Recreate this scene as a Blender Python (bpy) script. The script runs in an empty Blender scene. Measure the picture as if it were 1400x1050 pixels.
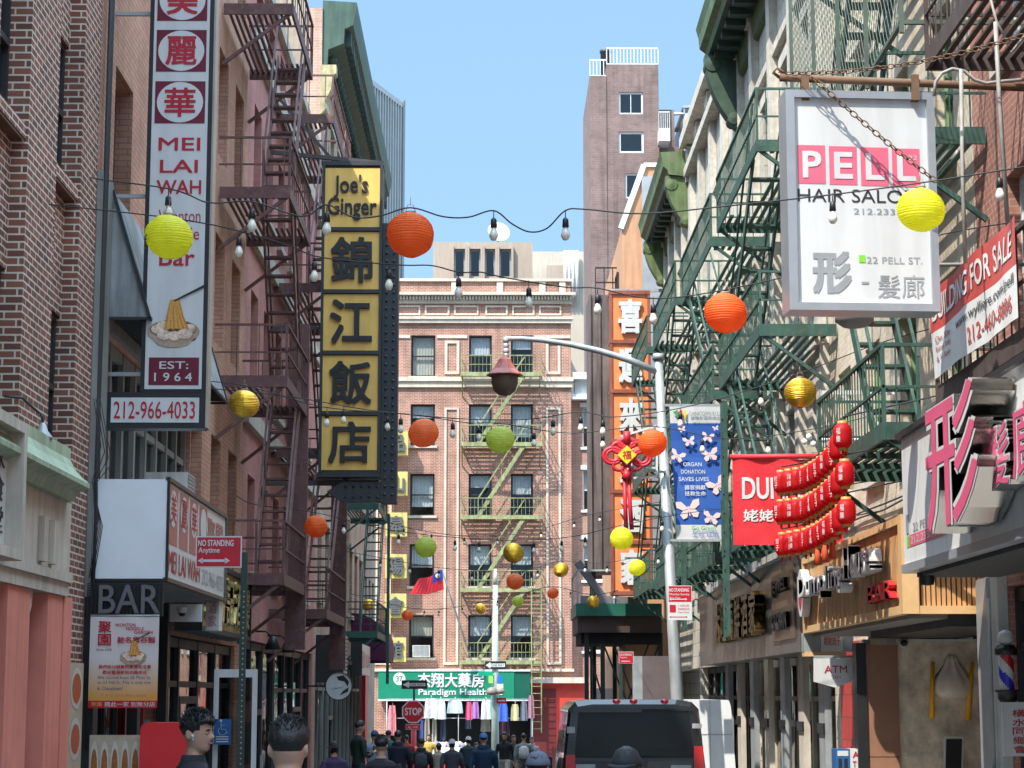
import bpy, bmesh, math, random
from mathutils import Vector, Matrix
rad = math.radians
SC = bpy.context.scene
COL = SC.collection
# ---------------------------------------------------------------- camera, sky, sun, exposure
TH = math.atan(425/2800.0); PSI = math.atan(25*math.cos(TH)/2800.0)
cd = bpy.data.cameras.new('camera'); cam = bpy.data.objects.new('camera', cd); COL.objects.link(cam)
cd.lens = 72.0; cd.sensor_width = 36.0; cd.clip_start = 0.1; cd.clip_end = 3000
FH = Vector((math.sin(PSI), math.cos(PSI), 0)); CR = Vector((math.cos(PSI), -math.sin(PSI), 0))
CF = FH*math.cos(TH) + Vector((0, 0, math.sin(TH))); CU = CR.cross(CF)
cam.matrix_world = Matrix((CR, CU, -CF)).transposed().to_4x4()
SC.camera = cam
SUN = Vector((-0.84, -1.0, 1.8)).normalized()
ELEV = math.asin(SUN.z); AZ = math.atan2(SUN.x, SUN.y)
w = bpy.data.worlds.new('World'); SC.world = w; w.use_nodes = True
nt = w.node_tree; bg = nt.nodes['Background']
sky = nt.nodes.new('ShaderNodeTexSky'); sky.sky_type = 'NISHITA'; sky.sun_disc = False
sky.sun_elevation = ELEV; sky.sun_rotation = AZ % (2*math.pi)
sky.air_density = 1.0; sky.dust_density = 0.0; sky.ozone_density = 3.0; sky.altitude = 0
gm = nt.nodes.new('ShaderNodeGamma'); gm.inputs['Gamma'].default_value = 0.2      # evens out the bright horizon band
hz = nt.nodes.new('ShaderNodeVectorMath'); hz.operation = 'MULTIPLY'; hz.inputs[1].default_value = (0.655, 1.0, 1.38)
nt.links.new(sky.outputs['Color'], gm.inputs['Color']); nt.links.new(gm.outputs['Color'], hz.inputs[0]); 
tc = nt.nodes.new('ShaderNodeTexCoord'); sz = nt.nodes.new('ShaderNodeSeparateXYZ'); mz = nt.nodes.new('ShaderNodeMapRange')   # added sky brightness above the view, extra fill for the shaded walls
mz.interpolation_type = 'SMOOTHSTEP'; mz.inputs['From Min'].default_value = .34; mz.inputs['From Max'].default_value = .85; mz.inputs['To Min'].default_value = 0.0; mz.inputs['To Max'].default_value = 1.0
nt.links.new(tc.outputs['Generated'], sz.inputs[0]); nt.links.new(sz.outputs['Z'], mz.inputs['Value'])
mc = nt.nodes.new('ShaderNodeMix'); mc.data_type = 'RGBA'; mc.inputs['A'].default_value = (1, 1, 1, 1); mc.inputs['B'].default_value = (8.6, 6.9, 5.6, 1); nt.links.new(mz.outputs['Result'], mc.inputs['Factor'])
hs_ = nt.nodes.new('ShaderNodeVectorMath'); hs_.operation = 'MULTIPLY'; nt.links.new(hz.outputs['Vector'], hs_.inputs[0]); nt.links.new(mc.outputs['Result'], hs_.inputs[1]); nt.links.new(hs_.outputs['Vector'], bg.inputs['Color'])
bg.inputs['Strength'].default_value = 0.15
sl = bpy.data.lights.new('sun', 'SUN'); so = bpy.data.objects.new('sun', sl); COL.objects.link(so)
sl.energy = 2.05; sl.angle = rad(0.5); sl.color = (1.0, 0.94, 0.85)
so.rotation_euler = (-SUN).to_track_quat('-Z', 'Y').to_euler()
so.location = (0, -20, 40)
SC.view_settings.view_transform = 'Standard'; SC.view_settings.look = 'None'
SC.view_settings.exposure = 1.9; SC.view_settings.gamma = 1.0
SC.cycles.max_bounces = 8; SC.cycles.diffuse_bounces = 6; SC.cycles.transparent_max_bounces = 12
try: SC.cycles.use_denoising = True
except Exception: pass

# ---------------------------------------------------------------- geometry helpers
def ray(u, v): return CF + CR*((u-700)/2800.0) + CU*((525-v)/2800.0)
def at(u, v, Y): d = ray(u, v); return d*(Y/d.y)              # surveyed point: photo sight-line meets the depth Y
def atx(u, v, X): d = ray(u, v); return d*(X/d.x)             # ... or meets a facade plane x = X
def gz(y): return -1.8 - 0.0178*min(max(y, -20), 95)          # the street falls away from the camera
XL, XR = -4.05, 4.80

class Frame:
    def __init__(s, O, U, V, N):
        s.O, s.U, s.V, s.N = Vector(O), Vector(U), Vector(V), Vector(N)
        s.flip = s.U.cross(s.V).dot(s.N) < 0
    def __call__(s, u, v, n): return s.O + s.U*u + s.V*v + s.N*n
W = Frame((0, 0, 0), (1, 0, 0), (0, 1, 0), (0, 0, 1))
def FLx(x): return Frame((x, 0, 0), (0, 1, 0), (0, 0, 1), (1, 0, 0))      # left-hand walls: u = y, v = z, outwards +x
def FRx(x): return Frame((x, 0, 0), (0, 1, 0), (0, 0, 1), (-1, 0, 0))     # right-hand walls: u = y
def FRT(x): return Frame((x, 0, 0), (0, -1, 0), (0, 0, 1), (-1, 0, 0))    # right-hand lettering: u = -y
def FY(y): return Frame((0, y, 0), (1, 0, 0), (0, 0, 1), (0, -1, 0))      # things facing the camera: u = x, v = z
FL, FR = FLx(XL), FRx(XR)

TXT = {}
def text_mesh(s, weight, ext):
    k = (s, weight, ext)
    if k not in TXT:
        c = bpy.data.curves.new('lettering', 'FONT'); c.body = s; c.size = 1; c.offset = weight
        c.resolution_u = 3; c.extrude = ext; c.align_x = 'CENTER'; c.space_line = 0.9
        o = bpy.data.objects.new('lettering', c); COL.objects.link(o)
        m = bpy.data.meshes.new_from_object(o.evaluated_get(bpy.context.evaluated_depsgraph_get()))
        V = [tuple(v.co) for v in m.vertices]; P = [tuple(p.vertices) for p in m.polygons]
        bpy.data.objects.remove(o); bpy.data.meshes.remove(m); bpy.data.curves.remove(c)
        xs = [v[0] for v in V]; ys = [v[1] for v in V]; x0, y0 = min(xs), min(ys)
        w_, h_ = max(xs)-x0, max(ys)-y0
        V = [((a-x0)/max(w_, 1e-6), (b-y0)/max(h_, 1e-6), 0 if ext == 0 else (c_+ext)/(2*ext)) for a, b, c_ in V]
        TXT[k] = (V, P)
    return TXT[k]

class MB:
    def __init__(s, m=None): s.V = []; s.F = []; s.M = []; s.S = []; s.mats = []; s.cur = 0; s.sm = False; s.use(m) if m else None
    def use(s, m):
        if m not in s.mats: s.mats.append(m)
        s.cur = s.mats.index(m); return s
    def add(s, vs, fs, flip=False):
        b = len(s.V); s.V += [tuple(v) for v in vs]
        for f in fs:
            f = [b+i for i in f]
            s.F.append(f[::-1] if flip else f); s.M.append(s.cur); s.S.append(s.sm)
        return s
    def box(s, fr, a0, a1, b0, b1, c0, c1, skip=''):
        if a1 < a0: a0, a1 = a1, a0
        if b1 < b0: b0, b1 = b1, b0
        if c1 < c0: c0, c1 = c1, c0
        vs = [fr(a, b, c) for c in (c0, c1) for b in (b0, b1) for a in (a0, a1)]
        fs = {'B': (0, 2, 3, 1), 'F': (4, 5, 7, 6), 'd': (0, 1, 5, 4), 'u': (2, 6, 7, 3), 'l': (0, 4, 6, 2), 'r': (1, 3, 7, 5)}
        return s.add(vs, [f for k, f in fs.items() if k not in skip], fr.flip)
    def prism(s, fr, pts, n0, n1, back=True):
        a = sum(pts[i][0]*pts[(i+1) % len(pts)][1]-pts[(i+1) % len(pts)][0]*pts[i][1] for i in range(len(pts)))
        if a < 0: pts = pts[::-1]
        k = len(pts); vs = [fr(u, v, n0) for u, v in pts]+[fr(u, v, n1) for u, v in pts]
        fs = [tuple(range(k, 2*k))]+([tuple(range(k-1, -1, -1))] if back else [])
        fs += [(i, (i+1) % k, k+(i+1) % k, k+i) for i in range(k)]
        return s.add(vs, fs, fr.flip)
    def flat(s, fr, pts, n=0.0):
        a = sum(pts[i][0]*pts[(i+1) % len(pts)][1]-pts[(i+1) % len(pts)][0]*pts[i][1] for i in range(len(pts)))
        if a < 0: pts = pts[::-1]
        return s.add([fr(u, v, n) for u, v in pts], [tuple(range(len(pts)))], fr.flip)
    def rect(s, fr, a0, a1, b0, b1, n=0.0): return s.flat(fr, [(a0, b0), (a1, b0), (a1, b1), (a0, b1)], n)
    def disc(s, fr, u, v, ru, rv, n, seg=20, th=0.0, arc=(0, 1)):
        pts = [(u+ru*math.cos(2*math.pi*(arc[0]+(arc[1]-arc[0])*i/seg)), v+rv*math.sin(2*math.pi*(arc[0]+(arc[1]-arc[0])*i/seg))) for i in range(seg)]
        return s.prism(fr, pts, n, n+th) if th else s.flat(fr, pts, n)
    def bar(s, p, q, w=0.04, h=None, up=(0, 0, 1)):
        p, q = Vector(p), Vector(q); h = w if h is None else h
        d = (q-p).normalized(); x = d.cross(Vector(up))
        if x.length < 1e-3: x = d.cross(Vector((1, 0, 0)))
        x.normalize(); y = x.cross(d); x = x*w/2; y = y*h/2
        vs = [p-x-y, p+x-y, p+x+y, p-x+y, q-x-y, q+x-y, q+x+y, q-x+y]
        return s.add(vs, [(0, 1, 2, 3), (7, 6, 5, 4), (4, 5, 1, 0), (5, 6, 2, 1), (6, 7, 3, 2), (7, 4, 0, 3)])
    def tube(s, pts, r, seg=7, caps=True):
        pts = [Vector(p) for p in pts]; rr = r if isinstance(r, (list, tuple)) else [r]*len(pts)
        vs = []; fs = []; k = len(pts)
        t0 = (pts[1]-pts[0]).normalized(); nrm = t0.orthogonal().normalized()
        for i, p in enumerate(pts):
            t = (pts[min(i+1, k-1)]-pts[max(i-1, 0)]).normalized()
            nrm = (nrm-t*nrm.dot(t)).normalized(); b = t.cross(nrm)
            for j in range(seg):
                a = 2*math.pi*j/seg; vs.append(p+(nrm*math.cos(a)+b*math.sin(a))*rr[i])
        for i in range(k-1):
            for j in range(seg):
                a, b_ = i*seg+j, i*seg+(j+1) % seg; fs.append((a, b_, b_+seg, a+seg))
        if caps: fs += [tuple(range(seg-1, -1, -1)), tuple(range((k-1)*seg, k*seg))]
        sm = s.sm; s.sm = True; s.add(vs, fs); s.sm = sm; return s
    def lathe(s, c, prof, seg=20, axis=(0, 0, 1), smooth=True, arc=1.0):
        c = Vector(c); ax = Vector(axis).normalized(); e1 = ax.orthogonal().normalized()
        if abs(ax.z) > .99: e1 = Vector((1, 0, 0))
        e2 = ax.cross(e1); vs = []; fs = []
        for r, z in prof:
            for j in range(seg):
                a = 2*math.pi*j/seg*arc; vs.append(c+ax*z+(e1*math.cos(a)+e2*math.sin(a))*r)
        for i in range(len(prof)-1):
            for j in range(seg if arc == 1 else seg-1):
                a, b = i*seg+j, i*seg+(j+1) % seg; fs.append((a, b, b+seg, a+seg))
        sm = s.sm; s.sm = smooth; s.add(vs, fs); s.sm = sm; return s
    def loft(s, rings, caps=True, smooth=True):
        k = len(rings[0]); vs = [p for r in rings for p in r]; fs = []
        for i in range(len(rings)-1):
            for j in range(k):
                a, b = i*k+j, i*k+(j+1) % k; fs.append((a, b, b+k, a+k))
        if caps: fs += [tuple(range(k-1, -1, -1)), tuple(range((len(rings)-1)*k, len(rings)*k))]
        sm = s.sm; s.sm = smooth; s.add(vs, fs); s.sm = sm; return s
    def text(s, fr, t, u0, u1, v0, v1, n, ext=0.0, weight=0.0):
        V, P = text_mesh(t, 0.0, ext and 0.05)
        e = weight*min(abs(v1-v0), 1.4*abs(u1-u0)/max(len(max(t.split('\n'), key=len)), 1)*1.5)
        hits = [(0, 0)] if e == 0 else [(0, 0), (e, e), (-e, e), (-e, -e), (e, -e)]
        for k, (du, dv) in enumerate(hits):                       # bold = the same lettering struck a few times over
            su = e if u1 > u0 else -e
            vs = [fr(u0+su+du+(u1-u0-2*su)*a, v0+e+dv+(v1-v0-2*e)*b, n+(ext-.0003*k)*c+(0 if ext else .0003*k)) for a, b, c in V]
            s.add(vs, P, fr.flip)
        return s
    def vtext(s, fr, t, u0, u1, v0, v1, n, ext=0.0, weight=0.0, gap=.08):
        h = (v1-v0)/len(t)                                        # characters stacked downwards
        for i, ch in enumerate(t): s.text(fr, ch, u0, u1, v1-(i+1)*h+h*gap, v1-i*h-h*gap, n, ext, weight)
        return s

WL = {}
def wloc(o): return WL.get(o.name, Vector((0, 0, 0)))
def build(name, mb, parent=None, loc=None, label=None, cat=None, group=None, kind=None):
    if loc is None:
        if parent is not None: loc = wloc(parent)
        else:
            xs, ys, zs = zip(*mb.V); loc = Vector(((min(xs)+max(xs))/2, (min(ys)+max(ys))/2, min(zs)))
    loc = Vector(loc)
    me = bpy.data.meshes.new(name)
    me.from_pydata([tuple(Vector(v)-loc) for v in mb.V], [], mb.F)
    for m in mb.mats: me.materials.append(m)
    me.polygons.foreach_set('material_index', mb.M); me.polygons.foreach_set('use_smooth', mb.S); me.update()
    o = bpy.data.objects.new(name, me); COL.objects.link(o)
    if parent is not None: o.parent = parent; o.location = loc-wloc(parent)
    else: o.location = loc
    WL[o.name] = loc
    return tag(o, label, cat, group, kind)
def tag(o, label=None, cat=None, group=None, kind=None):
    if label: o['label'] = label
    if cat: o['category'] = cat
    if group: o['group'] = group
    if kind: o['kind'] = kind
    return o
def thing(name, label, cat, loc, group=None):
    o = bpy.data.objects.new(name, None); COL.objects.link(o); o.location = loc; o.empty_display_size = .2
    WL[o.name] = Vector(loc); return tag(o, label, cat, group)
def copy_tree(o, loc=None, label=None, parent=None):
    c = o.copy(); COL.objects.link(c); c.parent = parent
    if loc is not None: c.location = loc
    if label: c['label'] = label
    for ch in [x for x in o.children]: copy_tree(ch, None, None, c)
    return c

# ---------------------------------------------------------------- procedural materials
MATS = {}
def M(name, col, rough=.6, var=.18, scale=3.0, metal=0.0, bump=0.0, spec=.5, trans=0.0, emit=None, streak=0.0, coat=0.0, col2=None):
    if name in MATS: return MATS[name]
    m = bpy.data.materials.new(name); m.use_nodes = True; t = m.node_tree; N = t.nodes; L = t.links
    b = N['Principled BSDF']; b.inputs['Roughness'].default_value = rough; b.inputs['Metallic'].default_value = metal
    b.inputs['Specular IOR Level'].default_value = spec; b.inputs['Coat Weight'].default_value = coat
    if trans: b.inputs['Transmission Weight'].default_value = trans
    if emit: b.inputs['Emission Color'].default_value = (*col, 1); b.inputs['Emission Strength'].default_value = emit
    if var or bump or streak:
        g = N.new('ShaderNodeNewGeometry'); n = N.new('ShaderNodeTexNoise'); n.inputs['Scale'].default_value = scale
        n.inputs['Detail'].default_value = 6; n.inputs['Roughness'].default_value = .65
        L.new(g.outputs['Position'], n.inputs['Vector'])
        r = N.new('ShaderNodeMapRange'); r.inputs['From Min'].default_value = .3; r.inputs['From Max'].default_value = .7
        r.inputs['To Min'].default_value = 1-var; r.inputs['To Max'].default_value = 1+var*.6
        L.new(n.outputs['Fac'], r.inputs['Value']); fac = r.outputs['Result']
        if streak:                                                # rain streaks and grime running down the surface
            mp = N.new('ShaderNodeMapping'); mp.inputs['Scale'].default_value = (5, 5, .35); L.new(g.outputs['Position'], mp.inputs['Vector'])
            n2 = N.new('ShaderNodeTexNoise'); n2.inputs['Scale'].default_value = 1.6; n2.inputs['Detail'].default_value = 5
            L.new(mp.outputs['Vector'], n2.inputs['Vector'])
            r2 = N.new('ShaderNodeMapRange'); r2.inputs['From Min'].default_value = .42; r2.inputs['From Max'].default_value = .68
            r2.inputs['To Min'].default_value = 1; r2.inputs['To Max'].default_value = 1-streak; L.new(n2.outputs['Fac'], r2.inputs['Value'])
            mu = N.new('ShaderNodeMath'); mu.operation = 'MULTIPLY'; L.new(fac, mu.inputs[0]); L.new(r2.outputs['Result'], mu.inputs[1]); fac = mu.outputs[0]
        x = N.new('ShaderNodeVectorMath'); x.operation = 'SCALE'; x.inputs[0].default_value = col; L.new(fac, x.inputs['Scale'])
        if col2:                                                  # chipped paint: patches of the metal's own rust
            n3 = N.new('ShaderNodeTexNoise'); n3.inputs['Scale'].default_value = scale*1.7; n3.inputs['Detail'].default_value = 8; n3.inputs['Roughness'].default_value = .75; L.new(g.outputs['Position'], n3.inputs['Vector'])
            r3 = N.new('ShaderNodeMapRange'); r3.inputs['From Min'].default_value = .53; r3.inputs['From Max'].default_value = .64; L.new(n3.outputs['Fac'], r3.inputs['Value'])
            mx3 = N.new('ShaderNodeMix'); mx3.data_type = 'RGBA'; mx3.inputs['B'].default_value = (*col2, 1); L.new(r3.outputs['Result'], mx3.inputs['Factor']); L.new(x.outputs['Vector'], mx3.inputs['A']); L.new(mx3.outputs['Result'], b.inputs['Base Color'])
        else: L.new(x.outputs['Vector'], b.inputs['Base Color'])
        if bump:
            bp = N.new('ShaderNodeBump'); bp.inputs['Strength'].default_value = bump; bp.inputs['Distance'].default_value = .02
            L.new(n.outputs['Fac'], bp.inputs['Height']); L.new(bp.outputs['Normal'], b.inputs['Normal'])
        rr = N.new('ShaderNodeMapRange'); rr.inputs['To Min'].default_value = max(.03, rough-.12); rr.inputs['To Max'].default_value = min(1, rough+.12)
        L.new(n.outputs['Fac'], rr.inputs['Value']); L.new(rr.outputs['Result'], b.inputs['Roughness'])
    else: b.inputs['Base Color'].default_value = (*col, 1)
    MATS[name] = m; return m

def wallcoord(N, L):                                              # (along the wall, height) for walls facing x or y
    g = N.new('ShaderNodeNewGeometry'); sn = N.new('ShaderNodeSeparateXYZ'); sp = N.new('ShaderNodeSeparateXYZ')
    L.new(g.outputs['True Normal'], sn.inputs[0]); L.new(g.outputs['Position'], sp.inputs[0])
    a = N.new('ShaderNodeMath'); a.operation = 'ABSOLUTE'; L.new(sn.outputs['X'], a.inputs[0])
    c = N.new('ShaderNodeMath'); c.operation = 'GREATER_THAN'; c.inputs[1].default_value = .6; L.new(a.outputs[0], c.inputs[0])
    mx = N.new('ShaderNodeMix'); L.new(c.outputs[0], mx.inputs['Factor']); L.new(sp.outputs['X'], mx.inputs['A']); L.new(sp.outputs['Y'], mx.inputs['B'])
    cb = N.new('ShaderNodeCombineXYZ'); L.new(mx.outputs['Result'], cb.inputs['X']); L.new(sp.outputs['Z'], cb.inputs['Y'])
    return g, cb
def brick(name, c1, c2, mortar, bw=.21, bh=.0677, ms=.009, bump=.6, stain=.35, rough=.85):
    if name in MATS: return MATS[name]
    m = bpy.data.materials.new(name); m.use_nodes = True; t = m.node_tree; N = t.nodes; L = t.links
    b = N['Principled BSDF']; g, cb = wallcoord(N, L)
    k = N.new('ShaderNodeTexBrick'); k.inputs['Scale'].default_value = 1; k.inputs['Brick Width'].default_value = bw
    k.inputs['Row Height'].default_value = bh; k.inputs['Mortar Size'].default_value = ms; k.inputs['Mortar Smooth'].default_value = .15
    k.inputs['Color1'].default_value = (*c1, 1); k.inputs['Color2'].default_value = (*c2, 1); k.inputs['Mortar'].default_value = (*mortar, 1)
    L.new(cb.outputs[0], k.inputs['Vector'])
    n = N.new('ShaderNodeTexNoise'); n.inputs['Scale'].default_value = .9; n.inputs['Detail'].default_value = 7; n.inputs['Roughness'].default_value = .7
    L.new(g.outputs['Position'], n.inputs['Vector'])
    r = N.new('ShaderNodeMapRange'); r.inputs['From Min'].default_value = .3; r.inputs['From Max'].default_value = .72
    r.inputs['To Min'].default_value = 1.15; r.inputs['To Max'].default_value = 1-stain; L.new(n.outputs['Fac'], r.inputs['Value'])
    x = N.new('ShaderNodeVectorMath'); x.operation = 'SCALE'; L.new(k.outputs['Color'], x.inputs[0]); L.new(r.outputs['Result'], x.inputs['Scale'])
    mp = N.new('ShaderNodeMapping'); mp.inputs['Scale'].default_value = (2.2, 2.2, .16); L.new(g.outputs['Position'], mp.inputs['Vector'])
    n4 = N.new('ShaderNodeTexNoise'); n4.inputs['Scale'].default_value = 1.5; n4.inputs['Detail'].default_value = 6; L.new(mp.outputs['Vector'], n4.inputs['Vector'])
    r4 = N.new('ShaderNodeMapRange'); r4.inputs['From Min'].default_value = .5; r4.inputs['From Max'].default_value = .75; r4.inputs['To Min'].default_value = 1; r4.inputs['To Max'].default_value = 1-stain*.8; L.new(n4.outputs['Fac'], r4.inputs['Value'])
    x2 = N.new('ShaderNodeVectorMath'); x2.operation = 'SCALE'; L.new(x.outputs['Vector'], x2.inputs[0]); L.new(r4.outputs['Result'], x2.inputs['Scale'])
    L.new(x2.outputs['Vector'], b.inputs['Base Color']); b.inputs['Roughness'].default_value = rough; b.inputs['Specular IOR Level'].default_value = .25
    n2 = N.new('ShaderNodeTexNoise'); n2.inputs['Scale'].default_value = 60; L.new(g.outputs['Position'], n2.inputs['Vector'])
    ad = N.new('ShaderNodeMath'); ad.operation = 'MULTIPLY_ADD'; ad.inputs[1].default_value = .3; L.new(n2.outputs['Fac'], ad.inputs[0])
    iv = N.new('ShaderNodeMath'); iv.operation = 'SUBTRACT'; iv.inputs[0].default_value = 1; L.new(k.outputs['Fac'], iv.inputs[1]); L.new(iv.outputs[0], ad.inputs[2])
    bp = N.new('ShaderNodeBump'); bp.inputs['Strength'].default_value = bump; bp.inputs['Distance'].default_value = .012
    L.new(ad.outputs[0], bp.inputs['Height']); L.new(bp.outputs['Normal'], b.inputs['Normal'])
    MATS[name] = m; return m
def glassy(name, tint=(.8, .9, .9), refl=.12):
    if name in MATS: return MATS[name]
    m = bpy.data.materials.new(name); m.use_nodes = True; t = m.node_tree; N = t.nodes; L = t.links
    N.remove(N['Principled BSDF']); out = N['Material Output']
    tr = N.new('ShaderNodeBsdfTransparent'); tr.inputs['Color'].default_value = (*tint, 1)
    gl = N.new('ShaderNodeBsdfGlossy'); gl.inputs['Roughness'].default_value = .03
    g = N.new('ShaderNodeNewGeometry'); nz = N.new('ShaderNodeTexNoise'); nz.inputs['Scale'].default_value = 1.3; L.new(g.outputs['Position'], nz.inputs['Vector'])
    bp = N.new('ShaderNodeBump'); bp.inputs['Strength'].default_value = .08; bp.inputs['Distance'].default_value = .1; L.new(nz.outputs['Fac'], bp.inputs['Height'])
    L.new(bp.outputs['Normal'], gl.inputs['Normal'])
    fr = N.new('ShaderNodeLayerWeight'); fr.inputs['Blend'].default_value = .5; pw = N.new('ShaderNodeMath'); pw.operation = 'POWER'; pw.inputs[1].default_value = 4; L.new(fr.outputs['Facing'], pw.inputs[0])
    ad = N.new('ShaderNodeMath'); ad.operation = 'MULTIPLY_ADD'; ad.inputs[1].default_value = .75; ad.inputs[2].default_value = refl; ad.use_clamp = True; L.new(pw.outputs[0], ad.inputs[0])
    mx = N.new('ShaderNodeMixShader'); L.new(ad.outputs[0], mx.inputs[0]); L.new(tr.outputs[0], mx.inputs[1]); L.new(gl.outputs[0], mx.inputs[2])
    L.new(mx.outputs[0], out.inputs['Surface']); MATS[name] = m; return m
def paper(name, col):                                             # lantern paper: lit skin that lets some light through
    if name in MATS: return MATS[name]
    m = bpy.data.materials.new(name); m.use_nodes = True; t = m.node_tree; N = t.nodes; L = t.links
    b = N['Principled BSDF']; out = N['Material Output']; b.inputs['Roughness'].default_value = .55
    g = N.new('ShaderNodeNewGeometry'); n = N.new('ShaderNodeTexNoise'); n.inputs['Scale'].default_value = 9; n.inputs['Detail'].default_value = 4; L.new(g.outputs['Position'], n.inputs['Vector'])
    r = N.new('ShaderNodeMapRange'); r.inputs['To Min'].default_value = .82; r.inputs['To Max'].default_value = 1.12; L.new(n.outputs['Fac'], r.inputs['Value'])
    x = N.new('ShaderNodeVectorMath'); x.operation = 'SCALE'; x.inputs[0].default_value = col; L.new(r.outputs['Result'], x.inputs['Scale'])
    L.new(x.outputs['Vector'], b.inputs['Base Color'])
    tl = N.new('ShaderNodeBsdfTranslucent'); L.new(x.outputs['Vector'], tl.inputs['Color'])
    mx = N.new('ShaderNodeMixShader'); mx.inputs[0].default_value = .55; L.new(b.outputs[0], mx.inputs[1]); L.new(tl.outputs[0], mx.inputs[2])
    L.new(mx.outputs[0], out.inputs['Surface']); MATS[name] = m; return m

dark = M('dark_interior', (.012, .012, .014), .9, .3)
black = M('black_paint', (.018, .018, .02), .45, .25)
glass = glassy('window_glass'); dglass = glassy('dark_glass', (.25, .28, .3), .1)
white = M('white_paint', (.66, .66, .64), .5, .08, streak=.12)
signwhite = M('sign_white', (.62, .62, .61), .35, .05, 2.5, streak=.09)
grey = M('grey_metal', (.36, .37, .38), .45, .15, metal=.3)
galv = M('galvanised_steel', (.4, .42, .42), .5, .2, metal=.35, streak=.2)
red = M('red_paint', (.6, .02, .025), .4, .1)
maroon = M('maroon_print', (.14, .005, .025), .4, .08)
crimson = M('crimson_print', (.42, .012, .03), .4, .05)
# ---------------------------------------------------------------- shared builders for buildings
def facade(mb, fr, u0, u1, v0, v1, ops, reveal=.22):              # a wall face with real openings and reveals
    us = sorted({u0, u1, *[x for o in ops for x in o[:2]]}); vs = sorted({v0, v1, *[x for o in ops for x in o[2:4]]})
    us = [x for x in us if u0 <= x <= u1]; vs = [x for x in vs if v0 <= x <= v1]
    for i in range(len(us)-1):
        for j in range(len(vs)-1):
            cu, cv = (us[i]+us[i+1])/2, (vs[j]+vs[j+1])/2
            if not any(o[0] < cu < o[1] and o[2] < cv < o[3] for o in ops): mb.rect(fr, us[i], us[i+1], vs[j], vs[j+1])
    for a, b, c, d in [o[:4] for o in ops]:
        r = -reveal
        mb.add([fr(a, c, 0), fr(b, c, 0), fr(b, c, r), fr(a, c, r)], [(0, 1, 2, 3)], not fr.flip)
        mb.add([fr(a, d, 0), fr(b, d, 0), fr(b, d, r), fr(a, d, r)], [(0, 1, 2, 3)], fr.flip)
        mb.add([fr(a, c, 0), fr(a, d, 0), fr(a, d, r), fr(a, c, r)], [(0, 1, 2, 3)], fr.flip)
        mb.add([fr(b, c, 0), fr(b, d, 0), fr(b, d, r), fr(b, c, r)], [(0, 1, 2, 3)], not fr.flip)
def shell(mb, fr, u0, u1, v0, v1, depth, back=dark, bz=None):              # sides and roof of the block, and dark rooms behind the openings
    mb.add([fr(u0, v0, 0), fr(u0, v1, 0), fr(u0, v1, -depth), fr(u0, v0, -depth)], [(0, 1, 2, 3)], not fr.flip)
    mb.add([fr(u1, v0, 0), fr(u1, v1, 0), fr(u1, v1, -depth), fr(u1, v0, -depth)], [(0, 1, 2, 3)], fr.flip)
    mb.add([fr(u0, v1, 0), fr(u1, v1, 0), fr(u1, v1, -depth), fr(u0, v1, -depth)], [(0, 1, 2, 3)], fr.flip)
    c = mb.cur; mb.use(back); mb.rect(fr, u0+.05, u1-.05, v0 if bz is None else bz, v1-.05, -.75); mb.cur = c
blindm = M('window_blind', (.55, .55, .52), .8, .12); curtain = M('window_curtain', (.42, .45, .42), .8, .25, 8)
def window(parent, fr, a, b, c, d, frame, deep=.14, sash=True, blind=0.0, bars=0, sill=None, pane=glass, name='window', bm=None, fw=.055, lintel=None):
    m = MB(frame); n0, n1 = -deep-.05, -deep+.01
    m.box(fr, a, a+fw, c, d, n0, n1); m.box(fr, b-fw, b, c, d, n0, n1)
    m.box(fr, a+fw, b-fw, c, c+fw, n0, n1); m.box(fr, a+fw, b-fw, d-fw, d, n0, n1)
    if sash: m.box(fr, a+fw, b-fw, (c+d)/2-.03, (c+d)/2+.03, n0+.004, n1+.015)
    for k in range(bars):
        u = a+(b-a)*(k+1)/(bars+1); m.box(fr, u-.02, u+.02, c+fw, d-fw, n0+.008, n1-.004)
    if sill: m.use(sill); m.box(fr, a-.1, b+.1, c-.11, c-.002, -deep, .09)
    if lintel: m.use(lintel); m.box(fr, a-.12, b+.12, d+.002, d+.2, -.02, .05)
    o = build(name, m, parent)
    p = MB(pane); p.rect(fr, a+fw, b-fw, c+fw, d-fw, n0+.02); build('pane', p, o)
    if blind:
        q = MB(bm or blindm); top = d-fw; bot = top-(d-c-2*fw)*min(blind, 1)
        k = max(2, int((b-a)/.07)); pts = []
        for i in range(k): pts.append((a+fw+.02+(b-a-2*fw-.04)*i/(k-1), (-1)**i*.012))
        for i in range(k-1): q.add([fr(pts[i][0], bot, n0-.09+pts[i][1]), fr(pts[i+1][0], bot, n0-.09+pts[i+1][1]), fr(pts[i+1][0], top, n0-.09+pts[i+1][1]), fr(pts[i][0], top, n0-.09+pts[i][1])], [(0, 1, 2, 3)], fr.flip)
        build('blind', q, o)
    return o

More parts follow.
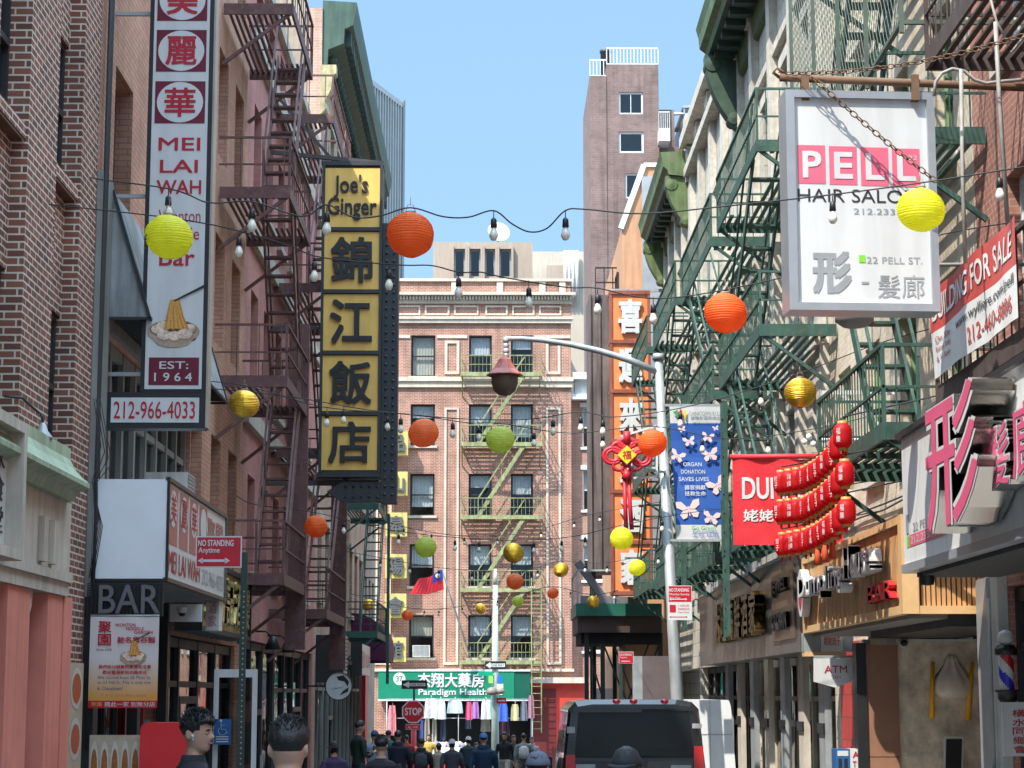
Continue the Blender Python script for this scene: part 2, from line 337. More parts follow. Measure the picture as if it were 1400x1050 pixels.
def fire_escape(label, fr, u0, u1, levels, depth, mt, stairs=True, sparse=.14, solid_end=False, slat=.085, rail_h=.9, first_flip=0, ladder=None, alt=True, top=None, brackets=True, guard=None):
    t = thing('fire_escape', label, 'fire escape', fr((u0+u1)/2, levels[0], depth/2), 'fire escapes on the tenement fronts')
    for i, z in enumerate(levels):
        p = MB(mt)
        p.box(fr, u0, u1, z, z+.17, depth-.03, depth); p.box(fr, u0, u0+.03, z, z+.17, .02, depth-.032); p.box(fr, u1-.03, u1, z, z+.17, .02, depth-.032)
        n = .06; hole = None
        if stairs and i > 0: hole = (u0+.5, u1-.8) if not (i+first_flip) % 2 else (u0+.8, u1-.5)
        while n < depth-.06:
            if hole and n > depth*.5:
                p.box(fr, u0+.03, hole[0], z+.1, z+.125, n, n+slat*.5); p.box(fr, hole[1], u1-.03, z+.1, z+.125, n, n+slat*.5)
            else: p.box(fr, u0+.03, u1-.03, z+.1, z+.125, n, n+slat*.5)
            n += slat
        for k in range(1, 4):
            u = u0+(u1-u0)*k/4
            if not hole or not hole[0] < u < hole[1]: p.box(fr, u-.025, u+.025, z+.04, z+.097, .02, depth-.034)
        build('platform', p, t)
        r = MB(mt); zt = z+rail_h
        r.box(fr, u0, u1, zt, zt+.035, depth-.034, depth+.004); r.box(fr, u0, u1, z+.5, z+.525, depth-.028, depth-.004)
        for uu in (u0, u1-.03):
            r.box(fr, uu, uu+.03, zt+.002, zt+.033, .0, depth-.036); r.box(fr, uu, uu+.025, z+.5, z+.523, .0, depth-.036)
            n = sparse
            while n < depth-.05: r.box(fr, uu+.006, uu+.022, z+.17, zt, n-.007, n+.007); n += max(.2, sparse)
            r.box(fr, uu, uu+.035, z+.17, zt, depth-.036, depth-.002)
        u = u0+.1
        while u < u1-.08: r.box(fr, u-.0065, u+.0065, z+.17, zt, depth-.024, depth-.012); u += sparse
        build('railing', r, t)
        for uu in ((u0+.05, u1-.09) if brackets else ()):
            b = MB(mt); b.bar(fr(uu, z+.03, depth-.05), fr(uu, z-.75, .02), .05, .05); build('bracket', b, t)
        if stairs and i < len(levels)-1:
            s = MB(mt); za, zb = z+.12, levels[i+1]+.12; lo, hi = u0+.75, u1-.75
            if (i+first_flip) % 2 and alt or (not alt and first_flip): lo, hi = hi, lo
            n0, n1 = depth*.5+.04, depth-.06
            for nn in (n0, n1): s.bar(fr(lo, za, nn), fr(hi, zb, nn), .03, .16)
            k = max(7, int((zb-za)/.25))
            for j in range(1, k):
                f = j/k; u = lo+(hi-lo)*f; zz = za+(zb-za)*f
                s.box(fr, u-.09, u+.09, zz, zz+.03, n0+.016, n1-.016)
            st = build('stair', s, t)
            h = MB(mt); h.bar(fr(lo, za+.8, n0), fr(hi, zb+.8, n0), .03); h.bar(fr(lo, za, n0), fr(lo, za+.8, n0), .025); h.bar(fr((lo+hi)/2, (za+zb)/2, n0), fr((lo+hi)/2, (za+zb)/2+.8, n0), .025)
            h.bar(fr(lo, za+.8, n1), fr(hi, zb+.8, n1), .03); build('handrail', h, st)
    if ladder:
        lu, z0, z1 = ladder; l = MB(mt)
        for du in (0, .42): l.box(fr, lu+du, lu+du+.05, z0, z1, depth+.02, depth+.08)
        z = z0+.15
        while z < z1: l.box(fr, lu+.05, lu+.42, z, z+.025, depth+.035, depth+.06); z += .3
        build('drop_ladder', l, t)
    if guard:
        gu, z0, z1 = guard; l = MB(mt); l.box(fr, gu, gu+.12, z0, z1, depth-.3, depth+.02); l.box(fr, gu+.121, gu+.2, z0+.1, z1-.1, depth-.25, depth-.2); build('ladder_guard', l, t)
    if top:                                                       # gooseneck ladder to the roof
        l = MB(mt)
        for du in (.0, .4): l.tube([fr(u1-1+du, levels[-1]+.2, .35), fr(u1-1+du, top, .35)], .02, 5)
        z = levels[-1]+.5
        while z < top: l.tube([fr(u1-1, z, .35), fr(u1-.6, z, .35)], .012, 5); z += .3
        build('roof_ladder', l, t)
    return t

# ---------------------------------------------------------------- the ground
asph = M('asphalt', (.05, .05, .052), .9, .3, 4, bump=.4); conc = M('pavement_concrete', (.3, .29, .27), .9, .2, 2, bump=.2)
def strip(x0, x1, y0, y1, dz, mt, n=10):
    m = MB(mt); ys = [y0+(y1-y0)*i/n for i in range(n+1)]
    for i in range(n): m.add([(x0, ys[i], gz(ys[i])+dz), (x1, ys[i], gz(ys[i])+dz), (x1, ys[i+1], gz(ys[i+1])+dz), (x0, ys[i+1], gz(ys[i+1])+dz)], [(0, 1, 2, 3)])
    return m
g = MB(M('ground_earth', (.16, .15, .14), .95, .2))
for (ya, yb) in ((-60, -20), (-20, 95), (95, 2500)):
    for (xa, xb) in ((-900, -40), (-40, 40), (40, 900)):
        g.add([(xa, ya, gz(ya)), (xb, ya, gz(ya)), (xb, yb, gz(yb)), (xa, yb, gz(yb))], [(0, 1, 2, 3)])
build('ground', g, kind='structure')
build('road', strip(-2.5, 2.95, -18, 71.0, .004, asph), kind='structure')
build('cross_street', strip(-60, 60, 71.0, 85.5, .004, asph), kind='structure')
for xa, xb, e in ((-4.3, -2.5, -2.5), (2.95, 5.2, 2.95)):
    m = strip(xa, xb, -18, 70.5, .13, conc)
    for i in range(10):
        y0, y1 = -18+8.85*i, -18+8.85*(i+1)
        m.add([(e, y0, gz(y0)), (e, y1, gz(y1)), (e, y1, gz(y1)+.13), (e, y0, gz(y0)+.13)], [(0, 1, 2, 3)], e > 0)
    build('pavement', m, kind='structure')
m = strip(-40, 40, 85.5, 90.2, .13, conc); m.add([(-40, 85.5, gz(85.5)), (40, 85.5, gz(85.5)), (40, 85.5, gz(85.5)+.13), (-40, 85.5, gz(85.5)+.13)], [(0, 1, 2, 3)]); build('pavement', m, kind='structure')
lm = MB(M('road_marking', (.6, .6, .58), .8, .3))
for k in range(6): lm.add([(-2.2+k*.85, 69.0, gz(69)+.009), (-1.75+k*.85, 69.0, gz(69)+.009), (-1.75+k*.85, 70.6, gz(70.6)+.009), (-2.2+k*.85, 70.6, gz(70.6)+.009)], [(0, 1, 2, 3)])
build('road_marking', lm, kind='structure')
# ---------------------------------------------------------------- left side of the street
bA = brick('brown_brick', (.265, .108, .074), (.142, .066, .05), (.62, .54, .45), ms=.0088, stain=.25)
bB = brick('orange_brick', (.62, .33, .22), (.54, .27, .18), (.34, .22, .17), ms=.007, stain=.3)
bC = brick('maroon_brick', (.5, .23, .2), (.43, .19, .17), (.4, .2, .17), ms=.006, stain=.2, bump=.3)
bD = brick('tan_brick', (.5, .34, .25), (.45, .29, .21), (.5, .44, .38), ms=.007)
tanst = M('tan_stucco', (.36, .31, .24), .9, .3, 1.2, bump=.6, streak=.35)
browndk = M('dark_window_frame', (.022, .022, .024), .5, .2)
stone = M('pale_stone', (.5, .45, .37), .85, .2, 2, bump=.3, streak=.2)
beige = M('beige_cement', (.56, .49, .4), .85, .2, 1.5, bump=.2, streak=.25)
sage = M('sage_paint', (.38, .46, .31), .6, .2, 2, streak=.3)
salmon = M('salmon_paint', (.74, .245, .18), .65, .15, 1.5, streak=.15)
greyclad = M('grey_cladding', (.24, .24, .22), .6, .2, 2, streak=.3)

def shopfront(parent, fr, u0, u1, z0, z1, bays, frame, transom=None, door=None, pane=dglass, kick=.5, deep=.12, name='shopfront', blind=None):
    m = MB(frame); wd = (u1-u0)/bays
    for i in range(bays+1):
        u = u0+wd*i; m.box(fr, u-.05, u+.05, z0, z1, -deep-.05, -deep+.06)
    m.box(fr, u0+.051, u1-.051, z1-.12, z1, -deep-.04, -deep+.05); m.box(fr, u0+.051, u1-.051, z0, z0+.1, -deep-.04, -deep+.05)
    if transom: m.box(fr, u0+.051, u1-.051, transom, transom+.08, -deep-.03, -deep+.045)
    for i in range(bays):
        if i != door: m.box(fr, u0+wd*i+.051, u0+wd*(i+1)-.051, z0+.1, z0+kick, -deep-.03, -deep+.03)
    o = build(name, m, parent)
    for i in range(bays):
        a, b = u0+wd*i+.051, u0+wd*(i+1)-.051
        p = MB(pane); p.rect(fr, a, b, z0+.1, z1-.12, -deep); build('pane', p, o)
        if blind and i in blind:
            q = MB(curtain); q.rect(fr, a, b, z0+.3, z1-.3, -deep-.25); build('blind', q, o)
        if i == door:
            d = MB(frame); d.box(fr, a+.02, a+.1, z0+.02, z0+2.1, -deep+.02, -deep+.07); d.box(fr, b-.1, b-.02, z0+.02, z0+2.1, -deep+.02, -deep+.07); d.box(fr, a+.101, b-.101, z0+2.0, z0+2.1, -deep+.02, -deep+.07)
            d.use(galv); d.box(fr, b-.2, b-.16, z0+.8, z0+1.3, -deep+.072, -deep+.12); build('door', d, o)
    return o

# --- brown brick house with pilasters, nearest on the left
A = thing('brick_building', 'dark brown brick house with pale mortar and recessed window bays, nearest on the left', 'building', (XL, 12, gz(12)))
bays = [(y, y+1.1) for y in (5.3, 7.4, 9.6, 11.8, 14.0, 16.2)]+[(18.46, 19.55)]
zt = 13.5; m = MB(bA)
facade(m, FL, 3, 20.36, .88, zt, [(a, b, 1.95, zt-.4) for a, b in bays], .15)
ops = [(a, b, z, z+1.42) for a, b in bays for z in (2.2, 4.9, 7.6, 10.3)]
for a, b in bays: facade(m, FLx(XL-.15), a, b, 1.95, zt-.4, [o for o in ops if o[0] == a], .1)
shell(m, FL, 3, 20.36, gz(20)-.5, zt, 12)
m.use(bA); m.box(FL, 18.99, 20.36, gz(20)-.3, .878, -.3, -.001)
for a, b in bays:
    for z in (2.2, 4.9, 7.6, 10.3): m.box(FL, a+.002, b-.002, z-.13, z-.005, -.149, -.02)
build('wall', m, A)
for o in ops: window(A, FLx(XL-.15), *o, browndk, deep=.05, blind=0)
st = MB(beige); st.box(FLx(-3.95), 3, 18.65, .88, 1.72, -.5, .1)
for k in range(6):
    for d in (0, .4): st.box(FLx(-3.85), 17.9-2.9*k-d, 17.75-2.9*k-d, 1.12, 1.5, .0, .05)
st.box(FLx(-3.85), 3, 18.67, 1.0, 1.08, .001, .03)
build('frieze', st, A)
c = MB(sage); pf = [(0, 1.72), (.16, 1.72), (.2, 1.8), (.3, 1.84), (.3, 1.88), (.24, 1.93), (.16, 2.02), (.12, 2.1), (.12, 2.2), (0.02, 2.24)]
for i in range(len(pf)-1):
    (n0, z0), (n1, z1) = pf[i], pf[i+1]
    f = FLx(-3.95); c.add([f(3, z0, n0), f(18.45, z0, n0), f(18.45, z1, n1), f(3, z1, n1)], [(0, 1, 2, 3)])
c.add([FLx(-3.95)(18.45, z, n) for n, z in pf], [tuple(range(len(pf)))]); c.box(FLx(-3.95), 3, 18.44, 1.73, 2.23, -.12, -.001)
build('cornice', c, A)
for a, b in ((15.4, 15.9), (16.45, 17.25), (17.95, 18.55), (18.62, 18.98)):
    p = MB(salmon); p.box(FLx(-3.95), a, b, gz(18)-.2, .878, -.4, .07)
    if a != 18.62:
        p.use(beige); f = FLx(-3.95)
        p.prism(f, [(b, .87), (b+.18, .87), (b+.15, .74), (b+.07, .66), (b, .58)], -.05, .05)
    build('pillar', p, A)
sh = MB(M('green_shutter', (.02, .035, .03), .6, .3))
for k in range(40): sh.box(FLx(-4.25), 17.26, 17.94, -2.1+k*.075, -2.1+k*.075+.06, 0, .02)
sh.box(FLx(-4.25), 15.9, 17.94, -2.15, .87, -.05, -.001); build('shutter', sh, A)
t = thing('wall_sign', 'carved white panel with black brush characters in a beige frame above the pink pillars', 'sign', (-3.85, 14.7, .95))
m = MB(beige); f = FLx(-3.85)
m.box(f, 13.5, 15.86, 1.02, 1.1, .002, .22); m.box(f, 13.5, 15.86, 2.0, 2.08, .002, .22); m.box(f, 15.76, 15.86, 1.1, 2.0, .002, .22); m.box(f, 13.5, 13.6, 1.1, 2.0, .002, .22); build('frame', m, t)
m = MB(white); m.box(f, 13.601, 15.759, 1.101, 1.999, .003, .09); m.use(black)
m.vtext(f, '永食堂', 15.34, 15.66, 1.2, 1.92, .094, .006, 0); build('panel', m, t)
# gooseneck lamp
g0 = at(58, 600, 17.6); t = thing('wall_lamp', 'small steel gooseneck lamp above the sage green cornice', 'lamp', g0)
m = MB(black); q = at(52, 563, 17.6); m.tube([(XL, 16.8, q.z+.02), (XL+.12, 16.9, q.z+.02), q, q+Vector((.03, 0, -.02)), g0+Vector((0, 0, .13))], .012, 7); build('arm', m, t)
m = MB(galv); m.lathe(g0, [(.015, .14), (.03, .12), (.045, .07), (.085, .02), (.09, 0), (.08, .0), (.03, .05)], 18); build('shade', m, t)

# --- orange brick house with the noodle bar
B = thing('brick_building', 'orange brick house above the noodle bar with a grey shop level and deep windows', 'building', (XL, 26.7, gz(26.7)))
jb = (22.25, 24.25, 26.25, 28.25, 30.2, 32.1); zt = 14.6
ops = [(j-1.05, j, z, z+1.62) for j in jb for z in (5.05, 7.85, 10.65) if not (j < 23 and z < 5)]+[(j-1.05, j, 2.15, 3.7) for j in jb[3:]]
shop = (20.95, 27.15, 1.2, 3.75)
m = MB(bB); facade(m, FL, 20.365, 32.75, gz(33)+.2, zt, ops+[shop, (20.6, 25.0, gz(21), .95), (25.3, 32.3, gz(33)+.25, .75)], .24)
shell(m, FL, 20.365, 32.75, gz(33)-.5, zt, 12); build('wall', m, B)
for o in ops: window(B, FL, *o, browndk, deep=.2, blind=(.5 if o[2] > 6 else 0), fw=.05)
o = shopfront(B, FL, 20.97, 27.13, 1.22, 3.73, 8, greyclad, transom=3.0, kick=.2, blind=(1, 2, 4, 5, 7))
pr_ = MB(greyclad); pr_.box(FL, 20.37, 20.94, .96, 5.3, .005, .06); pr_.box(FL, 20.95, 27.2, 3.76, 3.9, .005, .05); build('shop_surround', pr_, B)
shopfront(B, FL, 25.32, 32.28, gz(33)+.27, .73, 4, browndk, transom=.1, door=1, kick=.7, blind=(2,))
# restaurant entrance level: black posts, red door, counter
for a, b in ((20.38, 20.62), (22.9, 23.1), (24.9, 25.1)): r = MB(black); r.box(FL, a, b, gz(21)-.2, 1.1, .005, .12); build('post', r, B)
r = MB(black); r.box(FL, 20.63, 22.88, .35, .94, .005, .06); build('fascia', r, B)
w_ = window(B, FL, 20.65, 22.88, -1.15, .3, black, deep=.1, sash=False, bars=2, pane=dglass, name='counter_window')
d = MB(M('red_door_paint', (.25, .01, .012), .4, .15)); d.box(FL, 23.12, 23.25, -2.3, .9, -.15, -.05); d.box(FL, 24.3, 24.43, -2.3, .9, -.15, -.05); d.box(FL, 23.251, 24.299, .7, .9, -.15, -.05); d.box(FL, 23.251, 24.299, -2.3, -1.5, -.15, -.05)
d.use(galv); d.box(FL, 24.33, 24.37, -1.0, -.3, -.048, .02); do = build('door', d, B); p = MB(dglass); p.rect(FL, 23.251, 24.299, -1.5, .7, -.1); build('pane', p, do)

# awning over the shop level
aw = thing('awning', 'grey weathered wedge awning over the windows behind the tall noodle sign', 'awning', (XL, 24, 3.8))
m = MB(M('grey_awning_cloth', (.3, .31, .31), .75, .25, 2, streak=.5)); n = 8
for i in range(n):
    a, b = 20.95+6.2*i/n, 20.95+6.2*(i+1)/n
    m.add([FL(a, 3.88, .47), FL(b, 3.88, .47), FL(b, 5.2, .07), FL(a, 5.2, .07)], [(0, 1, 2, 3)])
m.add([FL(20.95, 3.88, .47), FL(20.95, 5.2, .07), FL(20.95, 3.88, .02)], [(0, 1, 2)]); m.add([FL(27.15, 3.88, .47), FL(27.15, 5.2, .07), FL(27.15, 3.88, .02)], [(0, 2, 1)])
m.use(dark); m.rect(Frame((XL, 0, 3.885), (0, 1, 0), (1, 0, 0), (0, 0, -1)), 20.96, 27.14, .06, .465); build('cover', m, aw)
m = MB(black)
for y in (20.93, 27.17): m.bar(FL(y, 3.86, .02), FL(y, 3.86, .48), .03); m.bar(FL(y, 3.86, .48), FL(y, 5.22, .06), .03)
m.bar(FL(20.93, 3.86, .48), FL(27.17, 3.86, .48), .03); build('frame', m, aw)

# air conditioner on the orange wall
def aircon(label, fr, u, z, wd, n=.35, parent_mt=None):
    t = thing('air_conditioner', label, 'air conditioner', fr(u, z, .1), 'window air conditioners')
    m = MB(M('ac_beige', (.6, .58, .53), .5, .1, streak=.25)); m.box(fr, u-wd/2, u+wd/2, z, z+wd*.68, -.1, n); build('case', m, t)
    m = MB(grey)
    for k in range(9): m.box(fr, u-wd/2+.04, u+wd/2-.04, z+.05+k*wd*.62/9, z+.05+k*wd*.62/9+.02, n+.002, n+.014)
    build('grille', m, t); return t
aircon('pale air conditioner box just above the slanted red and white sign', FL, 24.6, 2.2, .62, .4)

# the box sign over the pavement
t = thing('box_sign', 'large projecting box sign, blank white end and printed red street side, over the restaurant door', 'sign', (-3.6, 22.5, 1.12))
m = MB(white); m.box(FL, 20.42, 24.85, 1.15, 2.12, .02, .78, skip='l'); build('case', m, t)
m = MB(M('blank_panel', (.78, .8, .83), .4, .05)); fB = FY(20.41); m.rect(fB, XL+.02, XL+.79, 1.14, 2.13, 0.01)
m.use(black); m.box(fB, XL+.79, XL+.815, 1.12, 2.15, -.02, .02); m.box(fB, XL+.02, XL+.79, 1.115, 1.138, -.02, .02); build('end_panel', m, t)
fs = FLx(XL+.79); m = MB(signwhite); m.rect(fs, 20.43, 24.84, 1.16, 2.11, 0)
pink = M('print_rose', (.45, .16, .13), .5, .15, 20); m.use(pink)
for i in range(4): m.rect(fs, 20.5+i*.72, 21.1+i*.72, 1.5, 2.08, .003)
m.use(signwhite)
for i in range(4): m.disc(fs, 20.8+i*.72, 1.87, .24, .19, .006, 18)
m.use(crimson)
for i, ch in enumerate('美麗華'): m.text(fs, ch, 20.62+i*.72, 20.98+i*.72, 1.72, 2.02, .009, 0, .01)
m.text(fs, 'MEI LAI WAH', 20.55, 22.75, 1.22, 1.44, .006, 0, .015)
m.use(grey); m.text(fs, '212-966-4033', 22.95, 24.7, 1.22, 1.4, .006, 0, .0)
m.use(pink); m.text(fs, '聚園', 23.3, 24.6, 1.55, 2.0, .006, 0, .01)
build('street_panel', m, t)
m = MB(M('bronze_trim', (.16, .12, .1), .5, .2, metal=.4)); m.box(fs, 20.4, 24.88, 2.115, 2.155, -.02, .025); m.box(fs, 20.4, 24.88, 1.115, 1.155, -.02, .025); m.box(fs, 24.85, 24.88, 1.155, 2.115, -.02, .025); build('trim', m, t)
m = MB(greyclad); m.box(FL, 20.45, 24.8, 1.1, 1.13, .02, .76); build('soffit', m, t)

# tall hanging noodle sign
def noodle_bowl(m, f, u, v, r, n):                               # picture: noodles lifted from a bowl by chopsticks
    m.use(M('bowl_shadow', (.08, .06, .05), .6, .1)); m.disc(f, u+r*.08, v-r*.34, r*.8, r*.22, n, 22)
    m.use(M('bowl_clay', (.42, .32, .23), .5, .3, 30)); m.disc(f, u, v-r*.1, r, r*.46, n+.002, 26)
    m.flat(f, [(u-r*.93, v-r*.2), (u+r*.93, v-r*.2), (u+r*.55, v-r*.62), (u+r*.2, v-r*.7), (u-r*.2, v-r*.7), (u-r*.55, v-r*.62)], n+.0025)
    m.use(M('bowl_broth', (.13, .055, .02), .5, .4, 40)); m.disc(f, u, v-r*.02, r*.88, r*.36, n+.004, 24)
    m.use(M('dumpling_print', (.74, .56, .44), .6, .5, 25))
    for a, b, s in ((-.6, .0, .24), (-.35, -.22, .26), (.05, -.26, .25), (.45, -.18, .28), (-.42, .16, .2), (.62, .05, .2)):
        m.use(M('dumpling_shade', (.4, .25, .17), .6, .4, 25)); m.disc(f, u+a*r+.03*r, v+b*r-.05*r, s*r*1.08, s*r*.84, n+.005+.0002*(a+1), 12); m.use(M('dumpling_print', (.74, .56, .44), .6, .5, 25)); m.disc(f, u+a*r, v+b*r, s*r, s*r*.75, n+.006+.0007*(a+1), 12)
    m.use(M('noodle_print', (.72, .36, .08), .5, .4, 60))
    rn = random.Random(3)
    for k in range(16):
        x = (k-7.5)/7.5; m.use(M('noodle_print' if k % 3 else 'noodle_dark', (.85, .45, .09) if k % 3 else (.55, .22, .03), .5, .4, 60)); b_ = .1*rn.random()-.05; m.flat(f, [(u+r*(.1+.42*x), v+r*(-.05+.1*rn.random())), (u+r*(.17+.42*x), v+r*.0), (u+r*(.09+b_+.26*x), v+r*.5), (u+r*(.06+.15*x), v+r*(1.05+.12*rn.random())), (u+r*(.01+.15*x), v+r*(1.05+.12*rn.random())), (u+r*(.02+b_+.26*x), v+r*.5)], n+.008+.0002*k)
    m.use(black); m.flat(f, [(u+r*.0, v+r*1.1), (u+r*.02, v+r*1.04), (u+r*1.2, v+r*1.62), (u+r*1.2, v+r*1.74)], n+.012)
t = thing('hanging_sign', 'tall white vertical noodle bar sign with dark red squares and a bowl picture', 'sign', (-3.35, 21, 2.74))
f = FY(21.0); x0, x1 = -3.62, -3.03
m = MB(black); m.box(f, x0-.045, x1+.045, 3.101, 9.6, -.22, 0); m.box(f, XL+.03, x1+.045, 2.72, 3.098, -.22, 0); build('case', m, t)
m = MB(signwhite); m.rect(f, x0, x1, 3.13, 9.55, .004)
def badge(z, ch):
    m.use(maroon); m.rect(f, x0+.03, x1-.03, z, z+.46, .007); m.use(signwhite); m.disc(f, (x0+x1)/2, z+.23, .245, .222, .01, 28)
    m.use(crimson); m.text(f, ch, x0+.13, x1-.13, z+.07, z+.39, .013, 0, .02)
for z, ch in ((7.09, '美'), (6.53, '麗'), (5.965, '華')): badge(z, ch)
m.use(crimson)
m.text(f, 'MEI', x0+.08, x1-.07, 5.67, 5.81, .008, 0, .02); m.text(f, 'LAI', x0+.1, x1-.09, 5.43, 5.57, .008, 0, .02); m.text(f, 'WAH', x0+.07, x1-.05, 5.2, 5.35, .008, 0, .02)
m.text(f, 'Wonton', x0+.1, x1-.05, 4.9, 5.03, .008); m.text(f, 'Noodle', x0+.08, x1-.06, 4.71, 4.84, .008); m.text(f, 'Bar', x0+.12, x1-.1, 4.43, 4.61, .008, 0, .015)
noodle_bowl(m, f, -3.335, 3.76, .275, .008)
m.use(maroon); m.rect(f, x0+.04, x1-.03, 3.17, 3.46, .007); m.use(signwhite); m.text(f, 'EST:', x0+.15, x1-.14, 3.34, 3.42, .011, 0, .012); m.text(f, '1 9 6 4', x0+.1, x1-.1, 3.21, 3.3, .011, 0, .012)
build('panel', m, t)
m = MB(signwhite); m.rect(f, XL+.09, x1-.02, 2.78, 3.04, .004); m.use(crimson); m.text(f, '212-966-4033', XL+.12, x1-.06, 2.82, 3.0, .008, 0, .004); build('phone_panel', m, t)
m = MB(M('side_strip', (.42, .35, .28), .5, .15, streak=.2)); m.box(FLx(x1+.046), 21.0, 21.215, 2.73, 9.58, 0, .02); build('side_panel', m, t)
m = MB(grey)
for z in (3.3, 5.2, 7.2): m = MB(grey); m.bar((XL, 21.1, z), (x0-.04, 21.1, z), .04); build('bracket', m, t)

# BAR letters and the poster
t = thing('letter_sign', 'unlit grey BAR tube letters on a black mesh under the blank box sign', 'sign', (-3.6, 20.3, .75))
f = FY(20.35); m = MB(black); a, b = at(118, 842, 20.3), at(222, 797, 20.3)
for k in range(14): m.box(f, a.x, b.x, a.z+(b.z-a.z)*k/13-.004, a.z+(b.z-a.z)*k/13+.004, .0, .008)
for k in range(22): m.box(f, a.x+(b.x-a.x)*k/21-.004, a.x+(b.x-a.x)*k/21+.004, a.z, b.z, .009, .016)
m.box(f, a.x, b.x, a.z, b.z, -.06, -.04); build('mesh_panel', m, t)
m = MB(M('tube_grey', (.13, .13, .14), .35, .1)); c0, c1 = at(135, 838, 20.3), at(218, 800, 20.3); m.text(f, 'BAR', c0.x, c1.x, c0.z, c1.z, .02, .03, -.008); build('letters', m, t)
t = thing('poster', 'hanging noodle poster fading from white to orange with a bowl picture and red foot', 'poster', at(167, 968, 20.2))
f = FY(20.2); a, b = at(120, 968, 20.2), at(218, 843, 20.2); X0, X1, Z0, Z1 = a.x, b.x, a.z, b.z; H = Z1-Z0; Wd = X1-X0
pm = bpy.data.materials.new('poster_print'); pm.use_nodes = True; N = pm.node_tree.nodes; L = pm.node_tree.links
gg = N.new('ShaderNodeNewGeometry'); sp = N.new('ShaderNodeSeparateXYZ'); L.new(gg.outputs['Position'], sp.inputs[0])
mr = N.new('ShaderNodeMapRange'); mr.inputs['From Min'].default_value = Z0+.12*H; mr.inputs['From Max'].default_value = Z0+.55*H; L.new(sp.outputs['Z'], mr.inputs['Value'])
cr = N.new('ShaderNodeMix'); cr.data_type = 'RGBA'; cr.inputs['A'].default_value = (.62, .3, .06, 1); cr.inputs['B'].default_value = (.62, .56, .54, 1); L.new(mr.outputs['Result'], cr.inputs['Factor']); L.new(cr.outputs['Result'], N['Principled BSDF'].inputs['Base Color'])
m = MB(pm); n = 12
for i in range(n):
    for_ = lambda k: .012*math.sin(k*1.1)
    u0, u1 = X0+Wd*i/n, X0+Wd*(i+1)/n
    m.add([f(u0, Z0+.07*H, for_(i)*.3), f(u1, Z0+.07*H, for_(i+1)*.3), f(u1, Z1, for_(i+1)*.3), f(u0, Z1, for_(i)*.3)], [(0, 1, 2, 3)])
m.use(crimson); m.rect(f, X0, X1, Z0, Z0+.08*H, .006)
m.use(M('orange_print', (.8, .35, .04), .5, .1)); m.text(f, '聚園', X0+.05*Wd, X0+.2*Wd, Z0+.02*H, Z0+.065*H, .009)
m.use(signwhite); m.text(f, '獨此一家 別無分店', X0+.24*Wd, X0+.97*Wd, Z0+.015*H, Z0+.068*H, .009)
m.use(crimson)
for (s, a, b, c, d) in (('聚', .12, .31, .82, .95), ('園', .12, .31, .68, .81), ('WONTON', .36, .66, .89, .925), ('NOODLE', .52, .78, .85, .885), ('GARDEN', .64, .91, .81, .845), ('馳名雲吞麵', .4, .95, .71, .78), ('我們從58號舊街搬遷到這裏', .14, .9, .43, .47), ('歡迎舊雨新知光臨本店', .2, .84, .37, .41)): m.text(f, s, X0+a*Wd, X0+b*Wd, Z0+c*H, Z0+d*H, .009, 0, .02)
m.use(M('ink_blue', (.06, .07, .2), .5, .1)); m.text(f, 'We moved from 58 Mott St.', X0+.13*Wd, X0+.9*Wd, Z0+.315*H, Z0+.35*H, .009); m.text(f, 'to 23 Pell St. This is only one', X0+.13*Wd, X0+.9*Wd, Z0+.255*H, Z0+.295*H, .009); m.text(f, 'in Chinatown!', X0+.13*Wd, X0+.5*Wd, Z0+.195*H, Z0+.235*H, .009)
m.use(pink); m.text(f, 'T E L: 212-966-4033', X0+.18*Wd, X0+.84*Wd, Z0+.125*H, Z0+.15*H, .009)
m.use(black); m.text(f, 'Since 1978', X0+.1*Wd, X0+.32*Wd, Z0+.625*H, Z0+.65*H, .009)
noodle_bowl(m, f, X0+.64*Wd, Z0+.575*H, .13, .01)
build('sheet', m, t)
m = MB(galv); m.tube([(X0, 20.2, Z1+.01), (X1, 20.2, Z1+.01)], .008, 6); m.tube([(X1-.02, 20.2, Z1), (X1-.02, 20.25, .72)], .003, 4); m.tube([(X0+.02, 20.2, Z1), (X0+.02, 20.25, .72)], .003, 4); build('rail', m, t)
# food pictures
def food_board(label, fr, u0, u1, z0, z1, nx, nz, seed):
    rn = random.Random(seed); m = MB(M('menu_paper', (.5, .42, .3), .6, .2, 10)); m.box(fr, u0, u1, z0, z1, .0, .02)
    for i in range(nx):
        for j in range(nz):
            cu, cv = u0+(u1-u0)*(i+.5)/nx, z0+(z1-z0)*(j+.5)/nz; s = (u1-u0)/nx*.42; h = (z1-z0)/nz*.42
            m.use(M('dish_white', (.6, .56, .48), .4, .1)); m.disc(fr, cu, cv, s, h, .024, 14)
            m.use(M('dish_food_%d' % rn.randint(0, 3), rn.choice([(.35, .12, .03), (.45, .22, .05), (.3, .28, .06), (.5, .1, .03)]), .5, .5, 40)); m.disc(fr, cu, cv, s*.75, h*.72, .027, 12)
    return build('menu_board', m, label=label, cat='menu board')
food_board('narrow strip of dish photos on the brick beside the pink pillar', FLx(-3.98), 19.35, 20.0, -1.6, .3, 1, 4, 1)
a, b = at(120, 1055, 20.3), at(192, 1005, 20.3); food_board('menu board of dumpling photos below the poster', FY(20.36), a.x, b.x, a.z-.3, b.z, 5, 1, 2)
a, b = at(190, 1060, 20.1), at(256, 988, 20.1); m = MB(red); f = FY(20.1)
pts = [(a.x, a.z-.9), (b.x, a.z-.9), (b.x, b.z), (a.x+.06, b.z), (a.x+.02, b.z-.02), (a.x, b.z-.06)]; m.prism(f, pts, -.5, 0); build('red_cabinet', m, label='plain red cabinet with a rounded corner below the noodle poster', cat='cabinet')

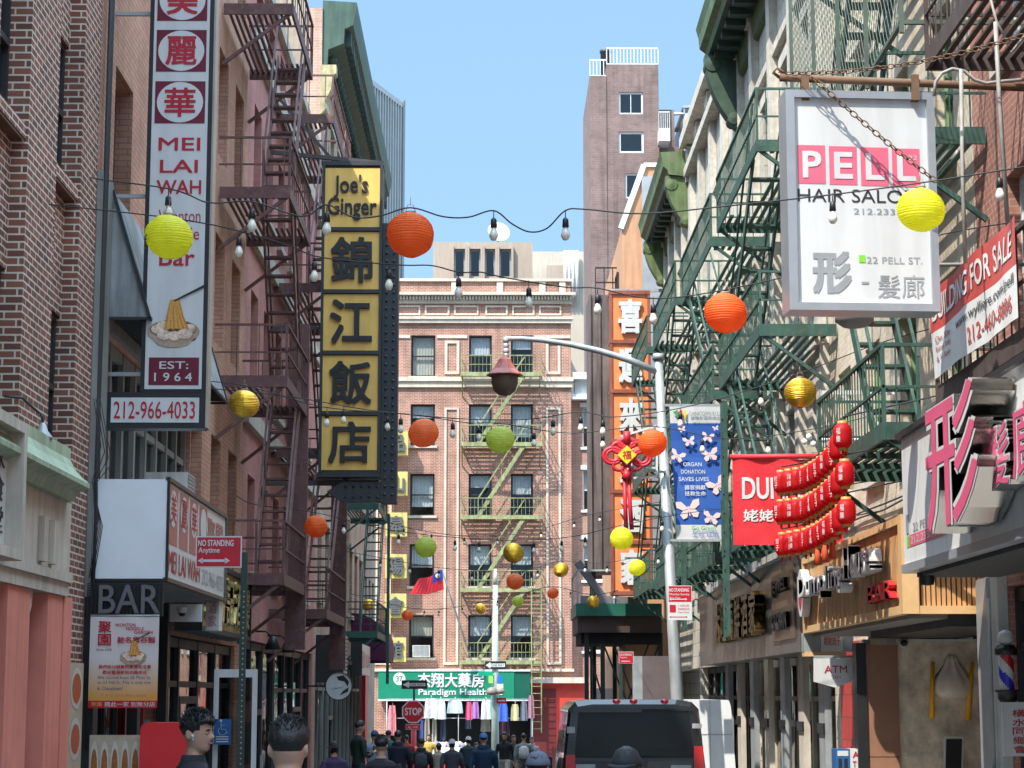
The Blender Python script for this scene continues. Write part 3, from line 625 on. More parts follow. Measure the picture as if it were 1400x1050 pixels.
# gold leaf patterned sign further on, and small lightbox
t = thing('wall_sign', 'gold leaf patterned sign panel in a dark frame past the no standing pole', 'sign', FL(27.5, .9, .3)); f = FLx(-3.62)
gm = M('gold_leaf', (.5, .36, .12), .35, .6, 9, metal=.6, bump=.8); m = MB(gm); m.rect(f, 25.4, 30.4, .85, 1.62, .0); m.use(M('gold_letter', (.6, .5, .22), .3, .3, 12, metal=.5)); 
for i, ch in enumerate('新楊記酒樓'): m.text(f, ch, 25.7+i*.92, 26.45+i*.92, .93, 1.55, .004, .05, .01)
build('panel', m, t)
m = MB(browndk); m.box(f, 25.33, 30.47, .78, .845, -.3, .04); m.box(f, 25.33, 30.47, 1.625, 1.69, -.3, .04); m.box(f, 30.405, 30.47, .846, 1.624, -.3, .04); m.box(f, 25.33, 25.395, .846, 1.624, -.3, .04); build('frame', m, t)
t = thing('lightbox', 'small pale lightbox tucked under the end of the slanted box sign', 'sign', at(290, 860, 24.6)); a, b = at(281, 862, 24.6), at(300, 818, 24.6); f = FY(24.6)
m = MB(signwhite); m.box(f, a.x, b.x, a.z, b.z, -.3, 0); m.use(pink); m.vtext(f, '酒家', a.x+.03, b.x-.03, a.z+.03, b.z-.03, .004); build('case', m, t)
t = thing('security_camera', 'white dome camera on a pale panel under the box sign', 'camera', at(252, 835, 23.1)); f = FY(23.0); a, b = at(232, 850, 23.0), at(276, 826, 23.0)
m = MB(white); m.box(f, a.x, b.x, a.z, b.z, -.04, 0); build('plate', m, t); q = at(249, 838, 22.95); m = MB(white); m.lathe(q, [(.05, .06), (.05, .0), (.0, .0)], 14); m.use(black); m.lathe(q, [(.038, -.002), (.03, -.03), (0, -.04)], 14); build('dome', m, t)

# hanging drain pipes and loose cables on the corner
m = MB(M('cable_black', (.03, .03, .03), .7, .1))
for k, (du, r) in enumerate(((0, .02), (.07, .012), (.12, .016), (.16, .01))):
    m.tube([(XL+.07+du*.2, 20.42+du, 14), (XL+.07, 20.42+du, 5), (XL+.06, 20.4+du, 2.6+.1*k), (XL+.09, 20.38+du, 1.8), (XL+.07, 20.36+du*.6, -.5-.2*k)], r, 6)
for s in range(4):
    q = [at(u_, v_, 20.3) for u_, v_ in ((128+s*3, 545), (138+s*5, 610+8*s), (126+2*s, 660), (140-2*s, 720), (128-s*2, 790))]; m.tube(q, .005, 5)
build('utility_cables', m, label='bundle of black pipes and loose cables running down the corner beside the phone number panel', cat='cables')

# --- maroon painted house with white bands
Cb = thing('painted_building', 'maroon painted brick house with slanting white stone bands beyond the brown fire escapes', 'building', (XL, 40, gz(40)))
jb = [34.6+1.95*i for i in range(6)]; ops = [(j-1.05, j, z, z+1.6) for j in jb for z in (2.0, 5.1, 8.3)]+[(j-1.05, j, 11.25, 12.0) for j in jb]
m = MB(bC); facade(m, FL, 32.755, 46.4, gz(46)+.2, 12.45, ops+[(33.2, 46.0, gz(46)+.25, .9)], .24); shell(m, FL, 32.755, 46.4, gz(46)-.5, 12.45, 12); build('wall', m, Cb)
for z, h in ((4.35, .28), (7.4, .3), (10.7, .3), (12.2, .2)): b_ = MB(stone); b_.box(FL, 32.76, 46.39, z, z+h, .003, .1); build('stone_band', b_, Cb)
for i, o in enumerate(ops): window(Cb, FL, *o, browndk, deep=.2, blind=.4 if i % 2 else 0, sill=stone, fw=.05)
shopfront(Cb, FL, 33.22, 38.6, gz(46)+.27, .88, 3, browndk, transom=.0, door=1, kick=.8, blind=(2,)); shopfront(Cb, FL, 38.8, 45.98, gz(46)+.27, .88, 4, black, transom=.05, door=2, kick=.6)
# --- tall house with the green cornice
D = thing('tall_building', 'tall tan house with a dark green bracketed cornice on the left', 'building', (XL, 54, gz(54)))
jb = [48.2+2.1*i for i in range(8)]; ops = [(j-1.1, j, z, z+1.8) for j in jb for z in (2.2, 5.5, 8.8, 12.0)]
m = MB(bD); facade(m, FL, 46.405, 64.0, gz(64)+.2, 15.0, ops+[(47, 63.5, gz(64)+.3, 1.0)], .24); shell(m, FL, 46.405, 64, gz(64)-.5, 16.0, 12)
m.use(tanst); m.box(FL, 46.38, 46.402, 10, 16.3, -12, -.35); build('wall', m, D)
for i, o in enumerate(ops): window(D, FL, *o, browndk, deep=.2, blind=.3 if i % 3 else 0, sill=stone, lintel=stone)
shopfront(D, FL, 47.02, 63.48, gz(64)+.32, .98, 11, greyclad, transom=.1, door=3, blind=(1, 2, 5, 6))
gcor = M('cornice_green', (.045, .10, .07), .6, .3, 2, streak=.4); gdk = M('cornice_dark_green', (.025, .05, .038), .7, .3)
c = MB(gcor); pf = [(.02, 14.6), (.12, 14.65), (.14, 15.0), (.5, 15.15), (.52, 15.5), (.72, 15.6), (.78, 15.95), (.8, 16.15), (0, 16.2)]
for i in range(len(pf)-1):
    (n0, z0), (n1, z1) = pf[i], pf[i+1]; c.add([FL(46.45, z0, n0), FL(63.2, z0, n0), FL(63.2, z1, n1), FL(46.45, z1, n1)], [(0, 1, 2, 3)])
for y in (46.45, 63.2): c.add([FL(y, z, n) for n, z in pf]+[FL(y, 14.6, 0)], [tuple(range(len(pf)+1))], y > 50)
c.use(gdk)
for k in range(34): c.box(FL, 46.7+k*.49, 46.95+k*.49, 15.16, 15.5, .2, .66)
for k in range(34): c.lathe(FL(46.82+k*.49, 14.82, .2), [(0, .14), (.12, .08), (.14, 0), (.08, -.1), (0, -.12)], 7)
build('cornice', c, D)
yc = M('yellow_terracotta', (.5, .46, .26), .8, .35, 6, bump=.6, streak=.4); m = MB(yc); m.prism(FY(46.36), [(XL-.02, 14.6), (XL+.34, 14.6), (XL+.34, 14.4), (XL+.26, 14.34), (XL+.22, 14.0), (XL+.1, 13.75), (XL+.12, 13.55), (XL-.02, 13.4)], -.4, 0); build('corbel', m, D)
# last house before the corner
E_ = thing('tan_building', 'plain low tan house at the left corner of the far crossing', 'building', (XL, 67, gz(67)))
ops = [(64.6+1.9*i, 65.6+1.9*i, z, z+1.7) for i in range(3) for z in (2.0, 5.2)]
m = MB(tanst); facade(m, FL, 64.005, 70.3, gz(70)-.3, 8.3, ops, .2); shell(m, FL, 64.005, 70.3, gz(70)-.5, 8.3, 10); build('wall', m, E_)
for o in ops: window(E_, FL, *o, browndk, blind=.4)
# ---------------------------------------------------------------- left fire escapes and signs
feb = M('fire_escape_brown', (.13, .06, .06), .55, .35, 6, streak=.2, col2=(.2, .1, .06)); feg = M('fire_escape_green', (.032, .088, .066), .6, .4, 5, streak=.3, col2=(.075, .09, .06))
fegd = M('fire_escape_dark_green', (.022, .075, .06), .5, .2, 5, streak=.2)
fire_escape('brown fire escape nearest on the left, hung on the orange brick wall', FL, 29.3, 32.6, [1.55, 4.4, 7.2, 10.0], 1.06, feb, sparse=.32, guard=(32.45, .7, 5.9))
fire_escape('brown fire escape on the maroon house, partly hidden by the yellow characters sign', FL, 36.9, 41.5, [1.35, 4.25, 7.3, 10.5], 1.06, feb, sparse=.3, guard=(41.3, .5, 4.3))
fire_escape('dark green fire escape on the tall tan house below the yellow characters sign', FL, 53.0, 57.5, [1.45, 4.75, 8.05, 11.3], 1.06, fegd, sparse=.3, ladder=(57.0, .3, 5))
# diagonal stay for the big sign + sign
t = thing('hanging_sign', 'tall black sign of five gold panels with black characters and a ribbed dark edge', 'sign', (-2.6, 36, 3.4)); f = FY(36.0)
frm = M('sign_frame_dark', (.03, .033, .036), .5, .2)
m = MB(frm); m.box(f, -3.06, -2.06, 3.88, 9.45, -.5, -.01); m.box(f, -3.12, -2.0, 9.45, 9.53, -.55, .03); m.box(f, -3.12, -2.0, 3.8, 3.88, -.55, .03)
zs = [3.88, 4.93, 6.02, 7.13, 8.27, 9.45]
for z in zs[1:-1]: m.box(f, -3.06, -2.06, z-.03, z+.03, -.009, .04)
for x in (-3.1, -2.06): m.box(f, x, x+.05, 3.88, 9.45, -.5, .04)
build('case', m, t)
for i, s in enumerate(('店', '飯', '江', '錦', "Joe's\nGinger")):
    m = MB(M('gold_panel', (.8, .5, .12), .45, .12, 2, streak=.1)); z0, z1 = zs[i]+.045, zs[i+1]-.045; m.rect(f, -3.05, -2.065, z0, z1, 0.0)
    m.use(black)
    if i < 4: m.text(f, s, -2.93, -2.18, z0+.12, z1-.1, .003, .05, .018)
    else: m.text(f, s, -3.0, -2.12, z0+.12, z1-.13, .003, .03, .012)
    build('character_panel', m, t)
m = MB(frm); m.box(f, -2.005, -1.72, 3.35, 8.4, -.45, -.05); m.box(f, -2.7, -2.01, 3.38, 3.72, -.4, -.06); m.prism(f, [(-2.7, 3.38), (-2.95, 3.55), (-2.7, 3.72)], -.4, -.06); m.use(M('socket_cap', (.05, .06, .09), .3, .3))
for k in range(34):
    for x in (-1.93, -1.8): m.lathe(f(x, 3.5+k*.145, -.05), [(.022, 0), (.024, .02), (.012, .035), (0, .037)], 8, (0, -1, 0))
for k in range(5):
    for z in (3.46, 3.64): m.lathe(f(-2.62+k*.14, z, -.06), [(.022, 0), (.024, .02), (0, .037)], 8, (0, -1, 0))
build('bulb_arrow', m, t)
stl = M('steel_dark', (.06, .05, .05), .6, .2)
for p, q, w_ in (((XL, 36.2, 9.75), (-2.1, 36.2, 9.55), .07), ((XL, 36.2, 10.9), (-2.9, 36.2, 9.56), .05), ((XL, 36.25, 3.72), (-2.05, 36.25, 3.72), .09), ((XL, 36.25, 4.9), (-2.6, 36.25, 3.76), .06), ((XL, 36.2, 6.5), (-3.1, 36.2, 6.5), .06)): m = MB(stl); m.bar(p, q, w_); build('bracket', m, t)

# small shop things down the left side
t = thing('wall_box', 'plain black box cabinet hung above the round black and white sign', 'sign', at(455, 935, 47)); f = FY(47.0); a, b = at(436, 933, 47), at(477, 868, 47)
m = MB(black); m.box(f, XL+.0, b.x-.12, a.z, b.z, -1.2, 0); build('case', m, t); m = MB(M('grey_slat', (.35, .36, .36), .5, .1)); f2 = FLx(b.x-.118)
for k in range(12): m.box(f2, 47.05, 48.15, a.z+.03+k*(b.z-a.z)/12, a.z+.03+k*(b.z-a.z)/12+.045, 0, .012)
build('grille', m, t)
t = thing('round_sign', 'round white sign with loose black ink shapes hanging over the left pavement', 'sign', at(463, 957, 44.5)); f = FY(44.5); q = at(463, 938, 44.5)
m = MB(signwhite); m.disc(f, q.x, q.z, .27, .29, -.1, 30, .1); m.use(black); 
m.flat(f, [(q.x-.05, q.z+.2), (q.x+.1, q.z+.23), (q.x+.22, q.z+.1), (q.x+.2, q.z-.02), (q.x+.12, q.z+.1), (q.x, q.z+.12)], .004); m.flat(f, [(q.x+.02, q.z-.2), (q.x+.2, q.z-.12), (q.x+.22, q.z-.02), (q.x+.1, q.z-.1)], .004)
for k in range(5): m.bar(f(q.x-.15+.05*k, q.z-.05+.03*(k % 2), .004), f(q.x-.1+.05*k, q.z-.08+.02*k, .004), .012, .004)
build('disc', m, t); m = MB(black); m.lathe(f(q.x, q.z, -.11), [(.29, 0), (.3, .02), (.3, .12), (.285, .125), (.285, .1)], 30, (0, -1, 0)); m.bar((XL, 44.55, q.z), (q.x-.28, 44.55, q.z), .04); build('rim', m, t)
t = thing('lightbox', 'white backlit shop sign standing out between the black cabinet and the purple awning', 'sign', at(488, 922, 50)); a, b = at(481, 922, 50), at(500, 880, 50); f = FY(50.0)
m = MB(signwhite); m.box(FLx(b.x-.1), 50, 53.5, a.z, b.z, -.2, 0); m.use(crimson); m.text(FLx(b.x-.1), '髮廊 SALON', 50.2, 53.3, a.z+.15, b.z-.15, .004); m.use(black); m.box(FLx(b.x-.1), 49.9, 49.99, a.z-.03, b.z+.03, -.22, .02); build('case', m, t)
m = MB(M('purple_cloth', (.10, .008, .055), .7, .1, 3)); f = FLx(XL); pf = [(0, 2.3)]+[(1.0*math.sin(a*math.pi/16), 1.45+.85*math.cos(a*math.pi/16)) for a in range(1, 9)]+[(1.0, .95)]
y0, y1 = 58.5, 63.0
for i in range(len(pf)-1): (n0, z0), (n1, z1) = pf[i], pf[i+1]; m.add([f(y0, z0, n0), f(y1, z0, n0), f(y1, z1, n1), f(y0, z1, n1)], [(0, 1, 2, 3)], True)
m.add([f(y0, z, n) for n, z in pf]+[f(y0, .95, 0)], [tuple(range(len(pf)+1))]); m.add([f(y1, z, n) for n, z in pf]+[f(y1, .95, 0)], [tuple(range(len(pf)+1))], True)
build('awning', m, label='rounded dark purple awning at the far end of the left shops', cat='awning')
m = MB(red); m.box(FLx(XL), 63.5, 64.6, gz(64), 1.0, .0, .12); build('doorway', m, label='bright red painted doorway beyond the purple awning', cat='doorway')
# wheelchair notice + white door at the orange house
t = thing('notice_sign', 'blue wheelchair notice on the white framed glass door', 'sign', at(304, 1020, 26)); a, b = at(292, 1018, 25.6), at(316, 983, 25.6); f = FY(25.6)
blue = M('sign_blue', (.02, .11, .3), .4, .08); m = MB(blue); m.box(f, a.x, b.x, a.z, b.z, -.02, 0); m.use(signwhite); c = (a.x+b.x)/2-.01; z = (a.z+b.z)/2+.03
m.disc(f, c-.01, z+.105, .016, .016, .003, 12); m.bar(f(c-.01, z+.08, .003), f(c, z+.0, .003), .016, .004); m.bar(f(c, z+.0, .003), f(c+.05, z, .003), .014, .004); m.bar(f(c+.05, z, .003), f(c+.07, z-.05, .003), .014, .004); m.bar(f(c-.01, z+.05, .003), f(c+.04, z+.05, .003), .012, .004)
for k in range(14):
    p0, p1 = 2.2+k*.28, 2.2+(k+1)*.28; m.bar(f(c+.01+.05*math.cos(p0), z-.02+.05*math.sin(p0), .003), f(c+.01+.05*math.cos(p1), z-.02+.05*math.sin(p1), .003), .012, .004)
for k in range(3): m.rect(f, a.x+.03, b.x-.03, a.z+.03+k*.03, a.z+.042+k*.03, .003)
build('plate', m, t)
t = thing('glass_door', 'open white framed glass door standing out from the shop by the green sign pole', 'door', at(318, 1050, 25.7)); f = FY(25.7); a, b = at(290, 1050, 25.7), at(352, 915, 25.7)
m = MB(white); m.box(f, a.x, a.x+.06, -2.2, b.z, -.04, 0); m.box(f, b.x-.06, b.x, -2.2, b.z, -.04, 0); m.box(f, a.x+.061, b.x-.061, b.z-.1, b.z, -.04, 0); m.box(f, a.x+.061, b.x-.061, -1.0, -.9, -.04, 0); m.box(f, a.x+.061, b.x-.061, -2.2, -2.0, -.04, 0); build('frame', m, t)
m = MB(dglass); m.rect(f, a.x+.061, b.x-.061, -2.0, b.z-.1, -.02); build('pane', m, t)
# no standing sign on a green pole
t = thing('street_sign', 'red NO STANDING Anytime sign on a perforated dark green pole at the left kerb', 'sign', (-2.43, 20.05, gz(20)+.13)); f = FY(20.0); a, b = at(267, 776, 20), at(331, 733, 20)
pg = M('pole_green', (.02, .045, .035), .5, .2); m = MB(pg); px_ = at(331, 900, 20).x; m.box(f, px_-.03, px_+.03, gz(20)+.1, a.z+.15, -.07, -.01); m.use(grey)
for k in range(60): m.disc(f, px_+.004, gz(20)+.2+k*.05, .008, .008, -.008, 8)
build('pole', m, t)
m = MB(signwhite); m.box(f, a.x, b.x, a.z, b.z, -.008, 0); m.use(M('traffic_red', (.5, .012, .03), .35, .08)); m.rect(f, a.x+.012, b.x-.012, a.z+.012, b.z-.012, .002); m.use(signwhite)
wd, h = b.x-a.x, b.z-a.z; m.text(f, 'NO STANDING', a.x+.05*wd, b.x-.18*wd, b.z-.32*h, b.z-.12*h, .004, 0, .022); m.text(f, 'Anytime', a.x+.06*wd, a.x+.52*wd, b.z-.58*h, b.z-.36*h, .004, 0, .015)
z = a.z+.22*h; m.rect(f, a.x+.14*wd, b.x-.34*wd, z-.012, z+.012, .004); m.flat(f, [(a.x+.05*wd, z), (a.x+.16*wd, z-.03), (a.x+.16*wd, z+.03)], .004); m.flat(f, [(b.x-.25*wd, z), (b.x-.36*wd, z-.03), (b.x-.36*wd, z+.03)], .004); build('plate', m, t)
# floodlights along the shop fronts
for (y, lab) in ((34.5, 'small black floodlight over the shop windows, the nearer one'), (37.0, 'small black floodlight over the shop windows, the farther one')):
    t = thing('flood_light', lab, 'lamp', FL(y, .75, .3), 'floodlights over the shops'); m = MB(black); m.tube([FL(y, 1.05, .0), FL(y, 1.05, .25), FL(y, .95, .33)], .018, 6); build('arm', m, t); m = MB(black); m.lathe(FL(y, .75, .36), [(.04, .22), (.07, .18), (.14, .0), (.12, .0), (.03, .12)], 12); build('shade', m, t)
# ---------------------------------------------------------------- beyond the crossing
bM = brick('rose_brick', (.43, .18, .115), (.34, .135, .09), (.56, .43, .35), ms=.01, bump=.4, stain=.45)
bR = brick('rose_brick_plain', (.48, .23, .16), (.4, .18, .13), (.5, .38, .3), ms=.009)
trim = M('limestone_trim', (.58, .5, .4), .85, .15, 2, bump=.2, streak=.15)
Mo = thing('corner_building', 'five storey rose brick corner house with pale stone bands facing down the street', 'building', (0, 90, gz(90)))
f = FY(90.0); cols = [(-10.3, -9.25), (-7.0, -5.95), (-3.7, -2.62), (-1.12, -.1), (.74, 1.72)]; zb = [1.6+3.1*i for i in range(5)]
ops = [(a, b, z, z+1.85) for a, b in cols for z in zb]
m = MB(bM); facade(m, f, -12, 3.42, -3.6, 18.3, ops+[(-4.6, 1.9, -3.4, .2)], .3); shell(m, f, -12, 3.42, -3.6, 18.3, 14); build('wall', m, Mo)
cglass = glassy('clear_window_glass', (.86, .9, .92), .06); lace = M('lace_curtain', (.5, .51, .5), .8, .2, 12)
wfd = M('window_frame_black', (.02, .022, .025), .45, .15); rn = random.Random(5)
for o in ops: window(Mo, f, *o, wfd, deep=.16, blind=rn.choice([.3, .5, .55, .8, 1]) if o[2] > 1.7 else .5, sill=trim, pane=cglass, bm=rn.choice([blindm, lace, lace, M('cream_blind', (.42, .38, .3), .8, .15, 8)]), fw=.07)
for z0, z1, n in ((13.5, 13.75, .12), (13.76, 13.95, .2), (16.4, 16.55, .14), (16.56, 16.68, .2), (17.28, 17.42, .12), (17.62, 17.75, .42), (18.3, 18.42, .12), (1.0, 1.12, .15)):
    m = MB(trim); m.box(f, -12, 3.42+n*.5, z0, z1, .003, n); build('stone_band', m, Mo)
m = MB(trim); m.box(f, -12, 3.42, 17.421, 17.62, .003, .1)
for k in range(110): m.box(f, -11.9+k*.14, -11.82+k*.14, 17.45, 17.6, .1, .3)
build('dentil_cornice', m, Mo)
for x in (-10.6, -8.6, -6.5, -4.4, -1.78, -.0+.25, 2.15, 3.05):
    m = MB(trim); m.box(f, x-.14, x+.14, 17.76, 18.298, .003, .08); build('parapet_pier', m, Mo)
def panel_frame(a, b, z0, z1, w_=.12):
    m = MB(trim); m.box(f, a, b, z0, z0+w_, .003, .06); m.box(f, a, b, z1-w_, z1, .003, .06); m.box(f, a, a+w_, z0+w_, z1-w_, .003, .06); m.box(f, b-w_, b, z0+w_, z1-w_, .003, .06); return build('stone_panel', m, Mo)
for a, b in ((-2.2, -1.55), (2.3, 2.95), (-5.2, -4.5)):
    panel_frame(a, b, 14.1, 15.6); panel_frame(a, b, 1.3, 12.6, .1)
for a, b in ((-4.4, -3.3), (-3.1, -2.0), (-1.8, -.7), (-.4, .6), (.8, 1.8), (2.0, 3.0)): panel_frame(a, b, 16.76, 17.2, .08)
for z in (15.95, 15.1): 
    m = MB(trim)
    for a, b in ((-4.4, -3.75), (-2.55, -1.2), (1.8, 3.4)): m.box(f, a, b, 15.72, 15.86, .003, .05)
    build('stone_band', m, Mo); break
lg = M('fire_escape_pale_green', (.31, .33, .15), .6, .35, 3, streak=.3, col2=(.2, .15, .09))
fire_escape('pale green fire escape with zigzag shadow on the rose brick corner house', f, -1.45, 2.1, [1.3, 4.4, 7.55, 10.75, 13.85], 1.15, lg, sparse=.17, alt=False, first_flip=0, slat=.1, ladder=(1.6, -1.6, 5.0))
# flat yellow box letters on its wall
for i, ch in enumerate('品山皋陽會館'):
    q = at(543-i*.6, (606, 661, 717, 774, 828, 888)[i], 89.2); fy = FY(89.2); yl = M('yellow_panel', (.62, .5, .16), .5, .15, 2, streak=.2)
    t = thing('character_sign', 'yellow box sign with the grey character %s on the corner house, one of a column' % ch, 'sign', q, 'column of yellow character signs')
    m = MB(yl); m.box(fy, q.x-.47, q.x+.47, q.z-.52, q.z+.52, -.45, 0); build('case', m, t)
    m = MB(M('letter_grey', (.1, .1, .1), .5, .1)); m.text(fy, ch, q.x-.34, q.x+.34, q.z-.38, q.z+.38, .0, .1, .02); build('letter', m, t)
    m = MB(grey); m.bar((q.x, 89.65, q.z), (q.x, 90, q.z), .06); build('bracket', m, t)
aircon('old air conditioner in a window of the rose brick house above the green pharmacy sign', f, -3.15, 1.62, .75, .45)
# green pharmacy sign
fg = FY(88.7); a, b = at(536, 956, 88.7), at(703, 918, 88.7); c = at(725, 918, 88.7)
t = thing('shop_sign', 'long green pharmacy sign with white lettering across the foot of the corner house', 'sign', (-1.5, 88.7, a.z))
gs = M('sign_green', (.008, .2, .11), .4, .08); m = MB(gs); m.box(fg, a.x-.6, b.x, a.z, b.z, -1.2, 0); m.use(M('sign_green_dark', (.006, .09, .06), .4, .08)); m.prism(fg, [(b.x+.002, a.z), (c.x, a.z), (c.x, b.z-.05), (b.x+.002, b.z)], -1.2, -.03); build('board', m, t)
m = MB(signwhite); m.disc(fg, at(546, 928, 88.7).x, at(546, 928, 88.7).z, .26, .27, .004, 20)
p0, p1 = at(571, 940, 88.7), at(662, 920, 88.7); m.text(fg, '杰翔大藥房', p0.x, p1.x, p0.z, p1.z, .004, .03, .02)
p0, p1 = at(572, 953, 88.7), at(687, 941.5, 88.7); m.text(fg, 'Paradigm Health Inc', p0.x, p1.x, p0.z, p1.z, .004, .02, .02)
m.use(gs); p0 = at(546, 928, 88.7); m.text(fg, '37', p0.x-.14, p0.x+.14, p0.z-.12, p0.z+.12, .009, 0, .01); build('lettering', m, t)
m = MB(signwhite); m.box(fg, a.x-.6, c.x, a.z-.07, a.z-.003, -1.2, .03); m.box(fg, a.x-.6, c.x, b.z+.003, b.z+.08, -1.2, .03); build('trim', m, t)
# goods hanging and piled at the open shop
def garment(label, x, z, w_, h, col, k, y=88.3, group='clothes and bags hung at the open shop'):
    fz = FY(y); mt = M('cloth_%d' % k, col, .85, .2, 8); m = MB(mt)
    n = 7; L1, L2 = [], []
    for j in range(n):
        uu = j/(n-1); bulge = .04*math.sin(uu*9+k)
        L1.append((x-w_*.32+w_*.64*uu, bulge)); L2.append((x-w_/2+w_*uu, bulge*1.6))
    rows = [(z+h/2, L1), (z+h*.25, [((p[0]*.4+q[0]*.6), p[1]) for p, q in zip(L1, L2)]), (z-h/2, L2)]
    for (z0, r0), (z1, r1) in zip(rows, rows[1:]):
        for j in range(n-1):
            for nn, fl in ((.06, True), (-.06, False)): m.add([fz(r0[j][0], z0, nn+r0[j][1]), fz(r0[j+1][0], z0, nn+r0[j+1][1]), fz(r1[j+1][0], z1, nn+r1[j+1][1]), fz(r1[j][0], z1, nn+r1[j][1])], [(0, 1, 2, 3)], fl)
    m.tube([fz(x, z+h/2-.02, 0), fz(x+.03, z+h/2+.06, 0), fz(x, z+h/2+.12, 0)], .012, 5)
    return build('hanging_garment', m, label=label, cat='garment', group=group)
gl = [(589, 968, 18, 26, (.6, .58, .55), 'white skirt hung next to the stop sign'), (602, 970, 16, 26, (.7, .68, .66), 'white blouse hung second from the stop sign'), (622, 966, 22, 18, (.5, .58, .55), 'pale green folded top hung under the pharmacy sign'),
      (641, 972, 9, 24, (.65, .1, .2), 'bright pink top on the shop rail'), (650, 971, 10, 22, (.35, .16, .4), 'lilac top on the shop rail'), (664, 970, 13, 26, (.66, .64, .6), 'white shirt left of the pale street pole'), (672, 970, 8, 26, (.4, .6, .58), 'mint shirt just left of the pale street pole'),
      (688, 974, 14, 24, (.05, .12, .5), 'bright blue shirts right of the pale street pole'), (704, 974, 12, 22, (.55, .48, .25), 'straw coloured bag on the shop rail'), (716, 972, 10, 26, (.14, .15, .19), 'dark grey coat near the red doorway'), (726, 966, 9, 30, (.3, .16, .2), 'patterned dark bag by the red doorway'),
      (536, 985, 12, 40, (.6, .2, .22), 'pink and white striped dress at the left corner'), (584, 998, 8, 30, (.3, .25, .2), 'tan trousers hung low by the stop sign'), (594, 998, 7, 30, (.45, .4, .32), 'beige trousers hung low in the shop'), (606, 998, 8, 28, (.05, .06, .1), 'navy trousers hung low in the shop'), (577, 1000, 9, 30, (.03, .06, .2), 'blue trousers hung beside the stop sign post'),
      (640, 986, 8, 20, (.08, .09, .14), 'small navy bag under the pink top'), (664, 990, 14, 20, (.25, .22, .18), 'brown pleated skirt under the white shirt'), (690, 994, 14, 22, (.06, .02, .04), 'dark plum dress under the blue shirts')]
for k, (u, v, w_, h, col, lab) in enumerate(gl):
    y = 88.35 if v < 980 else 88.75; q = at(u, v, y); garment(lab, q.x, q.z, w_*y/2800, h*y/2800, col, k, y)
t = thing('clothes_rail', 'long steel clothes rail under the green pharmacy sign', 'rail', (-1.5, 88.35, gz(88))); m = MB(galv); q = at(600, 956, 88.35); m.tube([(-4.6, 88.35, q.z), (1.7, 88.35, q.z)], .02, 6)
for x in (-4.55, -1.5, 1.65): m.tube([(x, 88.35, gz(88)), (x, 88.35, q.z)], .02, 6)
q2 = at(600, 982, 88.75); m.tube([(-4.6, 88.75, q2.z), (1.7, 88.75, q2.z)], .02, 6); m.tube([(-4.5, 88.75, gz(88)), (-4.5, 88.75, q2.z)], .02, 6); m.tube([(1.6, 88.75, gz(88)), (1.6, 88.75, q2.z)], .02, 6); build('rail', m, t)
t = thing('market_table', 'white covered table of small goods in front of the open shop', 'table', (-1.6, 87.2, gz(87)+.13)); a, b = at(590, 1050, 87), at(645, 1022, 87)
m = MB(M('white_cloth', (.75, .72, .68), .8, .1, 6)); m.box(W, a.x-.2, b.x, 86.9, 87.7, gz(87)+.13, b.z); build('cloth', m, t)
m = MB(red); m.box(W, a.x-.2, b.x, 86.88, 86.899, gz(87)+.13, gz(87)+.5); build('cloth_hem', m, t)
rn = random.Random(11)
for k in range(12):
    x = a.x-.1+k*(b.x-a.x)/12; s = .1+.06*rn.random(); m = MB(M('goods_%d' % (k % 4), [(.7, .68, .62), (.55, .3, .25), (.2, .2, .25), (.6, .5, .3)][k % 4], .6, .2)); m.lathe((x, 87.2+.2*(k % 2), b.z), [(s*.7, 0), (s, s*.5), (s*.9, s*1.3), (s*.3, s*1.7), (0, s*1.75)], 10); build('folded_goods', m, label='small pale bundle of goods on the white market table', cat='goods', group='bundles on the market table')
# red fronted shop to the right
Rs = thing('red_shopfront', 'red painted shop front with a stone ledge right of the pharmacy', 'building', (3.2, 89.6, gz(90))); a, b = at(727, 1012, 89.6), at(783, 934, 89.6); f2 = FY(89.7)
m = MB(M('shop_red', (.55, .045, .03), .5, .15)); m.box(f2, a.x, b.x+.6, -3.6, b.z, -.2, 0); build('wall', m, Rs)
m = MB(M('shop_red_dark', (.12, .012, .012), .5, .2)); m.box(f2, a.x+.05, a.x+1.05, -3.5, b.z-.25, .003, .06); m.box(f2, a.x+.1, a.x+1.0, b.z-.8, b.z-.75, .06, .09); build('door', m, Rs)
m = MB(trim); m.box(f2, a.x-.1, b.x+.7, b.z, b.z+.25, -.2, .35); build('ledge', m, Rs)
# neighbour at the right end
Nb = thing('brick_building', 'narrow lower brick house at the right end of the crossing, behind the dark shaft', 'building', (4.5, 90.5, gz(90))); f3 = FY(90.6); m = MB(bR)
ops = [(3.95, 4.85, z, z+1.8) for z in (1.9, 5.0, 8.1, 9.0+1.9)]; facade(m, f3, 3.43, 9, -3.6, 13.0, ops, .25); shell(m, f3, 3.43, 9, -3.6, 13.0, 12); build('wall', m, Nb)
for o in ops: window(Nb, f3, *o, white, blind=.5, sill=white, lintel=white)
m = MB(white); m.box(f3, 3.43, 9, 13.0, 13.25, 0, .5); m.box(f3, 3.5, 9, 13.9, 14.2, -.5, .6); m.box(f3, 3.6, 9, 13.251, 13.899, -.6, .2); build('cornice', m, Nb)
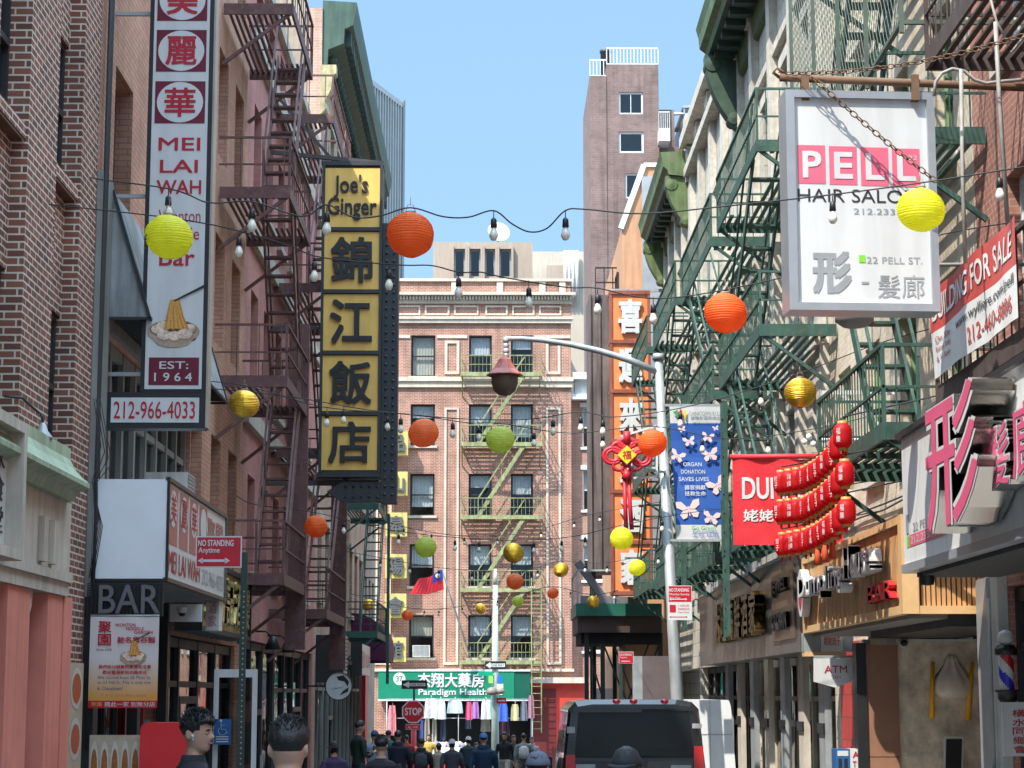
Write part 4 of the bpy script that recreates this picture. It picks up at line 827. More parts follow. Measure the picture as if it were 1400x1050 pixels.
# concrete blocks behind
conc1 = M('far_concrete', (.42, .335, .265), .9, .12, .3, streak=.15); conc2 = M('far_concrete_pale', (.5, .44, .36), .9, .12, .3, streak=.1)
Bk = thing('concrete_building', 'blocky tan concrete building with four tall recessed windows and a dish above the corner house', 'building', (-1, 135, gz(95))); f4 = FY(130.0); a, b = at(592, 385, 130), at(728, 331, 130)
xs = [at(u, 340, 130).x for u in (620, 637, 641, 658, 662, 678, 682, 700)]; z1, z0 = at(620, 340, 130).z, at(620, 378, 130).z
ops = [(xs[2*i]+.05, xs[2*i+1]-.05, z0, z1) for i in range(4)]
m = MB(conc1); facade(m, f4, a.x, b.x, -5, b.z, ops, .5); shell(m, f4, a.x, b.x, -5, b.z, 15)
for o in ops: m.use(conc1); m.box(f4, o[0]-.14, o[0]-.02, o[2]-.6, o[3]+.15, .002, .35); m.box(f4, o[1]+.02, o[1]+.14, o[2]-.6, o[3]+.15, .002, .35)
build('wall', m, Bk)
for o in ops: window(Bk, f4, *o, grey, deep=.4, sash=False, pane=dglass, fw=.1)
d = at(681, 331, 132); t = thing('satellite_dish', 'white satellite dish on the roof of the tan concrete building', 'satellite dish', d); m = MB(white); c0 = d+Vector((0, 0, .55)); m.lathe(c0, [(0, 0), (.3, .03), (.55, .12), (.75, .26), (.72, .27), (.5, .15), (0, .04)], 22, (.2, -.8, .35)); build('dish', m, t); m = MB(galv); m.tube([d, c0], .06, 6); build('mast', m, t)
Bk2 = thing('concrete_building', 'pale concrete block with a white pipe stack right of the four window building', 'building', (4, 140, gz(95))); f5 = FY(140.0); a, b = at(728, 400, 140), at(815, 344, 140); m = MB(conc2); m.box(f5, a.x, b.x, -5, b.z, -12, 0); m.use(conc1); m.box(f5, a.x+1.0, a.x+2.6, b.z-3, b.z-1.0, .0, .15); build('wall', m, Bk2)
m = MB(white); q = at(781, 342, 139); 
for k in range(4): m.tube([(q.x-.4+k*.27, 139.6, q.z-3.5), (q.x-.4+k*.27, 139.6, q.z+.1)], .11, 7)
build('pipe_stack', m, Bk2)
# brown tower
bT = brick('tower_brick', (.24, .165, .145), (.195, .135, .12), (.24, .17, .155), bw=.4, bh=.14, ms=.02, bump=.3)
T = thing('brick_tower', 'tall brown brick tower with three windows and a white roof railing', 'tower', (7.5, 118, gz(95))); f6 = FY(115.0)
x0, x1, x2 = at(806, 90, 115).x, at(829, 90, 115).x, at(900, 90, 115).x; zt, zl = at(860, 88, 115).z, at(815, 104, 115).z
wn = []
for (u0, v0, u1, v1) in ((846, 156, 879, 126), (846, 209, 880, 180), (855, 271, 875, 237)): p, q = at(u0, v0, 115), at(u1, v1, 115); wn.append((p.x, q.x, p.z, q.z))
m = MB(bT); facade(m, f6, x1, x2, -5, zt, wn, .25); shell(m, f6, x1, x2, -5, zt, 10); m.use(bT); m.box(f6, x0, x1-.01, -5, zl, -9, .05); m.box(f6, x2+.01, x2+12, -5, at(910, 197, 115).z, -9, -.6); build('wall', m, T)
window(T, f6, *wn[0], white, deep=.1, sash=False, bars=1, blind=.0, fw=.1); window(T, f6, *wn[1], white, deep=.1, sash=False, fw=.12, blind=0); window(T, f6, *wn[2], white, deep=.1, sash=False, fw=.1, blind=0)
m = MB(white)
for (xa, xb, zz) in ((x1, x2, zt), (x0, x1, zl)):
    m.box(f6, xa, xb, zz+.95, zz+1.03, -.1, -.04); m.box(f6, xa, xb, zz, zz+.06, -.12, -.02); k = xa
    while k < xb: m.box(f6, k, k+.05, zz+.06, zz+.95, -.09, -.05); k += .2
build('railing', m, T)
m = MB(black); m.lathe((x0+1.1, 118, zl), [(.3, 0), (.3, 2.3), (.35, 2.35), (.35, 2.5), (0, 2.5)], 12); build('chimney', m, T)
m = MB(white); a, b = at(901, 196, 114), at(916, 172, 114); m.box(FY(114), a.x, b.x, a.z+.15, a.z+.9, -2, 0); m.box(FY(114), a.x, b.x, b.z+.8, b.z+.86, -.1, -.02)
for k in range(6): m.box(FY(114), a.x+k*.12, a.x+k*.12+.03, a.z+.9, b.z+.8, -.09, -.04)
build('balcony', m, T)
m = MB(bT); a, b = at(901, 197, 116), at(922, 150, 116); m.box(FY(116), a.x, b.x, -5, b.z, -6, 0); build('side_block', m, T)
P = thing('glass_penthouse', 'glazed rooftop room with white pipes right of the brown tower', 'building', at(945, 200, 112)); a, b = at(936, 200, 112), at(985, 148, 112); f7 = FY(112)
m = MB(glassy('sky_glass', (.5, .6, .68), .25)); m.rect(f7, a.x, b.x, a.z-.5, b.z, 0); m.rect(FLx(a.x), 112, 118, a.z-.5, b.z, 0); build('glazing', m, P)
m = MB(galv); 
for k in range(5): m.box(f7, a.x+(b.x-a.x)*k/4-.04, a.x+(b.x-a.x)*k/4+.04, a.z-.5, b.z, .001, .06)
m.box(f7, a.x-.1, b.x, b.z, b.z+.15, -5, .1); m.box(f7, a.x, b.x, a.z-.8, a.z-.5, -5, .05); p = at(921, 157, 112); m.tube([(p.x, 111.8, p.z), (p.x+.7, 111.8, p.z), (p.x+.7, 111.8, a.z-.2)], .1, 7); build('frame', m, P)
# grey office slab far left
O = thing('office_tower', 'far grey office slab with close vertical fins behind the green cornice', 'tower', (-12.5, 225, gz(95)))
Bp = at(551, 141, 230); Bp.z = 0; dd = Vector((-3.4, -10, 0)).normalized(); zt = at(551, 141, 230).z
fo = Frame(Bp, -dd, (0, 0, 1), (Vector((-dd.y, dd.x, 0)) if Vector((-dd.y, dd.x, 0)).dot(Vector((.3, -1, 0))) > 0 else Vector((dd.y, -dd.x, 0))))
og = M('office_grey', (.2, .22, .23), .7, .1, .5); ogl = M('office_window', (.05, .07, .085), .15, .15, .5); ol = M('office_fin', (.36, .38, .38), .7, .08, .5)
m = MB(og); m.box(fo, -22, 0, -10, zt, -14, -.3); m.box(fo, -.35, .25, -10, zt+.3, -14, .2); build('wall', m, O)
m = MB(ogl)
z = zt-5.5
m.box(fo, -22, -.36, zt-4.2, zt-.6, -.299, -.2)
while z > 10: m.box(fo, -22, -.36, z-1.6, z, -.299, -.22); z -= 3.0
build('window_band', m, O)
m = MB(ol)
for k in range(26): m.box(fo, -.9-k*.8, -.72-k*.8, 0, zt, -.19, .12)
m.box(fo, -22, -.36, zt-.6, zt, -.19, .1); build('fin', m, O)
# ---------------------------------------------------------------- right side of the street
bCr = brick('cream_brick', (.66, .56, .43), (.55, .46, .34), (.6, .52, .42), ms=.008, stain=.25)
bRd = brick('salmon_brick', (.44, .2, .15), (.36, .155, .115), (.45, .3, .24), ms=.007)
lime = brick('limestone_blocks', (.61, .56, .48), (.52, .48, .4), (.36, .33, .28), bw=.62, bh=.3, ms=.012, stain=.3)
carve = M('carved_limestone', (.58, .53, .45), .85, .25, 6, bump=.8, streak=.3)
grn = M('cornice_moss_green', (.12, .175, .06), .6, .4, 2, streak=.45, col2=(.13, .13, .07)); gwin = M('window_green', (.2, .3, .16), .55, .2)
rust = M('rusty_iron', (.08, .055, .045), .75, .4, 8, streak=.3)
# nearest house: salmon brick over the hair salon
R1 = thing('brick_building', 'salmon brick house over the hair salon, nearest on the right', 'building', (XR, 11, gz(11)))
ops = [(y, y+1.1, z, z+1.8) for y in (8.6, 11.2, 13.8, 17.6) for z in (3.0, 5.9, 8.7)]
m = MB(bRd); facade(m, FR, 3, 19.9, gz(19)+.1, 11.8, ops+[(6, 19.15, gz(19)+.15, 1.0)], .22); shell(m, FR, 3, 19.9, gz(19)-.4, 11.8, 12); build('wall', m, R1)
for o in ops: window(R1, FR, *o, white, blind=.4, sill=carve)
m = MB(grey); m.box(FR, 19.45, 19.895, gz(20)-.1, 1.1, .005, .13); m.use(M('pale_pilaster', (.5, .5, .46), .6, .15, streak=.2)); m.box(FR, 19.16, 19.44, gz(20)-.1, 1.1, .005, .1); build('pilaster', m, R1)
shopfront(R1, FR, 6.02, 19.12, gz(19)+.17, .98, 8, black, transom=.4, door=6, kick=.6)
# rusty fire escape with the banner
fire_escape('rusty brown fire escape carrying the building for sale banner', FR, 10.5, 17.6, [2.47, 5.5, 8.3], .96, rust, sparse=.22, slat=.1, stairs=False, brackets=False)
# cream brick house
R2 = thing('brick_building', 'cream brick house above the wooden dumpling shop box', 'building', (XR, 24.3, gz(24)))
ops = [(y, y+1.0, z, z+1.7) for y in (20.7, 22.9, 25.1, 27.2) for z in (2.7, 5.6, 8.45)]
rec = (20.1, 24.3, gz(24)+.15, .74)
m = MB(bCr); facade(m, FR, 19.905, 28.85, gz(29)+.2, 11.2, ops+[rec], .24); 
shell(m, FR, 19.905, 28.85, gz(29)-.3, 11.2, 12, bz=1.2)
m.use(M('recess_plaster', (.3, .26, .22), .8, .2)); m.rect(FR, 19.95, 28.8, gz(29)-.2, 1.19, -1.9); m.box(W, 4.9, 6.65, 20.02, 20.09, gz(24), .8); m.box(W, 5.04, 6.65, 20.1, 28.8, .8, .86); m.use(conc); m.box(W, 4.81, 6.65, 20.1, 28.8, gz(24)+.02, gz(24)+.12); m.use(dark); m.rect(FR, 24.4, 28.8, gz(29)-.2, 1.19, -.7); build('wall', m, R2)
for o in ops: window(R2, FR, *o, gwin, blind=.3, sill=carve, fw=.07)
# marble lined entrance
m = MB(M('entrance_marble', (.74, .63, .49), .35, .45, 5, bump=.15)); fm = FY(24.29); m.box(fm, 4.74, 6.6, gz(24)+.1, .62, .0, .03); m.use(white); m.box(fm, 4.74, 6.6, .622, .65, 0, .045); build('marble_panel', m, R2)
m = MB(M('brown_panel', (.3, .15, .09), .5, .15)); m.box(fm, 4.36, 4.735, gz(24)+.1, -.72, -.1, .12); m.box(fm, 4.36, 4.735, -.71, .58, -.1, .12); m.use(black); m.box(fm, 4.24, 4.355, gz(24)+.1, .6, -.1, .15); build('door_panel', m, R2)
m = MB(black); m.box(FR, 20.1, 24.3, .66, .78, -.6, .35); build('beam', m, R2)
q = at(1236, 879, 24.2); t = thing('security_camera', 'round white dome camera at the top of the marble wall', 'camera', q); m = MB(white); m.lathe(q+Vector((0, .05, 0)), [(.06, 0), (.06, .03), (.045, .05)], 16, (0, -1, 0)); build('base', m, t); m = MB(black); m.lathe(q+Vector((0, 0, 0)), [(.038, 0), (.03, .025), (0, .035)], 14, (0, -1, 0)); build('dome', m, t)
# dumpling sculpture and chopsticks on the marble
q = at(1300, 925, 24.2); t = thing('wall_sculpture', 'big pale dumpling sculpture with a twisted top on the marble wall', 'sculpture', q)
m = MB(M('dumpling_skin', (.74, .66, .56), .45, .12, 5, bump=.2)); c0 = at(1302, 932, 24.25); rings = []
prof = [(.01, -.2), (.12, -.195), (.19, -.16), (.225, -.1), (.23, -.04), (.21, .02), (.17, .09), (.125, .15), (.09, .2), (.075, .25), (.06, .29), (.03, .31), (.005, .315)]
for r, z in prof:
    ring = []
    for j in range(40):
        a = 2*math.pi*j/40; pl = 1+(.12 if z > -.1 else 0)*max(0, min(1, (z+.1)/.2))*math.sin(a*9+z*7); ring.append(c0+Vector((r*math.cos(a)*pl, -max(0, .55*r*math.sin(-a)*pl) if math.sin(-a) > 0 else .0, z)))
    rings.append(ring)
m.loft(rings); build('dumpling', m, t)
for (u0, v0, u1, v1, lab) in ((1275, 905, 1274, 982, 'left orange chopstick beside the dumpling sculpture'), (1329, 905, 1323, 985, 'right orange chopstick beside the dumpling sculpture')):
    a, b = at(u0, v0, 24.2), at(u1, v1, 24.2); m = MB(M('chopstick_orange', (.85, .4, .02), .4, .08)); m.tube([a, (a+b)/2, b], [.022, .026, .034], 12); build('chopstick', m, label=lab, cat='chopstick')
a, b = at(1288, 1060, 24.0), at(1318, 1007, 24.0); f = FY(24.0); t = thing('menu_stand', 'black menu board in a pale frame at the foot of the marble wall', 'menu board', (a.x, 24, gz(24)+.13)); m = MB(white); m.prism(f, [(a.x, a.z-.3), (b.x-.05, a.z-.3), (b.x, b.z), (a.x+.04, b.z)], -.04, 0); m.use(black); m.prism(f, [(a.x+.02, a.z-.28), (b.x-.07, a.z-.28), (b.x-.025, b.z-.03), (a.x+.06, b.z-.03)], .001, .01); m.bar((b.x-.2, 24.2, gz(24)+.13), (b.x-.1, 24.04, b.z-.2), .03); m.bar((a.x+.1, 23.98, gz(24)+.13), (a.x+.1, 23.98, a.z-.29), .03); build('board', m, t)
# wooden shop box
t = thing('shop_sign', 'projecting wooden slat box sign with deep white and red letters', 'sign', (4.3, 23.2, .8))
wood = M('pale_wood', (.6, .33, .14), .5, .2, 3, streak=.1); woodL = M('pale_wood_trim', (.66, .42, .2), .45, .15, 4)
m = MB(wood); f = FRx(4.02); n = 22
for k in range(n):
    a = 20.16+6.25*k/n; m.box(f, a, a+6.25/n-.025, .87, 1.66, -.05, 0)
m.use(dark); m.box(f, 20.1, 26.45, .84, 1.69, -.12, -.052); fs2 = FY(20.06); m.use(wood)
for k in range(20): m.box(fs2, 4.08+k*.05, 4.115+k*.05, .86, 1.66, -.04, 0)
m.use(dark); m.box(fs2, 4.05, 5.1, .85, 1.68, -.12, -.042); build('slat_panel', m, t)
m = MB(woodL); m.box(f, 19.99, 20.15, .78, 1.75, -.12, .04); m.box(f, 20.151, 26.42, 1.665, 1.74, -.2, .04); m.box(f, 20.151, 26.42, .78, .865, -.2, .04); m.box(f, 26.421, 26.52, .78, 1.74, -.2, .04); m.box(fs2, 4.02, 5.1, 1.662, 1.74, -.1, .05); m.box(fs2, 4.02, 5.1, .78, .858, -.1, .06); build('frame', m, t)
m = MB(M('soffit_grey', (.2, .19, .17), .6, .1)); m.box(W, 4.08, 5.0, 20.15, 26.4, .74, .779); build('soffit', m, t)
for k in range(4):
    m = MB(M('lamp_strip', (1, .95, .85), .5, 0, emit=3.0)); y = 20.9+k*.95; m.box(W, 4.5, 4.75, y, y+.12, .73, .739); build('strip_lamp', m, t)
ft = FRT(4.02); m = MB(signwhite); m.text(ft, 'Dumpling', -25.9, -22.6, 1.12, 1.47, .06, .13, .015); m.text(ft, 'House', -22.5, -20.9, 1.24, 1.6, .06, .13, .015)
m.use(red); m.text(ft, 'BAR', -21.7, -20.35, .95, 1.14, .012, .07, .01); m.use(signwhite); m.disc(ft, -26.15, 1.28, .22, .3, .02, 24, .1); m.use(crimson); m.disc(ft, -26.15, 1.28, .15, .22, .122, 20); build('letters', m, t)
# red tiles, white lamp box, ATM sign
m = MB(brick('red_tile', (.5, .05, .04), (.42, .04, .035), (.2, .05, .04), bw=.3, bh=.3, ms=.01, stain=.1, rough=.4)); m.box(FR, 26.6, 28.3, gz(28), .7, .005, .05); m.use(M('dark_maroon_door', (.08, .012, .014), .5, .15)); m.box(FR, 24.6, 26.3, gz(26), .5, .005, .04); m.use(grey); m.box(FR, 26.301, 26.6, gz(26), .7, .005, .08); build('wall_tiles', m, R2)
a, b = at(1100, 893, 26.5), at(1167, 865, 26.5); t = thing('lightbox', 'dusty white lightbox with faded red letters under the wooden box sign', 'sign', (a+b)/2); f = FY(26.5); m = MB(signwhite); m.box(f, at(1122, 870, 26.5).x, at(1152, 870, 26.5).x, a.z+.02, b.z, -.25, 0); m.use(woodL); m.box(f, at(1100, 870, 26.5).x, at(1152, 870, 26.5).x, a.z-.04, a.z+.018, -.25, 0); m.use(glass); m.use(galv); m.box(f, a.x, at(1122, 870, 26.5).x-.003, a.z+.02, b.z, -.25, -.02); m.box(f, at(1152, 870, 26.5).x+.003, b.x, a.z+.02, b.z, -.25, -.02); m.use(pink); m.text(f, '姥姥餃子', at(1126, 870, 26.5).x, at(1149, 870, 26.5).x, a.z+.1, b.z-.04, .004, 0, .01); build('case', m, t)
t = thing('atm_sign', 'white five sided hanging sign reading ATM', 'sign', at(1141, 920, 24.8)); f = FY(24.8); P_ = [at(u, v, 24.8) for u, v in ((1113, 900), (1113, 932), (1142, 940), (1170, 930), (1170, 900))]; m = MB(signwhite); m.prism(f, [(p.x, p.z) for p in P_], -.06, 0); m.use(crimson); a, b = at(1127, 920, 24.8), at(1158, 910, 24.8); m.text(f, 'ATM', a.x, b.x, a.z, b.z, .004, 0, .01); m.use(pink); a, b = at(1137, 928, 24.8), at(1149, 923.5, 24.8); m.text(f, '24H', a.x, b.x, a.z, b.z, .004); build('plate', m, t); m = MB(galv); m.bar((P_[0].x, 24.83, P_[0].z+.02), (4.8, 24.83, P_[0].z+.02), .03); build('bracket', m, t)
# newspaper / cash machine boxes
for (u0, u1, mt, lab, tx) in ((1143, 1162, blue, 'small blue machine with pictures at the pavement edge', ''), (1162.5, 1190, signwhite, 'white cash machine sign board with ATM letters', 'A\nT')):
    a, b = at(u0, 1050, 24.2), at(u1, 1024, 24.2); f = FY(24.2); t = thing('machine_box', lab, 'machine', (a.x, 24.2, gz(24)+.13)); m = MB(mt); m.box(f, a.x, b.x, gz(24)+.13, b.z, -.3, 0)
    if tx: m.use(crimson); m.text(f, 'A A', a.x+.03, b.x-.03, b.z-.1, b.z-.03, .004, 0, .02); m.text(f, 'T D T', a.x+.03, b.x-.03, b.z-.21, b.z-.14, .004, 0, .02); m.text(f, 'M M', a.x+.03, b.x-.03, b.z-.32, b.z-.25, .004, 0, .02)
    else: m.use(signwhite); m.rect(f, a.x+.02, b.x-.02, b.z-.08, b.z-.02, .004); m.use(black); m.rect(f, a.x+.03, a.x+.07, b.z-.3, b.z-.11, .004); m.rect(f, b.x-.07, b.x-.03, b.z-.3, b.z-.11, .004)
    build('case', m, t)
fire_escape('bright green fire escape on the cream brick house behind the red lantern strings', FR, 19.3, 23.2, [2.4, 5.3, 8.15], 1.1, feg, sparse=.16, slat=.11)
# limestone house with the great cornice
def stone_house(label, y0, y1, zt, fe=None, nb=4):
    H_ = thing('stone_building', label, 'building', (XR, (y0+y1)/2, gz((y0+y1)/2))); wd = (y1-y0)/nb
    ops = [(y0+wd*(i+.28), y0+wd*(i+.72), z, z+1.9) for i in range(nb) for z in (2.6, 5.5, 8.4)]
    m = MB(lime); facade(m, FR, y0, y1, gz(y1)-.1, zt, ops+[(y0+.2, y1-.2, gz(y1)+.0, .62)], .28); shell(m, FR, y0, y1, gz(y1)-.4, zt, 12); build('wall', m, H_)
    for i, o in enumerate(ops): window(H_, FR, *o, gwin, deep=.2, blind=.35 if i % 2 else 0, sill=carve, lintel=carve, fw=.08)
    for i in range(nb+1):
        y = min(max(y0+wd*i, y0+.22), y1-.22); m = MB(carve); m.box(FR, y-.2, y+.2, 2.2, zt-.3, .003, .14); m.box(FR, y-.26, y+.26, zt-.3, zt-.05, .003, .2); m.box(FR, y-.26, y+.26, 4.95, 5.15, .14, .22); m.box(FR, y-.26, y+.26, 7.9, 8.1, .14, .22); build('pilaster', m, H_)
    for z in (4.98, 7.92, 10.7): m = MB(carve); m.box(FR, y0, y1, z, z+.16, .002, .1); build('stone_band', m, H_)
    return H_
def big_cornice(parent, y0, y1, z0, mt, soffit, proj=.82, h=.6, scale=1.0, bmt=None):
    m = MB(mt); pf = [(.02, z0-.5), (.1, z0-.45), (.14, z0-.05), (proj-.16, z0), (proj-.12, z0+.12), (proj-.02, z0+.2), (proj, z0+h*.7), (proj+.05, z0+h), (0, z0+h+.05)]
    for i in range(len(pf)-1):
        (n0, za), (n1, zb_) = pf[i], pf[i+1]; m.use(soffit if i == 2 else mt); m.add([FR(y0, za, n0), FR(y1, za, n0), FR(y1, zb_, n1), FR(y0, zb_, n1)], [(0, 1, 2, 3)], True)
    m.use(mt)
    for y, fl in ((y0, True), (y1, False)): m.add([FR(y, z, n) for n, z in pf]+[FR(y, z0-.5, 0)], [tuple(range(len(pf)+1))], fl)
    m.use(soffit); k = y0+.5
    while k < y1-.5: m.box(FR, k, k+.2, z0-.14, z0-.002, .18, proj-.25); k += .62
    o = build('cornice', m, parent)
    for y in (y0+.25, y1-.25):                                    # scroll brackets
        m = MB(bmt or mt); pts = []
        for k in range(17):
            a = k/16*math.pi*.5; pts.append((.12+(proj-.2)*math.sin(a)**1.3, z0-1.5*scale+1.48*scale*(1-math.cos(a))**.8))
        pts += [(.0, z0-.02), (0, z0-1.6*scale)]
        fb = Frame((0, y, 0), (-1, 0, 0), (0, 0, 1), (0, -1, 0)); m.prism(fb, [(-XR+n, z) for n, z in pts], -.17, .17)
        for (n, z, r) in ((.2, z0-1.3*scale, .12), (proj-.22, z0-.22, .15)): m.lathe((XR-n, y+.19, z), [(0, .03), (r*.3, .03), (r*.35, .0), (r*.7, .0), (r*.75, .02), (r, .02), (r, -.38), (0, -.4)], 18, (0, 1, 0), smooth=False)
        for k in range(3): m.box(FR, y-.19, y+.19, z0-1.62*scale-.05*k, z0-1.59*scale-.05*k, .0, .1-.02*k)
        m.box(FR, y-.1, y+.1, z0-1.25*scale, z0-.35, .0, .2)
        build('bracket', m, parent)
R3 = stone_house('pale limestone house under the great overhanging dark green cornice', 28.86, 38.45, 12.4)
big_cornice(R3, 28.7, 38.5, 12.25, M('cornice_mid_green', (.10, .17, .065), .6, .4, 2, streak=.45, col2=(.1, .09, .06)), gdk, bmt=M('bracket_shaded_green', (.05, .09, .055), .65, .4, 3, streak=.4))  # brackets get a darker green that paints in the shade under the cornice
R4 = stone_house('carved limestone house with slender pilasters between the two green cornices', 38.455, 47.9, 13.0)
m = MB(carve); m.box(FR, 38.5, 47.9, 13.0, 13.25, .0, .35); m.box(FR, 47.3, 47.9, 13.25, 13.7, 0, .25); m.box(FR, 38.5, 47.9, 12.3, 12.5, .003, .25); build('cornice', m, R4)
R5 = stone_house('limestone house with the smaller moss green cornice farther along on the right', 47.905, 55.6, 12.5)
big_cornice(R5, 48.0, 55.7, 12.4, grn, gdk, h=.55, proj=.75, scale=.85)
fire_escape('green fire escape on the great cornice house, nearer of its two', FR, 28.1, 33.3, [2.2, 4.95, 7.6], 1.1, feg, sparse=.15, slat=.12, ladder=(32.0, .9, 4.6))
fire_escape('green fire escape on the great cornice house, farther of its two', FR, 34.3, 39.8, [2.2, 4.95, 7.6], 1.1, feg, sparse=.16, slat=.12, first_flip=1, ladder=(39.2, 1.2, 4.9))
fire_escape('green fire escape on the slender pilaster house behind the grey street pole', FR, 41.2, 47.0, [2.35, 5.1, 7.9], 1.1, feg, sparse=.18, slat=.12)
fire_escape('green fire escape behind the blue butterfly banner on the far right houses', FR, 49.0, 54.5, [2.5, 5.3, 8.2], 1.1, feg, sparse=.2, slat=.12, first_flip=1)
# dark metal shop fascia with bronze letters
mm = M('dark_shop_metal', (.14, .13, .12), .3, .3, 2.5, metal=.3, streak=.3)
t = thing('shop_sign', 'long dark metal shop fascia with deep bronze characters below the green fire escapes', 'sign', (4.5, 36, .6)); f = FRx(4.3)
m = MB(mm); m.box(f, 28.95, 43.0, .6, 2.0, -.48, 0); m.use(M('pale_flashing', (.5, .49, .46), .5, .15, streak=.2)); m.box(f, 28.95, 43.0, 2.0, 2.16, -.48, .03); build('fascia', m, t)
m = MB(M('bronze_letter', (.14, .09, .03), .3, .4, 9, metal=.8)); ft = FRT(4.3)
for i, ch in enumerate('大旺海鮮酒家'): m.text(ft, ch, -38.4+i*1.02, -37.55+i*1.02, .95, 1.65, .02, .16, .015)
build('letters', m, t)
m = MB(M('bronze_plate', (.2, .14, .1), .35, .25, metal=.5)); m.box(f, 29.3, 31.6, .8, 1.85, .003, .03); m.use(black); m.text(ft, 'JEWEL', -31.3, -29.7, 1.45, 1.7, .034, .05, .03); m.text(ft, 'CROWN', -31.3, -29.7, .95, 1.2, .034, .05, .03); build('name_plate', m, t)
# pale shop fronts below it
pil = M('shop_beige', (.58, .51, .42), .6, .2, streak=.15)
for k in range(7):
    y = 29.4+k*2.0; m = MB(pil if k % 2 else galv); m.box(FR, y, y+.55, gz(43), .6, .005, .1); m.use(black); m.box(FR, y, y+.55, -.55, -.4, .101, .13); build('pilaster', m, R3 if k < 5 else R4)
shopfront(R3, FR, 29.1, 38.2, gz(43)+.05, .6, 6, pil, transom=-.1, door=3, kick=.8, deep=.2, blind=(0, 2, 4)); shopfront(R4, FR, 38.7, 47.6, gz(48)+.05, .6, 6, browndk, transom=-.1, door=2, kick=.6, deep=.2)
# far end of the right side
orw = M('orange_stucco', (.55, .29, .16), .9, .15, 1.2, streak=.2)
R6 = thing('stucco_building', 'tall house with an orange stucco gable behind the orange character sign', 'building', (4.6, 64, gz(64)))
m = MB(orw); f = FY(58.0); m.prism(f, [(3.7, gz(64)-.5), (9, gz(64)-.5), (9, 15.2), (4.35, 15.2), (3.7, 13.4)], -12, 0); m.use(grey); m.box(f, 4.28, 9, 3, 14.9, .0, .08); m.use(white); m.bar(f(3.66, 13.35, .03), f(4.35, 15.25, .03), .12, .16); m.box(f, 4.35, 9, 15.2, 15.32, -.3, .06); build('wall', m, R6)
for z in (4.5, 7.6, 10.7):
    for y in (59.5, 62, 64.5): window(R6, FRx(3.7), y, y+1, z, z+1.7, browndk, deep=-.06, sill=carve)
t = thing('metal_shaft', 'dark brown ribbed metal shaft standing left of the orange character sign', 'shaft', (3.25, 62, gz(62))); f = FY(60.5); a = at(806, 500, 60.5).x; b = at(838, 500, 60.5).x
sm_ = M('shaft_brown', (.17, .135, .125), .6, .35, 1.2, metal=.3, streak=.5); m = MB(sm_); m.box(f, a, b+.25, 3.6, 11.9, -2, 0)
for k in (0, 2): m.box(f, a+k*(b-a)/5, a+k*(b-a)/5+.05, 3.6, 11.9, .0, .07)
build('sheeting', m, t); m = MB(black); m.bar(f(a+.1, 3.6, -.3), f(a+.1, gz(60), -.3), .12); m.bar(f(b, 3.6, -.3), f(b, gz(60), -.3), .12); m.bar(f(a+.1, 3.6, -1.6), f(a+.1, gz(60), -1.6), .12); build('leg', m, t)
m = MB(black); 
for z in (12.3, 12.75): m.bar(f(a+.2, z, -.1), f(b+.8, z, -.1), .04)
for k in range(6): m.bar(f(a+.2+k*.26, 11.9 if k < 4 else 12.3, -.1), f(a+.2+k*.26, 12.75, -.1), .03)
build('railing', m, t)
t = thing('hanging_sign', 'tall orange vertical sign of six white characters on the right', 'sign', (3.7, 55.6, 2.67)); f = FY(55.6); x0, x1 = 3.2, 4.28
m = MB(M('sign_rust_red', (.3, .09, .06), .5, .2, streak=.2)); m.box(f, x0, x1, 2.72, 11.0, -.5, -.01); zs = [2.72+8.28*i/6 for i in range(7)]
for z in zs: m.box(f, x0-.03, x1+.03, z-.05, z+.05, -.5, .06)
for x in (x0-.03, x1-.05): m.box(f, x, x+.08, 2.77, 10.95, -.009, .05)
build('case', m, t)
for i, ch in enumerate('家酒大來運喜'):
    m = MB(M('orange_panel', (.82, .25, .08), .45, .1, 2, streak=.1)); m.rect(f, x0, x1, zs[i]+.05, zs[i+1]-.05, .002); m.use(signwhite); m.text(f, ch, x0+.22, x1-.2, zs[i]+.22, zs[i+1]-.2, .004, .1, .03); build('character_panel', m, t)
m = MB(galv); m.bar(f(x0, 11.1, -.2), f(4.9, 11.1, -.2), .08); build('bracket', m, t); m = MB(galv); m.bar(f(x1, 4, -.2), f(4.9, 4, -.2), .1); build('bracket', m, t)
# green edged canopy on legs
t = thing('entrance_canopy', 'green edged entrance canopy with open rails and crossed dark braces below the orange sign', 'canopy', (3.4, 58, gz(58))); f = FY(56.6); a, b = at(790, 842, 56.6), at(880, 832, 56.6)
m = MB(M('canopy_green', (.015, .12, .085), .45, .2)); m.box(f, a.x-.05, b.x+.5, a.z-.0, a.z+.34, -4, .0); build('deck', m, t)
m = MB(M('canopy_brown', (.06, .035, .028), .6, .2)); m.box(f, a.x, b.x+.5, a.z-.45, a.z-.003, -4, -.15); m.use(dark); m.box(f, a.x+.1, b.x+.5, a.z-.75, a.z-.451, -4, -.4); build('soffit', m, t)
m = MB(galv)
for x in (a.x, a.x+1.0, a.x+1.9): m.bar(f(x, a.z+.34, -.05), f(x, a.z+1.25, -.05), .05)
m.bar(f(a.x, a.z+1.25, -.05), f(b.x, a.z+1.25, -.05), .05); m.bar(f(a.x, a.z+.34, -3.9), f(a.x, a.z+1.25, -3.9), .05); m.bar(f(a.x, a.z+1.25, -.05), f(a.x, a.z+1.25, -3.9), .05); m.use(M('grey_tarp', (.16, .16, .18), .8, .3, 3, bump=.8)); m.bar(f(a.x+.1, a.z+.45, -.3), f(a.x+1.9, a.z+.4, -.35), .5, .22); m.bar(f(a.x+.0, a.z+1.5, -.2), f(a.x+.8, a.z+.4, -.3), .14, .2); build('rail', m, t)
m = MB(black)
